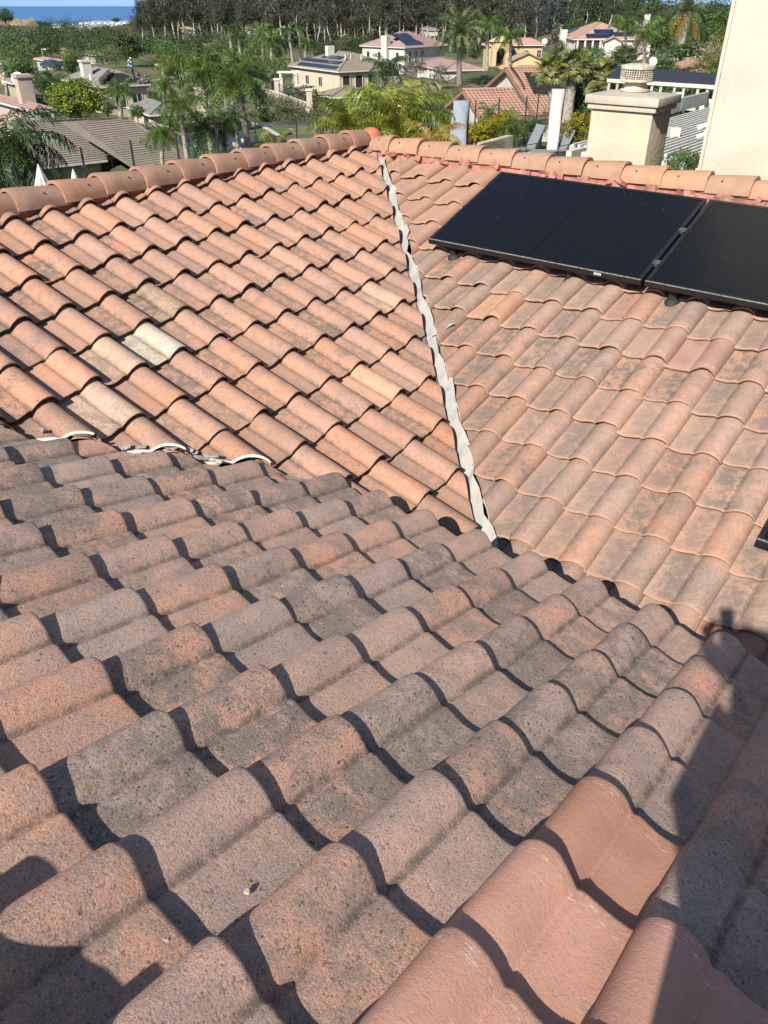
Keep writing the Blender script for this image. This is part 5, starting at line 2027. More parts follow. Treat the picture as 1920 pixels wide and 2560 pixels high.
# cordyline
B = at(1180, 352, 31.5)
B.z = GROUND
t = thing('cordyline', B, 'red spiky cordyline beside the grey-blue covered umbrella', 'plant')
mb = MB()
rr = random.Random(2)
for i in range(34):
    an, el = rr.random() * 6.28, rr.uniform(.2, 1.4)
    d = Vector((math.cos(an) * math.cos(el), math.sin(an) * math.cos(el), math.sin(el)))
    s_ = d.cross(Z).normalized() * .02
    p = Vector((0, 0, .55))
    mb.add([p - s_, p + s_, p + d * .5 + s_ * 1.2 - Z * .05, p + d * .85 - Z * .18], [(0, 1, 2), (0, 2, 3)])
part('leaves', mb, L_RED, t)
mb = MB()
mb.tube([(0, 0, 0), (0, 0, .6)], .04, 6)
part('stem', mb, M_BARK, t)
# hose
mb = MB()
c = at(1250, 374, 33)
c.z = GROUND + .09
pts = []
for i in range(60):
    a_ = i * .42
    pts.append(c + Vector((math.cos(a_) * (.42 + .1 * math.sin(i * .7)) + i * .004, math.sin(a_) * .35, .04 + .10 * abs(math.sin(i * .37)))))
mb.tube(pts, .018, 6)
tag(mb.obj('garden_hose', plain('turquoise_hose', (0.12, 0.55, 0.48), 0.5)), 'coiled turquoise garden hose on the ground before the hedges', 'hose')

def hedge(name, label, p0, p1, Y0, Y1, h, w, kind, group=None, z=None):
    """row of clumps clipped to one body"""
    A_, B_ = at(*p0, Y0), at(*p1, Y1)
    zb_ = GROUND if z is None else z
    A_.z = B_.z = zb_
    root = thing(name, A_, label, 'hedge', group)
    L = (B_ - A_).length
    n = max(2, int(L / (w * .8)))
    bm = bmesh.new()
    for i in range(n):
        me = CR[kind][i % len(CR[kind])].copy()
        c = A_.lerp(B_, (i + .5) / n) + Z * h / 2
        me.transform(Matrix.Translation(c - A_) @ Matrix.Rotation(i * 1.3, 4, 'Z') @ Matrix.Diagonal((w * .62, w * .62, h * .56, 1)))
        bm.from_mesh(me)
        bpy.data.meshes.remove(me)
    me = bpy.data.meshes.new('foliage')
    bm.to_mesh(me)
    bm.free()
    me.materials.append(CR[kind][0].materials[0])
    put(bpy.data.objects.new('foliage', me), root, world_of(root))
    return root
hedge('clipped_hedge', 'bright golden clipped hedge above the low wall', (1172, 345), (1272, 330), 36, 41, .95, .9, 'yellow')
hedge('clipped_hedge', 'green clipped hedge block behind the open lounger', (1256, 372), (1330, 366), 36, 37.5, 1.15, .9, 'hedge')
hedge('clipped_hedge', 'small green hedge behind the white covered umbrella', (1400, 372), (1480, 372), 36.5, 37, 1.0, .9, 'hedge')
hedge('tall_hedge', 'tall dark hedge behind the fan palms', (1420, 330), (1800, 330), 43, 47, 2.3, 1.8, 'round', z=-5.6)
hedge('low_hedge', 'small round shrub tip just above the ridge between chimney and wall', (1690, 425), (1715, 425), 16.0, 16.1, .6, .5, 'hedge', z=at(1700, 428, 16).z - .25)
for px, py_b, py_t, w, Y, kind, lab in ((1300, 345, 296, 60, 40, 'hedge', 'loose green shrub between the two black fence posts'), (1352, 345, 274, 56, 39, 'olive', 'cloud-pruned shrub left of the white covered umbrella'),
                                       (1385, 330, 262, 34, 40, 'olive', 'narrow shrub behind the white umbrella cover'), (1420, 355, 296, 44, 38, 'yellow', 'yellow-green shrub by the fan palm trunk'), (1240, 372, 352, 60, 33.6, 'olive', 'low dry shrub at the patio edge')):
    tree('shrub', 'shrub', lab, px, py_b, py_t, w, Y, kind, None, 0.95, False, base=True)
# low wall under the golden hedge
mb = MB()
A_, B_ = at(1170, 372, 33), at(1275, 350, 36)
A_.z = B_.z = GROUND + .3
mb.beam(A_, B_, .3, .6)
tag(mb.obj('garden_wall', plain('garden_wall_stone', (0.42, 0.36, 0.28), 0.9, 0.15, 2)), 'low stone wall below the golden hedge', 'wall')
# patio slabs
M_PATIO = plain('pale_patio', (0.52, 0.47, 0.40), 0.9, 0.08, .6)
mb = MB()
q = [at(1240, 400, 32), at(1560, 420, 28), at(1600, 370, 36), at(1260, 366, 36)]
q = [Vector((p.x, p.y, GROUND + .05)) for p in q]
mb.add(q + [p - Z * .3 for p in q], [(0, 1, 2, 3), (7, 6, 5, 4)] + [(i, 4 + i, 4 + (i + 1) % 4, (i + 1) % 4) for i in range(4)])
tag(mb.obj('patio', M_PATIO), kind='structure')

# pergolas to the right
M_PERG = plain('grey_green_timber', (0.34, 0.33, 0.27), 0.85, 0.1, 4)
M_PERGL = plain('pale_painted_timber', (0.46, 0.44, 0.37), 0.85, 0.08, 4)
def pergola_roofed():
    z_ = -2.55
    n0, f0 = ray(1520, 192), ray(1546, 164)
    n1, f1 = ray(1800, 209), ray(1815, 186)
    q = [d * (z_ / d.z) for d in (n0, n1, f1, f0)]
    root = thing('covered_pergola', Vector((q[0].x, q[0].y, GROUND)), 'pergola topped by a long black panel beyond the chimney', 'pergola')
    o = world_of(root).translation
    q = [p - o for p in q]
    mb = MB()
    mb.add(q + [p - Z * .06 for p in q], [(0, 1, 2, 3), (7, 6, 5, 4)] + [(i, 4 + i, 4 + (i + 1) % 4, (i + 1) % 4) for i in range(4)])
    part('roof_panel', mb, plain('black_panel_roof', (0.022, 0.023, 0.027), 0.7, 0.1, 6), root)
    d = (q[1] - q[0]).normalized()
    b = (q[3] - q[0]).normalized()
    mb = MB()
    mb.beam(q[0] - Z * .12, q[1] - Z * .12, .10, .12)
    part('edge_beam', mb, M_PERGL, root)
    mb = MB()
    mb.beam(q[0] + b * .5 - Z * .75, q[1] + b * .5 - Z * .75, .12, .42)
    part('beam', mb, M_PERGL, root)
    L = (q[1] - q[0]).length
    for i in range(10):
        u = (.25 + i // 2 * 2.0 + (i % 2) * .8) / 10 * L
        mb = MB()
        p = q[0] + d * u - Z * .36
        mb.beam(p - b * .35, p + b * 2.5, .09, .30)
        part('rafter', mb, M_PERG, root)
    for u in (.05, .5, .97):
        mb = MB()
        p = q[0] + d * u * L + b * .5
        mb.box((p.x, p.y, (p.z - .9) / 2), (.2, .2, p.z - .9))
        part('post', mb, M_PERGL, root)
pergola_roofed()
def pergola_slats():
    """open slatted pergola: slats run away from the house, seen between chimney and wall"""
    z_ = -2.8
    root = thing('slatted_pergola', fr(17.6, -6.6, GROUND), 'grey-green slatted pergola seen between the chimney and the tall wall', 'pergola')
    R = world_of(root).inverted()
    a_n, a_f = 17.9, 27.5
    for i in range(30):
        b = -8.6 + i * 0.155
        mb = MB()
        mb.beam(R @ fr(a_n, b, z_), R @ fr(a_f, b, z_), .055, .05)
        part('slat', mb, M_PERGL, root)
    for i in range(7):
        a = a_n + .1 + i * 0.42 if False else a_n + .3 + i * 1.5
        mb = MB()
        mb.beam(R @ fr(a, -8.8, z_ - .14), R @ fr(a, -3.8, z_ - .14), .10, .20)
        part('rafter', mb, M_PERG, root)
    for i in range(11):
        b = -8.4 + i * .36
        mb = MB()
        mb.beam(R @ fr(a_n - .55, b, z_ - .14), R @ fr(a_n + .2, b, z_ - .14), .13, .22)
        part('rafter_tail', mb, M_PERGL, root)
    mb = MB()
    mb.beam(R @ fr(a_n, -8.8, z_ - .36), R @ fr(a_n, -3.8, z_ - .36), .14, .2)
    part('beam', mb, M_PERG, root)
    bb = -7.6
    mb = MB()
    mb.beam(R @ fr(21.6, -8.9, z_ + .22), R @ fr(27.4, -8.9 + .0, z_ + .22), .10, .34)
    part('ledger_board', mb, M_PERG, root)
    for i in range(3):
        mb = MB()
        mb.box(R @ fr(22.6 + i * 1.3, -9.0, z_ + .32), (.22, .22, .42))
        part('post_cap', mb, M_PERGL, root)
    mb = MB()
    mb.box(R @ fr(20.6, -7.3, z_ + .10), (.26, .2, .2))
    part('post_cap', mb, M_PERGL, root)
    for (a, b) in ((a_n, -8.6), (a_n, -4.0), (a_f, -8.6), (a_f, -4.0)):
        mb = MB()
        p = R @ fr(a, b, 0)
        mb.box((p.x, p.y, (z_ - GROUND - .3) / 2), (.2, .2, z_ - GROUND - .3))
        part('post', mb, M_PERGL, root)
    mb = MB()
    mb.box(R @ fr(17.0, -6.2, -4.6), (6, 2.0, 1.0), Matrix.Rotation(AZ + rad(90), 3, 'Z'))
    part('parapet', mb, M_STUCCO, root)
pergola_slats()

# floodlight on the tall wall
fp = fr(7.62, -2.385, -0.93)
t = thing('floodlight', fp, 'twin-headed white floodlight on the corner of the tall wall', 'lamp')
L0 = world_of(t).inverted()
mb = MB()
mb.lathe((0, 0, 0), [(.03, 0), (.032, .02), (.03, .04)], 12)
part('mount', mb, M_LBL, t)
for (dx, dz) in ((.06, .0), (.05, -.07)):
    p = U * dx + V * -.02 + Z * dz
    mb = MB()
    d = (U * .7 - V * .3 - Z * .35).normalized()
    mb.tube([p - d * .03, p + d * .05], [.016, .026], 12)
    mb.tube([Vector((0, 0, .02)), p], .012, 6)
    part('lamp_head', mb, M_LBL, t)

# ------------------------------------------------------------------ cars, lamps, walls in the street
def car(px, py, Y, rz, col, label, van=False, L=4.5, lift=0.0):
    B = at(px, py, Y)
    B.z += lift
    anchor(B)
    root = thing('parked_car', B, label, 'car', None, rz)
    W = 1.8
    prof = [(-L / 2, .35), (-L / 2 + .05, .75), (-L * .36, .95), (-L * .20, 1.42), (L * .18, 1.45), (L * .32, 1.02), (L / 2 - .1, .85), (L / 2, .4)]
    if van:
        prof = [(-L / 2, .35), (-L / 2, 1.2), (-L * .46, 1.85), (L * .22, 1.88), (L * .36, 1.15), (L / 2 - .05, .95), (L / 2, .4)]
    n = len(prof)
    mb = MB()
    vs = []
    for s_, k in ((-1, 1), (1, 1)):
        for x, z in prof:
            inset = .16 if z > 1.1 else 0
            vs.append((x, s_ * (W / 2 - inset), z))
    mb.add(vs, [tuple(range(n))[::-1], tuple(range(n, 2 * n))] + [(i, (i + 1) % n, n + (i + 1) % n, n + i) for i in range(n)])
    auto_smooth(part('body', mb, plain('car_paint_' + label[:6].replace(' ', '_'), col, 0.3, 0.03, 1, spec=0.6), root), 30)
    mb = MB()
    zt_ = 1.78 if van else 1.38
    for s_ in (-1, 1):
        mb = MB()
        y = s_ * (W / 2 - .08)
        mb.add([(-L * .30, y, 1.0), (L * .24, y, 1.0), (L * .15, y - s_ * .07, zt_), (-L * .22, y - s_ * .07, zt_)], [(0, 1, 2, 3) if s_ < 0 else (3, 2, 1, 0)])
        part('window', mb, M_GLASSD, root)
    mb = MB()
    i0 = 3 if van else 4
    (xa, za), (xb, zb_) = prof[i0], prof[i0 + 1]
    mb.add([(xa + .06, -.62, za - .02), (xa + .06, .62, za - .02), (xb + .02, .72, zb_ + .08), (xb + .02, -.72, zb_ + .08)], [(0, 3, 2, 1)])
    part('windscreen', mb, M_GLASSD, root)
    for sx in (-1, 1):
        for sy in (-1, 1):
            mb = MB()
            c = Vector((sx * L * .31, sy * (W / 2 - .1), .33))
            mb.tube([c - Vector((0, .11, 0)), c + Vector((0, .11, 0))], .33, 14)
            w_ = part('wheel', mb, M_RUB, root)
            mb = MB()
            mb.tube([c - Vector((0, .115, 0)), c + Vector((0, .115, 0))], .2, 10)
            part('rim', mb, M_ALU, w_)
    for sy in (-1, 1):
        mb = MB()
        mb.box((L / 2 - .08, sy * .62, .72), (.12, .3, .14))
        part('headlight', mb, M_LBL, root)
    return root
car(742, 349, 92, rad(150), (0.55, 0.57, 0.58), 'white car parked in the street behind the golden fronds', False, 4.4)
car(129, 171, 178, rad(150), (0.02, 0.03, 0.06), 'dark blue car before the carport of the flat-roofed house')

def lamp(px, py_t, py_b, Y, label):
    B, T = at(px, py_b, Y), at(px, py_t, Y)
    anchor(B)
    root = thing('street_lamp', B, label, 'street lamp', 'street lamps in the valley')
    h = T.z - B.z
    mb = MB()
    mb.tube([(0, 0, 0), (0, 0, h)], [.12, .08], 6)
    part('pole', mb, M_TRIM, root)
    mb = MB()
    mb.box((.5, 0, h), (1.6, .5, .25))
    part('lamp_head', mb, M_TRIM, root)
lamp(74, 120, 142, 250, 'white street lamp left of the pair in the green valley')
lamp(108, 123, 142, 250, 'white street lamp right of the pair in the green valley')
lamp(273, 113, 128, 300, 'street lamp with a double white head beside the round dark tree')

# pillared wall of the beige house
def pillar_wall(pts, label):
    P3 = [at(*p) for p in pts]
    for p in P3:
        anchor(p)
    root = thing('pillared_wall', P3[0], label, 'wall')
    o = P3[0]
    for i in range(len(P3) - 1):
        a, b = P3[i] - o, P3[i + 1] - o
        mb = MB()
        mb.beam(a + Z * .45, b + Z * .45, .3, 1.5)
        w_ = part('wall', mb, W_BEIGE, root)
        mb = MB()
        mb.beam(a + Z * 1.24, b + Z * 1.24, .38, .1)
        part('coping', mb, M_TRIM, w_)
        mb = MB()
        L = (b - a).length
        n = int(L / .35)
        for k in range(n):
            p = a.lerp(b, (k + .5) / n)
            mb.box(p + Z * 1.75, (.03, .03, .95))
        mb.beam(a + Z * 2.2, b + Z * 2.2, .04, .04)
        part('railing', mb, M_POST, root)
    for p in P3[1:]:
        q = p - o
        mb = MB()
        mb.box(q + Z * 1.1, (.65, .65, 3.0))
        pl = part('pillar', mb, W_BEIGE, root)
        mb = MB()
        mb.box(q + Z * 2.68, (.85, .85, .18))
        part('pillar_cap', mb, M_TRIM, pl)
pillar_wall([(655, 246, 118), (696, 258, 112), (776, 290, 100)], 'beige street wall with pillars and black railing below the beige house')
mb = MB()
c = at(792, 288, 99)
t = thing('garden_gate', c, 'black iron gate at the end of the pillared wall', 'gate')
anchor(c)
for k in range(9):
    mb = MB()
    mb.box((k * .2, 0, 1.1), (.05, .05, 2.0))
    part('bar', mb, M_POST, t)
mb = MB()
mb.box((.8, 0, 2.0), (1.8, .05, .07))
mb.box((.8, 0, .3), (1.8, .05, .07))
part('frame', mb, M_POST, t)
mb = MB()
c = at(770, 302, 96)
anchor(c)
t = thing('white_sign', c, 'small white sign post on the verge below the pillared wall', 'sign')
mb.box((0, 0, .5), (.08, .08, 1.0))
part('post', mb, M_TRIM, t)
mb = MB()
mb.box((0, -.06, .95), (.4, .04, .5))
part('board', mb, M_LBL, t)
# white pergola and pool edge by the beige house
t = thing('white_pergola', at(703, 232, 122), 'little white pergola beside the beige house', 'pergola')
for x in (0, 2.2):
    for y in (0, 1.6):
        mb = MB()
        mb.box((x, y, 1.1), (.22, .22, 2.6))
        part('post', mb, M_TRIM, t)
for k in range(5):
    mb = MB()
    mb.beam((-.4, k * .42 - .05, 2.45), (2.8, k * .42 - .05, 2.45), .1, .16)
    part('rafter', mb, M_TRIM, t)
t = thing('garden_shed', at(536, 306, 78), 'olive flat-topped box shed beside the drooping palms', 'shed')
anchor(at(536, 306, 78))
mb = MB()
mb.box((.4, 0, 1.2), (2.8, 2.4, 2.9), Matrix.Rotation(rad(35), 3, 'Z'))
part('wall', mb, W_OLIVE, t)
mb = MB()
mb.box((.4, 0, 2.7), (3.0, 2.6, .12), Matrix.Rotation(rad(35), 3, 'Z'))
part('roof', mb, W_BEIGE, t)

# satellite dishes
def dish(px, py, Y, r, label):
    c = at(px, py, Y)
    root = thing('satellite_dish', c - Z * .8, label, 'satellite dish')
    mb = MB()
    prof = [(0.001, 0), (r * .5, r * .06), (r * .85, r * .19), (r, r * .27)]
    n = 18
    vs, fs = [], []
    M_ = Matrix.Rotation(rad(62), 3, 'X')
    for rr_, z_ in prof:
        for k in range(n):
            an = 2 * math.pi * k / n
            vs.append(M_ @ Vector((rr_ * math.cos(an), rr_ * math.sin(an), z_)) + Vector((0, 0, .8)))
    for i in range(len(prof) - 1):
        for k in range(n):
            fs.append((i * n + k, i * n + (k + 1) % n, (i + 1) * n + (k + 1) % n, (i + 1) * n + k))
    mb.add(vs, fs)
    part('reflector', mb, M_LBL, root, True)
    mb = MB()
    mb.tube([(0, .08, 0), (0, .05, .8)], .03, 6)
    part('mast', mb, M_ALU, root)
    mb = MB()
    mb.tube([(0, 0, .8 - r * .6), (0, -r * 1.0, .8 + r * .1)], .02, 5)
    part('arm', mb, M_ALU, root)
dish(1632, 154, 60, .27, 'white satellite dish just right of the spark arrestor')
dish(45, 198, 104, .75, 'white satellite dish above the pink roof at far left')
dish(1361, 104, 196, .6, 'white dish at the right end of the yellow house roof')

# workers on the re-roofed house
def skin_person(name, label, loc, rz, joints, edges, radii, m, parent=None, root_idx=0, levels=1):
    me = bpy.data.meshes.new(name)
    me.from_pydata([tuple(j) for j in joints], edges, [])
    o = bpy.data.objects.new(name, me)
    me.materials.append(m)
    mw = Matrix.Translation(loc) @ Matrix.Rotation(rz, 4, 'Z')
    put(o, parent, mw)
    sk = o.modifiers.new('skin', 'SKIN')
    sk.use_smooth_shade = True
    for i, r_ in enumerate(radii):
        v_ = me.skin_vertices[0].data[i]
        v_.radius = (r_, r_) if not hasattr(r_, '__len__') else r_
        v_.use_root = (i == root_idx)
    sb = o.modifiers.new('sub', 'SUBSURF')
    sb.levels = sb.render_levels = levels
    return o
M_SKIN = plain('skin', (0.42, 0.25, 0.17), 0.6, 0.05, 5)
M_BLUE = plain('pale_blue_shirt', (0.22, 0.42, 0.60), 0.9, 0.1, 6)
M_JEAN = plain('dark_trousers', (0.035, 0.04, 0.06), 0.9, 0.1, 6)
M_HAT = plain('straw_hat', (0.60, 0.52, 0.36), 0.9, 0.05, 9)
def worker(P, rz, lean, label):
    root = thing('person', P, label, 'person', None, rz)
    J = [(0, 0, .95), (lean * .4, 0, 1.2), (lean, 0, 1.45), (lean * 1.15, 0, 1.55), (lean * 1.25, 0, 1.68),
         (lean, .2, 1.42), (lean + .12, .26, 1.15), (lean + .3, .22, .95), (lean, -.2, 1.42), (lean + .12, -.26, 1.15), (lean + .3, -.22, .95),
         (0, .1, .9), (.04, .12, .48), (-.02, .13, .06), (.1, .14, .03), (0, -.1, .9), (.06, -.12, .48), (.02, -.13, .06), (.14, -.14, .03)]
    E_ = [(0, 1), (1, 2), (2, 3), (3, 4), (2, 5), (5, 6), (6, 7), (2, 8), (8, 9), (9, 10), (0, 11), (11, 12), (12, 13), (13, 14), (0, 15), (15, 16), (16, 17), (17, 18)]
    R_ = [.15, .15, .16, .06, .10, .07, .05, .04, .07, .05, .04, .10, .07, .05, .045, .10, .07, .05, .045]
    mw = world_of(root)
    loc = mw.translation
    skin_person('body', None, loc, rz, J, E_, R_, M_JEAN, root)
    skin_person('shirt', None, loc, rz, [J[i] for i in (0, 1, 2, 5, 6, 8, 9)], [(0, 1), (1, 2), (2, 3), (3, 4), (2, 5), (5, 6)], [.165, .17, .18, .085, .065, .085, .065], M_BLUE, root)
    skin_person('face', None, loc, rz, [J[3], J[4], Vector(J[4]) + Vector((.05, 0, .06))], [(0, 1), (1, 2)], [.062, .11, .09], M_SKIN, root)
    mb = MB()
    h_ = Vector(J[4])
    mb.lathe(h_ + Z * .06, [(.19, 0), (.19, .015), (.11, .03), (.10, .11), (.03, .13)], 12)
    part('hat', mb, M_HAT, root)
worker(H7.mw @ (onr(.90, .45)), rad(160), .28, 'bending worker in pale blue on the re-roofed slope, left of two')
worker(H7.mw @ (onr(.99, .62) + Vector((.6, .3, 0))), rad(200), .05, 'standing worker in pale blue shirt and straw hat on the re-roofed slope')

# ------------------------------------------------------------------ trees and palms
rr = random.Random(44)
G = 'eucalyptus trees of the tall stand'
xs = []
x = 345
k = 0
while x < 1200:
    Y = rr.choice((285, 300, 318, 338, 360))
    frac = (x - 345) / 850
    pb = 116 + 14 * frac + rr.uniform(-9, 9) - (Y - 300) * .10
    tall = -30 if x > 400 else 26 - (x - 345) * .9
    pt = tall + rr.uniform(-26, 16)
    seg = min(5, int((x - 345) / 143))
    where = ('at the left end of the skyline stand', 'above the orange long roof', 'above the close trio of palms', 'above the roof with panel rows', 'above the white chimney roof', 'behind the free-standing date palm')[seg]
    eucalyptus(x, pb, pt, Y, 'tall pale-trunked eucalyptus ' + where, 'eucalyptus trees ' + where, k, rr.uniform(.95, 1.25))
    x += rr.choice((4, 6, 9, 12, 17, 24))
    k += 1
for px, pb, pt, Y, lab in ((1232, 120, -40, 300, 'tall eucalyptus rising behind the arched tower'), (1268, 118, -30, 290, 'eucalyptus left of the dark bluish pair'), (1305, 122, -16, 270, 'pale forked eucalyptus above the yellow house'),
                          (1462, 70, -50, 300, 'eucalyptus left of the forked one on the right skyline'), (1524, 74, -45, 260, 'leaning white-limbed eucalyptus above the white villa'), (1560, 70, -20, 320, 'thin eucalyptus right of the white villa'), (1430, 72, -45, 330, 'eucalyptus behind the white villa chimney'), (1492, 70, -48, 340, 'eucalyptus behind the villa roof ridge'), (1585, 62, -10, 360, 'small far eucalyptus near the right sky gap')):
    eucalyptus(px, pb, pt, Y, lab, None, int(px) % 5, 1.25)
for px, pb, pt, w, Y, kind, lab in ((1335, 120, -20, 62, 290, 'blue', 'broad bluish eucalyptus above the yellow house, left one'), (1380, 110, -30, 70, 300, 'blue', 'broad bluish eucalyptus above the yellow house, right one'), (1200, 100, 10, 60, 330, 'blue', 'bluish tree behind the tall date palm'),
                                   (1470, 66, -30, 80, 310, 'round', 'dark tree mass left of the leaning white eucalyptus'), (1555, 66, -20, 66, 330, 'round', 'dark tree right of the leaning white eucalyptus'), (1620, 64, -10, 60, 360, 'round', 'dark tree at the right sky gap'),
                                   (1655, 66, -18, 70, 380, 'blue', 'bluish tree behind the big date palm'), (1790, 60, 10, 70, 330, 'round', 'dark tree close to the tall wall, far off'), (1770, 110, 30, 80, 190, 'mid', 'green tree above the white gable house'), (1815, 120, 20, 90, 150, 'mid', 'broad green tree at the tall wall')):
    tree('broad_tree', 'tree', lab, px, pb, pt, w, Y, kind, None, 0.86)
# left skyline and valley
for px, pb, pt, w, Y, kind, lab in ((14, 58, 21, 46, 560, 'round', 'dark tree on the bluff at the far left edge'), (100, 68, 52, 22, 880, 'round', 'small dark tree left of the greenhouses'), (118, 66, 55, 26, 900, 'round', 'low tree crown against the sea'),
                                   (172, 92, 49, 40, 640, 'blue', 'twin-crowned pine before the greenhouses, left crown'), (190, 90, 56, 30, 640, 'blue', 'twin-crowned pine before the greenhouses, right crown'), (292, 56, 44, 22, 900, 'round', 'lone rounded tree on the sea horizon'),
                                   (345, 80, 44, 40, 420, 'round', 'small dark tree at the left foot of the stand'), (372, 82, 40, 46, 410, 'round', 'second dark tree at the left foot of the stand'),
                                   (245, 104, 78, 30, 420, 'mid', 'bright green tree in the valley'), (205, 130, 100, 60, 300, 'mid', 'rounded green tree in the valley behind the lamps'), (120, 128, 96, 90, 330, 'olive', 'wide olive-coloured tree in the valley'), (60, 118, 84, 110, 420, 'olive', 'broad grey-green scrub tree below the bluff'),
                                   (325, 166, 78, 74, 230, 'round', 'large dark green tree right of the greenhouses'), (182, 168, 130, 36, 185, 'lime', 'lime-green rounded tree by the carport'), (180, 190, 142, 34, 170, 'round', 'dark shrub tree below the lime one'), (420, 150, 112, 60, 250, 'olive', 'olive tree left of the orange roof'), (455, 128, 98, 50, 300, 'mid', 'green tree at the foot of the trunks'), (385, 132, 104, 70, 330, 'olive', 'low olive tree under the first trunks'), (420, 190, 138, 40, 130, 'lime', 'lime-green round tree behind the drooping palm'),
                                   (62, 245, 140, 64, 118, 'mid', 'round dark green tree with pale stems behind the pink roof'), (200, 296, 198, 132, 84, 'lime', 'big yellow-green ficus between the left roofs'), (455, 335, 296, 40, 80, 'round', 'small dark shrub before the white-framed windows'), (345, 300, 262, 36, 92, 'mid', 'green bush beside the grey hip wing'), (270, 288, 246, 54, 92, 'mid', 'green bush under the re-roofed house'), (392, 262, 226, 40, 100, 'round', 'dark tree behind the grey hip wing'), (640, 262, 214, 54, 112, 'round', 'dark tree left of the pillared wall'), (560, 240, 190, 50, 120, 'mid', 'green tree between the tall queen palms'), (470, 226, 176, 46, 125, 'round', 'dark tree left of the tall queen palms'), (530, 160, 128, 40, 215, 'mid', 'green tree under the orange long roof'), (640, 150, 116, 36, 230, 'round', 'dark tree right of the orange long roof'), (700, 148, 112, 40, 235, 'olive', 'olive tree behind the close trio of palms'), (800, 150, 118, 30, 210, 'round', 'dark tree above the beige roof corner'), (850, 128, 100, 34, 250, 'olive', 'olive tree before the distant white house'), (1185, 150, 112, 34, 215, 'round', 'dark tree between the date palm and arched tower'), (1395, 150, 100, 30, 205, 'round', 'dark tree between yellow house and white villa'), (1110, 130, 96, 36, 240, 'olive', 'olive tree behind the pinkish roof'), (1460, 148, 118, 40, 180, 'round', 'dark shrub tree below the white villa porch'), (122, 250, 175, 54, 105, 'round', 'dark tree between the pink roof and the ficus'), (148, 255, 200, 40, 98, 'round', 'dark tree just left of the ficus'),
                                   (760, 276, 214, 84, 112, 'round', 'dark rose bush with cream blooms behind the pillared wall'), (662, 322, 268, 66, 92, 'round', 'large dark round shrub by the street bend'), (590, 330, 275, 60, 84, 'round', 'dark shrub left of the street bend'),
                                   (1232, 222, 168, 60, 170, 'lime', 'bright green shrub before the arched tower'), (1290, 214, 184, 80, 165, 'lime', 'bright green shrub row below the garage'), (1340, 205, 184, 50, 160, 'mid', 'green shrub right of the garage'), (1160, 250, 208, 60, 110, 'olive', 'grey-green bush left of the orange gable roof'), (1205, 215, 196, 40, 120, 'round', 'dark low shrub before the white wing'), (1100, 225, 160, 50, 125, 'olive', 'feathery olive tree between the beige roof and the date palm'), (1040, 190, 150, 60, 140, 'olive', 'small olive trees at the beige roof end'),
                                   (1480, 178, 118, 66, 130, 'mid', 'feathery green tree below the white villa, left of two'), (1555, 172, 112, 70, 125, 'mid', 'feathery green tree below the white villa, right of two'), (1640, 135, 70, 70, 140, 'mid', 'green tree behind the yellow hanging frond'), (1700, 150, 110, 110, 105, 'mid', 'green shrubbery under the date palm'), (1650, 185, 140, 60, 80, 'mid', 'green shrub right of the satellite dish'), (1760, 110, 60, 60, 170, 'round', 'dark tree behind the weeping one')):
    tree('leafy_tree', 'tree', lab, px, pb, pt, w, Y, kind, None, 0.97 if kind == 'lime' else (0.9 if pb - pt < 60 else 0.82))
t = tree('weeping_tree', 'tree', 'weeping yellow-green tree against the tall wall', 1778, 205, 66, 120, 62, 'weep', None, 0.9)
# blooms on the rose bush
B = at(760, 240, 111)
put(bpy.data.objects.new('blossoms', CR['flower'][0]), next(o for o in bpy.data.objects if o.get('label', '').startswith('dark rose')), Matrix.Translation(B - Vector((0, .6, 0))) @ Matrix.Diagonal((2.6, 2.6, 1.8, 1)))

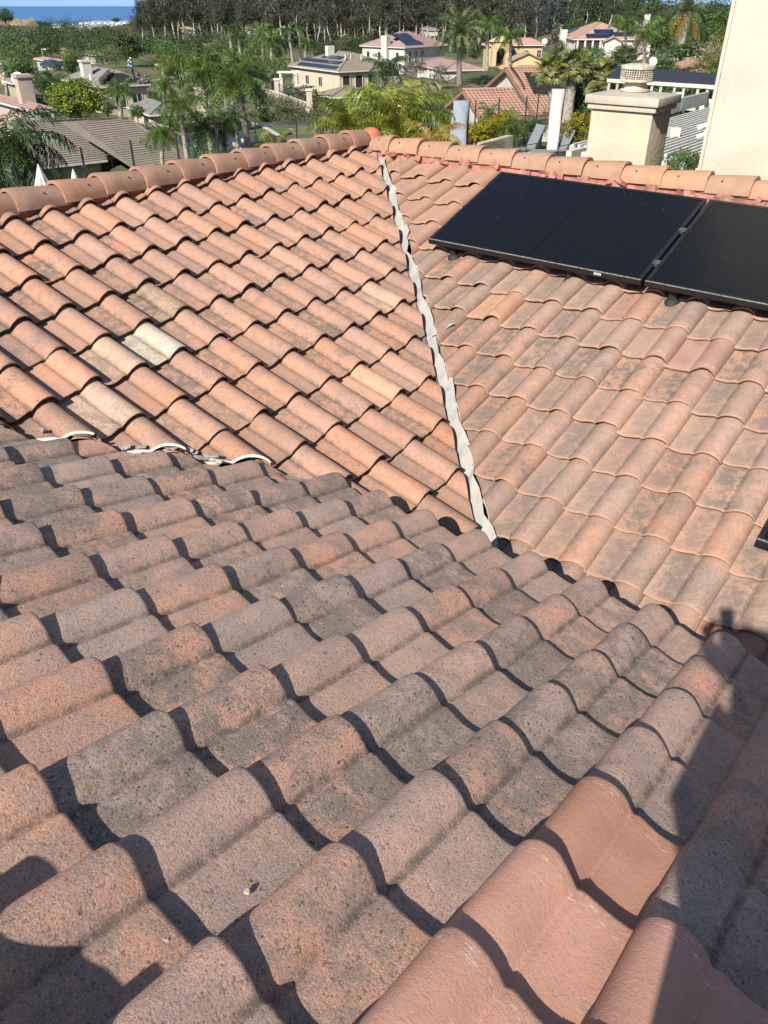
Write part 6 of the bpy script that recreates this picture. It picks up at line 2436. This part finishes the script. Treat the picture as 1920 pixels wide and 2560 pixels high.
# palms: name, label, px, py crown, r px, Y, py base, kind, fronds
palm('date_palm', 'tall date palm standing free before the yellow house', 1149, 84, 74, 130, 212, 'date', 46, .38, boss=True, trunk_mat=M_BARK)
palm('date_palm', 'big grey-green date palm with thick trunk near the tall wall', 1716, 34, 62, 110, 142, 'date', 44, .5, boss=True, base_px=1695, skirt=True)
for px, pc, r, pb, lab, w in ((1378, 178, 47, 300, 'fan palm with stout trunk, left of the three', 1392), (1434, 166, 54, 330, 'tallest fan palm, middle of the three', 1410), (1506, 190, 50, 330, 'fan palm leaning right, rightmost of the three', 1480)):
    palm('fan_palm', lab, px, pc, r, 42, pb, 'fan', 26, .26, base_px=w, lo=-.5, hi=1.35, group=None, base_known=False, trunk_mat=M_PTRUNK)
for px, pc, r, pb, bx, Y, kind, n, tr, lab in (
    (965, 172, 66, 262, 962, 84, 'queend', 15, .2, 'drooping palm in front of the beige roof end'),
    (1222, 60, 46, 172, 1218, 150, 'queen', 13, .25, 'slim palm before the arched tower'),
    (1278, 90, 46, 190, 1275, 140, 'queen', 13, .25, 'slim palm left of the garage gable'),
    (656, 84, 40, 232, 664, 165, 'queen', 14, .32, 'tall smooth-trunked palm, left of the close trio'),
    (678, 104, 42, 236, 684, 160, 'queen', 14, .32, 'tall smooth-trunked palm, middle of the close trio'),
    (700, 100, 36, 230, 690, 168, 'queend', 13, .3, 'tall smooth-trunked palm, right of the close trio'),
    (640, 112, 30, 190, 648, 190, 'queen', 12, .25, 'short palm left of the close trio'),
    (572, 72, 24, 158, 585, 210, 'queend', 13, .3, 'leaning slim palm above the orange roof'),
    (597, 94, 26, 168, 605, 200, 'queend', 13, .3, 'slim palm right of the leaning one'),
    (613, 110, 22, 170, 612, 205, 'queend', 11, .25, 'short slim palm between two taller'),
    (721, 76, 24, 158, 733, 215, 'queend', 13, .3, 'slim palm left of the beige roof panels'),
    (750, 66, 26, 150, 752, 220, 'queend', 13, .3, 'slim palm above the beige roof panels'),
    (764, 106, 26, 160, 764, 200, 'queen', 12, .25, 'bright bushy palm behind the beige roof panels'),
    (302, 226, 42, 320, 304, 76, 'queen', 19, .2, 'drooping palm before the re-roofed house'),
    (132, 212, 44, 300, 134, 92, 'queend', 18, .2, 'dark drooping palm between the pink roof and ficus'),
    (18, 175, 34, 230, 16, 120, 'queen', 12, .2, 'palm at the left edge above the pink roof'),
    (20, 132, 28, 158, 20, 210, 'queen', 11, .25, 'small palm far left below the bluff'),
    (40, 134, 24, 160, 42, 200, 'queen', 11, .25, 'second small palm far left below the bluff'),
    (506, 176, 92, 395, 530, 58, 'queen', 24, .15, 'large queen palm left of centre with long curved fronds'),
    (592, 206, 92, 400, 622, 52, 'queen', 24, .2, 'large queen palm with pale bulging trunk left of centre'),
    (448, 262, 62, 430, 474, 47, 'queen', 18, .13, 'low queen palm whose fronds hang before the grey roof'),
    (560, 300, 60, 420, 566, 50, 'queend', 16, .13, 'low queen palm between the two large ones'),
    (408, 214, 42, 300, 412, 80, 'queen', 16, .2, 'queen palm right of the re-roofed house'),
    (505, 318, 66, 420, 508, 49, 'queen', 18, .12, 'low fronded palm just behind the fence between the tall pair'),
    (402, 336, 52, 430, 406, 48, 'queen', 18, .12, 'low fronded palm over the grey tiled roof end'),
    (590, 296, 46, 400, 594, 56, 'queen', 16, .12, 'low fronded palm beside the olive shed'),
    (600, 160, 56, 250, 604, 90, 'queen', 14, .2, 'queen palm behind the large pair'),
    (520, 176, 50, 240, 520, 110, 'queen', 12, .2, 'queen palm before the orange roof'),
    (640, 196, 46, 300, 646, 92, 'queen', 12, .2, 'queen palm left of the pillared wall'),
    (1565, 60, 40, 150, 1565, 170, 'queen', 12, .25, 'palm right of the white villa'),
    (1612, 86, 44, 160, 1612, 130, 'queen', 12, .25, 'palm behind the hanging yellow frond'),
    (1660, 62, 40, 150, 1660, 150, 'queen', 12, .25, 'palm left of the big date palm'),
    (1590, 40, 34, 130, 1588, 190, 'queend', 11, .25, 'dark palm above the small white gable'),
    (1748, 80, 36, 150, 1745, 150, 'queend', 12, .25, 'dark palm right of the big date palm'),
    (1262, 296, 40, 330, 1262, 50, 'queen', 13, .12, 'small arching palm before the orange wavy roof'),
    (1225, 282, 34, 330, 1228, 51, 'queen', 11, .12, 'smaller arching palm left of its twin before the orange roof')):
    palm('queen_palm', lab, px, pc, r, Y, pb, kind, n, tr, base_px=bx, base_known=Y > 60)
palm('date_palm', 'dark bushy palm at the left edge beside the parasols', 22, 372, 150, 27, 560, 'queend', 30, .2, base_px=10, base_known=False, hi=1.2, lo=-.9)
# golden palms right behind the ridge corner
palm('golden_palm', 'golden-green palm clump behind the roof corner, larger right clump', 1000, 322, 150, 20, 520, 'gold', 38, .10, base_known=False, hi=1.3, lo=-.1)
palm('golden_palm', 'golden-green palm clump behind the roof corner, left clump', 872, 318, 100, 21, 520, 'gold', 30, .10, base_known=False, hi=1.3, lo=0.0)
palm('golden_palm', 'low golden palm fronds behind the left ridge caps', 690, 384, 70, 15, 560, 'gold', 16, .08, base_known=False, hi=1.3, lo=.1)
palm('dry_palm', 'withered orange-yellow palm fronds behind the right ridge caps', 1085, 346, 84, 17.5, 560, 'dry', 14, .08, base_known=False, hi=1.2, lo=.0)

# ------------------------------------------------------------------ ground, street, sea
A_ = np.array(ANCH)
xs_ = np.concatenate([np.arange(-120, 121, 5.0), ])
def terrain_z(X, Y):
    out = np.empty(X.shape)
    flat = np.stack([X.ravel(), Y.ravel()], 1)
    res = np.empty(len(flat))
    for i in range(0, len(flat), 2000):
        d = np.hypot(flat[i:i + 2000, None, 0] - A_[None, :, 0], flat[i:i + 2000, None, 1] - A_[None, :, 1])
        d = d / (1 + 0.012 * A_[None, :, 1].clip(0))
        w = 1 / (d + 0.6) ** 3.2
        res[i:i + 2000] = (w * A_[None, :, 2]).sum(1) / w.sum(1)
    return res.reshape(X.shape)
def soil_mat():
    m = NT('dry_grass_and_soil')
    tc = m.n('TexCoord').outputs['Object']
    n1 = m.noise(tc, 0.05, 5)
    n2 = m.noise(tc, 0.5, 5, 0.7)
    c = m.mix(m.remap(n1, .4, .6), (0.060, 0.075, 0.028), (0.13, 0.11, 0.06))
    c = m.mix(m.math('MULTIPLY', m.remap(n2, .5, .62), .7), c, (0.035, 0.052, 0.020))
    return m.done(c, 0.95, m.bump(n2, .6, .5), 0.2)
M_SOIL = soil_mat()
def sheet(name, xs, ys, m, off=0.0):
    X, Yg = np.meshgrid(xs, ys)
    Zg = terrain_z(X, Yg) - 0.05 + off
    nx, ny = len(xs), len(ys)
    v = np.stack([X.ravel(), Yg.ravel(), Zg.ravel()], 1)
    f = [(j * nx + i, j * nx + i + 1, (j + 1) * nx + i + 1, (j + 1) * nx + i) for j in range(ny - 1) for i in range(nx - 1)]
    me = bpy.data.meshes.new(name)
    me.from_pydata(v.tolist(), [], f)
    me.materials.append(m)
    me.polygons.foreach_set('use_smooth', [True] * len(f))
    o = bpy.data.objects.new(name, me)
    put(o)
    tag(o, kind='structure')
    return o
ys_ = np.concatenate([np.arange(-60, 140, 4.0), np.arange(140, 400, 9.0), np.arange(400, 1120, 30.0)])
xs_ = np.concatenate([np.arange(-900, -220, 34.0), np.arange(-220, -90, 10.0), np.arange(-90, 90, 4.0), np.arange(90, 260, 10.0), np.arange(260, 900, 34.0)])
sheet('ground', xs_, ys_, M_SOIL)
# shelf edge down to the water
me_z = float(A_[:, 2].min())
mb = MB()
mb.add([(-14000, -400, -75), (14000, -400, -75), (14000, 9800, -75), (-14000, 9800, -75)], [(0, 1, 2, 3)])
m = NT('sea_water')
tc = m.n('TexCoord').outputs['Object']
mp = m.n('Mapping')
mp.inputs['Scale'].default_value = (0.0012, 0.005, 1)
m.l(tc, mp.inputs['Vector'])
nn = m.noise(mp.outputs[0], 1.0, 4)
M_SEA = m.done(m.mix(m.remap(nn, .3, .7), (0.050, 0.125, 0.27), (0.065, 0.155, 0.31)), 0.55, None, 0.25)
tag(mb.obj('sea', M_SEA), kind='structure')
# bluff with sandy cut on the left, bare bank under the greenhouses
M_BLUFF = plain('sandy_bluff', (0.33, 0.22, 0.13), 0.95, 0.25, .06, 0.5, .3, col2=(0.09, 0.085, 0.045))
M_BANK = plain('bare_brown_bank', (0.20, 0.125, 0.085), 0.95, 0.2, .05)
def mound(name, pxs, py_b, py_t, Y, depth, m, seed):
    r = random.Random(seed)
    n = 22
    vs, fs = [], []
    A0, A1 = at(pxs[0], py_b, Y), at(pxs[1], py_b, Y)
    h = at(pxs[0], py_t, Y).z - A0.z
    for j in range(7):
        t_ = j / 6
        for i in range(n):
            u = i / (n - 1)
            prof = min(1, (1 - u) * 2.2) if name == 'bluff' else min(1, min(u, 1 - u) * 12)
            z_ = A0.z - 6 + (h + 6) * (t_ ** .7) * prof * (1 + r.uniform(-.06, .06))
            vs.append((A0.x + (A1.x - A0.x) * u, Y + depth * t_ + r.uniform(-2, 2), z_))
    for j in range(6):
        for i in range(n - 1):
            fs.append((j * n + i, j * n + i + 1, (j + 1) * n + i + 1, (j + 1) * n + i))
    mb = MB()
    mb.add(vs, fs)
    tag(mb.obj(name, m, None, None, True), kind='structure')
mound('bluff', (-60, 100), 98, 50, 560, 40, M_BLUFF, 4)
mound('hillside', (88, 330), 102, 82, 820, 60, M_BANK, 5)

def ribbon(name, pts, w, m, off, kind='structure'):
    """a road or strip lying on the ground through photograph points"""
    P3 = [at(*p) for p in pts]
    C_ = []
    for i in range(len(P3) - 1):
        for k in range(6):
            C_.append(P3[i].lerp(P3[i + 1], k / 6))
    C_.append(P3[-1])
    vs = []
    for i, c in enumerate(C_):
        d = (C_[min(i + 1, len(C_) - 1)] - C_[max(i - 1, 0)])
        s_ = Vector((d.y, -d.x, 0)).normalized()
        for q in (-1, 1):
            p = c + s_ * q * w / 2
            p.z = c.z + off
            vs.append(p)
    n = len(C_)
    fs = [(2 * i, 2 * i + 1, 2 * i + 3, 2 * i + 2) for i in range(n - 1)]
    low = [v - Z * .6 for v in vs]
    mb = MB()
    mb.add(vs + low, fs + [(2 * i, 2 * i + 2, 2 * n + 2 * i + 2, 2 * n + 2 * i) for i in range(n - 1)] + [(2 * i + 3, 2 * i + 1, 2 * n + 2 * i + 1, 2 * n + 2 * i + 3) for i in range(n - 1)])
    return tag(mb.obj(name, m), kind=kind)
M_ROAD = plain('asphalt', (0.085, 0.085, 0.09), 0.9, 0.1, .4)
M_DRIVE = plain('shade_tinted_driveway', (0.035, 0.042, 0.060), 0.85, 0.1, .4)  # asphalt with its shade and blue skylight put into the colour
M_KERB = plain('pale_kerb', (0.42, 0.40, 0.36), 0.9, 0.1, 1)
M_GRASS = plain('green_verge', (0.075, 0.12, 0.025), 0.95, 0.2, 2)
ribbon('road', [(690, 312, 90), (760, 330, 82), (860, 352, 74)], 7, M_ROAD, .25)
ribbon('kerb', [(632, 318, 86), (668, 332, 80), (700, 352, 74)], .4, M_KERB, .42)
ribbon('verge', [(640, 326, 82), (668, 344, 76)], 4.5, M_GRASS, .30)
ribbon('driveway', [(560, 344, 72), (600, 372, 64), (640, 420, 54)], 7.5, M_DRIVE, .32)
for p in ([(585, 372, 63.5), (612, 396, 58)], [(606, 362, 66), (628, 380, 62)]):
    ribbon('driveway_line', p, .14, M_KERB, .46)
ribbon('verge', [(790, 336, 80), (830, 344, 76)], 3, M_GRASS, .30)

# far wood behind the stand, one dark mass with torn gaps of sky
def far_wood(seed):
    r = random.Random(seed)
    mb = MB()
    for _ in range(1500):
        px = r.uniform(352, 1600)
        Y = r.uniform(385, 440)
        lo_, hi_ = 96, -28 if px > 430 else 34 - (px - 352) * .8
        if r.random() < .12:
            continue
        py = lo_ + (hi_ - lo_) * r.random() ** .8 + 10 * math.sin(px * .045) + 6 * math.sin(px * .13)
        p = at(px, py, Y)
        s_ = r.uniform(2.2, 5.2)
        for _ in range(34):
            leaf_quads(mb, p + Vector((r.gauss(0, .5), r.gauss(0, .5), r.gauss(0, .62))) * s_, .42 * s_ ** .5, r, None, 0, .5)
    return mb.obj('far_wood', L_EUC)
tag(far_wood(9), 'dense far wood closing the skyline behind the eucalyptus trunks', 'wood', kind='stuff')

# undergrowth nobody could count
def brush(name, regions, m, seed, leaf, per=14):
    r = random.Random(seed)
    mb = MB()
    for (px0, px1, py0, py1, Y0, Y1, n, cr) in regions:
        for _ in range(n):
            t_ = r.random()
            p = at(r.uniform(px0, px1), py0 + (py1 - py0) * t_, Y0 + (Y1 - Y0) * t_)
            s_ = cr * r.uniform(.5, 1.4)
            for _ in range(per):
                leaf_quads(mb, p + Vector((r.gauss(0, .5), r.gauss(0, .5), abs(r.gauss(0, .45)))) * s_, leaf * s_, r, Z)
    o = mb.obj(name, m)
    return o
def wood_mass(zones, m, seed, leaf=.15):
    """tree crowns crowding one another, ellipsoids of leaf clumps"""
    r = random.Random(seed)
    mb = MB()
    for (px0, px1, py0, py1, Y0, Y1, n, cr, hh) in zones:
        for _ in range(n):
            t_ = r.random()
            p = at(r.uniform(px0, px1), py0 + (py1 - py0) * t_, Y0 + (Y1 - Y0) * t_)
            R_ = cr * r.uniform(.6, 1.35)
            H_ = hh * r.uniform(.6, 1.3)
            for _ in range(40):
                d = Vector((r.gauss(0, 1), r.gauss(0, 1), r.gauss(0, 1))).normalized() * r.uniform(.5, 1) ** .5
                c = p + Vector((d.x * R_, d.y * R_, H_ * (.5 + .5 * d.z)))
                for _ in range(16):
                    leaf_quads(mb, c + Vector((r.gauss(0, 1), r.gauss(0, 1), r.gauss(0, .8))) * R_ * .22, leaf * R_ ** .5 * .8, r, d, 0, .55)
    return mb.obj('tree_mass', m)
tag(wood_mass([(110, 330, 100, 134, 430, 250, 28, 4.2, 7.5), (0, 120, 116, 138, 330, 240, 12, 4.0, 6), (330, 640, 112, 142, 330, 225, 22, 3.6, 5), (430, 640, 160, 205, 200, 140, 9, 2.4, 3.6), (1400, 1830, 62, 84, 340, 270, 22, 4.2, 9), (700, 1150, 112, 126, 290, 250, 16, 2.6, 3)], L_DARK, 21), 'dark rounded tree crowns crowding the valley between the houses', 'wood', kind='stuff')
tag(wood_mass([(0, 330, 108, 160, 400, 190, 14, 3.0, 5), (340, 640, 125, 160, 280, 190, 14, 2.8, 4), (560, 700, 175, 225, 165, 125, 8, 1.9, 2.6), (1610, 1820, 84, 128, 260, 160, 14, 2.6, 4)], L_MID, 22), 'bright green tree crowns scattered through the valley', 'wood', kind='stuff')
tag(wood_mass([(0, 330, 106, 130, 400, 270, 16, 4.4, 5), (350, 640, 110, 140, 330, 240, 14, 3.4, 4.5), (20, 300, 150, 172, 215, 175, 6, 2.0, 2.4)], L_OLIVE, 23), 'grey-green scrub crowns on the far valley side', 'wood', kind='stuff')

o = brush('undergrowth', [(0, 340, 100, 150, 480, 210, 200, 2.2), (330, 640, 104, 135, 330, 230, 220, 2.0), (620, 1200, 112, 136, 300, 255, 380, 1.6), (1380, 1830, 66, 84, 330, 270, 260, 2.4)], L_DARK, 3, .085, 40)
tag(o, 'dark green undergrowth filling the valley and the foot of the eucalyptus stand', 'undergrowth', kind='stuff')
o = brush('undergrowth', [(0, 560, 140, 200, 215, 140, 200, 1.2), (540, 660, 170, 240, 150, 110, 120, 1.0), (930, 1100, 215, 300, 110, 66, 80, .8), (1620, 1800, 140, 190, 140, 82, 120, 1.0), (470, 600, 380, 430, 56, 48, 60, .6)], L_MID, 4, .085, 40)
tag(o, 'mid green shrubs filling the gaps between houses and palms', 'undergrowth', kind='stuff')
o = brush('ground_cover', [(690, 800, 250, 322, 108, 86, 420, .8), (640, 720, 236, 262, 120, 104, 160, .8), (800, 900, 292, 330, 92, 80, 120, .8)], L_OLIVE, 5, .09, 34)
tag(o, 'low grey-green ground cover on the bank below the pillared wall', 'ground cover', kind='stuff')

# ------------------------------------------------------------------ the photographer, whose shadow falls on the roof
def photographer():
    a, b = -0.42, 0.385
    foot_z = zA(RIDGE_A) - TAN * 0.06 - 0.02
    root = thing('person', fr(a, b, foot_z), 'person in dark clothes holding up a phone on the ridge, seen only as a shadow', 'person', None, math.atan2(V.y, V.x))
    mw = world_of(root)
    loc, rz = mw.translation, math.atan2(V.y, V.x)
    phone = mw.inverted() @ Vector((0.02, -0.055, -0.035))
    def hnd(s_):
        return phone + Vector((-0.02, s_ * 0.055, -0.02))
    zs = 1.40
    J = [(-.02, 0, .98), (0, 0, 1.16), (.02, 0, 1.36), (.04, 0, 1.49), (.06, 0, 1.58), (.075, 0, 1.69),
         (.02, .19, 1.42), (.16, .25, 1.20), tuple(hnd(1) + Vector((-.06, .01, -.05))), (.02, -.19, 1.42), (.16, -.25, 1.20), tuple(hnd(-1) + Vector((-.06, -.01, -.05))),
         (-.02, .10, .92), (.03, .13, .50), (-.04, .15, .08), (.12, .17, .04), (-.02, -.10, .92), (.05, -.13, .50), (-.02, -.15, .08), (.14, -.17, .04)]
    E_ = [(0, 1), (1, 2), (2, 3), (3, 4), (4, 5), (2, 6), (6, 7), (7, 8), (2, 9), (9, 10), (10, 11), (0, 12), (12, 13), (13, 14), (14, 15), (0, 16), (16, 17), (17, 18), (18, 19)]
    R_ = [.16, .155, .165, .06, .10, .095, .075, .052, .034, .075, .052, .034, .095, .07, .05, .04, .095, .07, .05, .04]
    skin_person('body', None, loc, rz, J, E_, R_, M_SKIN, root, 0, 2)
    skin_person('shirt', None, loc, rz, [J[i] for i in (0, 1, 2, 6, 7, 9, 10)], [(0, 1), (1, 2), (2, 3), (3, 4), (2, 5), (5, 6)], [.20, .20, .21, .105, .075, .105, .075], plain('dark_shirt', (0.05, 0.055, 0.07), .9), root, 0, 2)
    skin_person('trousers', None, loc, rz, [J[i] for i in (0, 12, 13, 14, 16, 17, 18)], [(0, 1), (1, 2), (2, 3), (0, 4), (4, 5), (5, 6)], [.20, .14, .11, .09, .14, .11, .09], M_JEAN, root, 0, 2)
    # fingers and thumbs round the phone
    for s_ in (-1, 1):
        h_ = hnd(s_)
        for k in range(4):
            L = (.070, .078, .074, .060)[k]
            z_ = .035 - k * .021
            p0 = h_ + Vector((-.055, s_ * .012, z_ - .03))
            skin_person('finger', None, loc, rz, [p0, p0 + Vector((.035, s_ * .008, .008)), p0 + Vector((.062, -s_ * .004, .012)), p0 + Vector((.066, -s_ * (L - .045), .012))], [(0, 1), (1, 2), (2, 3)], [.010, .009, .0085, .0075], M_SKIN, root)
        p0 = h_ + Vector((-.05, 0, .01))
        skin_person('thumb', None, loc, rz, [p0, p0 + Vector((.012, -s_ * .02, .02)), p0 + Vector((.02, -s_ * .045, .026))], [(0, 1), (1, 2)], [.012, .010, .009], M_SKIN, root)
        skin_person('palm', None, loc, rz, [h_ + Vector((-.06, s_ * .01, -.05)), h_ + Vector((-.05, s_ * .012, -.01)), h_ + Vector((-.048, s_ * .012, .02))], [(0, 1), (1, 2)], [(.03, .018), (.036, .016), (.034, .014)], M_SKIN, root)
    # head: nose, ears, eyes, hair under a cap
    hd = Vector((.075, 0, 1.66))
    mb = MB()
    mb.tube([hd + Vector((.085, 0, .035)), hd + Vector((.115, 0, -.005)), hd + Vector((.088, 0, -.015))], [.010, .017, .012], 8)
    part('nose', mb, M_SKIN, root, True)
    for s_ in (-1, 1):
        mb = MB()
        mb.lathe(hd + Vector((-.005, s_ * .082, -.02)), [(.012, 0), (.020, .02), (.018, .045), (.006, .058)], 8)
        part('ear', mb, M_SKIN, root, True)
        mb = MB()
        mb.lathe(hd + Vector((.078, s_ * .032, .028)), [(.004, -.006), (.011, 0), (.004, .006)], 8)
        part('eye', mb, M_BLACK, root, True)
    mb = MB()
    mb.tube([hd + Vector((.088, -.025, -.05)), hd + Vector((.094, 0, -.052)), hd + Vector((.088, .025, -.05))], .006, 6)
    part('mouth', mb, plain('lips', (0.35, 0.12, 0.1), .6), root, True)
    mb = MB()
    mb.lathe(hd + Vector((-.008, 0, .035)), [(.093, -.04), (.099, 0), (.098, .04), (.082, .08), (.045, .102), (.005, .108)], 18)
    part('hair', mb, plain('dark_hair', (0.03, 0.022, 0.018), .8), root, True)
    # the phone itself
    ph = thing('phone', Vector((0.02, -0.05, -0.03)), 'black phone held up in both hands of the person on the ridge', 'phone')
    R_ph = Matrix.Translation(Vector((0.0, -0.030, 0.0)) + UP * -0.045 + FW * -0.012 + Vector((.012, 0, 0))) @ Matrix.Rotation(-PITCH, 4, 'X')
    mb = MB()
    mb.box((0, 0, 0), (.072, .008, .147))
    mb.obj('phone_body', M_FRAME, ph, R_ph)
    mb = MB()
    mb.box((0, -.0048, 0), (.066, .0012, .14))
    mb.obj('screen', M_GLASSD, ph, R_ph)
photographer()
# crumbs of mortar and twigs lying on the tiles
def on_A(px, py, lift=0.0):
    d = ray(px, py)
    zc = -1.290
    a_, b_ = d.dot(V), -d.dot(U)
    t_ = (zc - .075) / (d.z + TAN * a_)
    return d * t_ + Z * lift
M_CRUMB = plain('mortar_crumb', (0.42, 0.36, 0.28), .9, .2, 60)
M_CRUMBR = plain('red_tile_chip', (0.40, 0.16, 0.12), .9, .2, 60)
for i, (px, py, s_, m_, lab) in enumerate(((98, 2112, .013, M_CRUMBR, 'reddish tile chip lying in shadow in a pan at lower left'), (158, 2103, .005, M_CRUMB, 'tiny pale crumb beside the reddish chip'), (617, 2226, .0075, M_CRUMB, 'pale twisted crumb in a pan left of the salmon tiles'), (412, 2350, .0065, M_CRUMB, 'pale pebble beside the rounded shadow at bottom left'), (705, 1464, .006, M_CRUMB, 'pale pebble on the grey tiles right of centre'), (895, 1396, .005, M_CRUMB, 'tiny pale pebble near the middle of the grey tiles'))):
    p = on_A(px, py, -.004)
    r = random.Random(i)
    bm = bmesh.new()
    bmesh.ops.create_icosphere(bm, subdivisions=2, radius=s_)
    for v_ in bm.verts:
        v_.co *= r.uniform(.65, 1.25)
        v_.co.z *= .7
    me = bpy.data.meshes.new('mortar_crumb')
    bm.to_mesh(me)
    bm.free()
    me.materials.append(m_)
    o = put(bpy.data.objects.new('tile_chip' if m_ is M_CRUMBR else 'mortar_crumb', me), None, Matrix.Translation(p))
    tag(o, lab, 'tile chip' if m_ is M_CRUMBR else 'crumb')
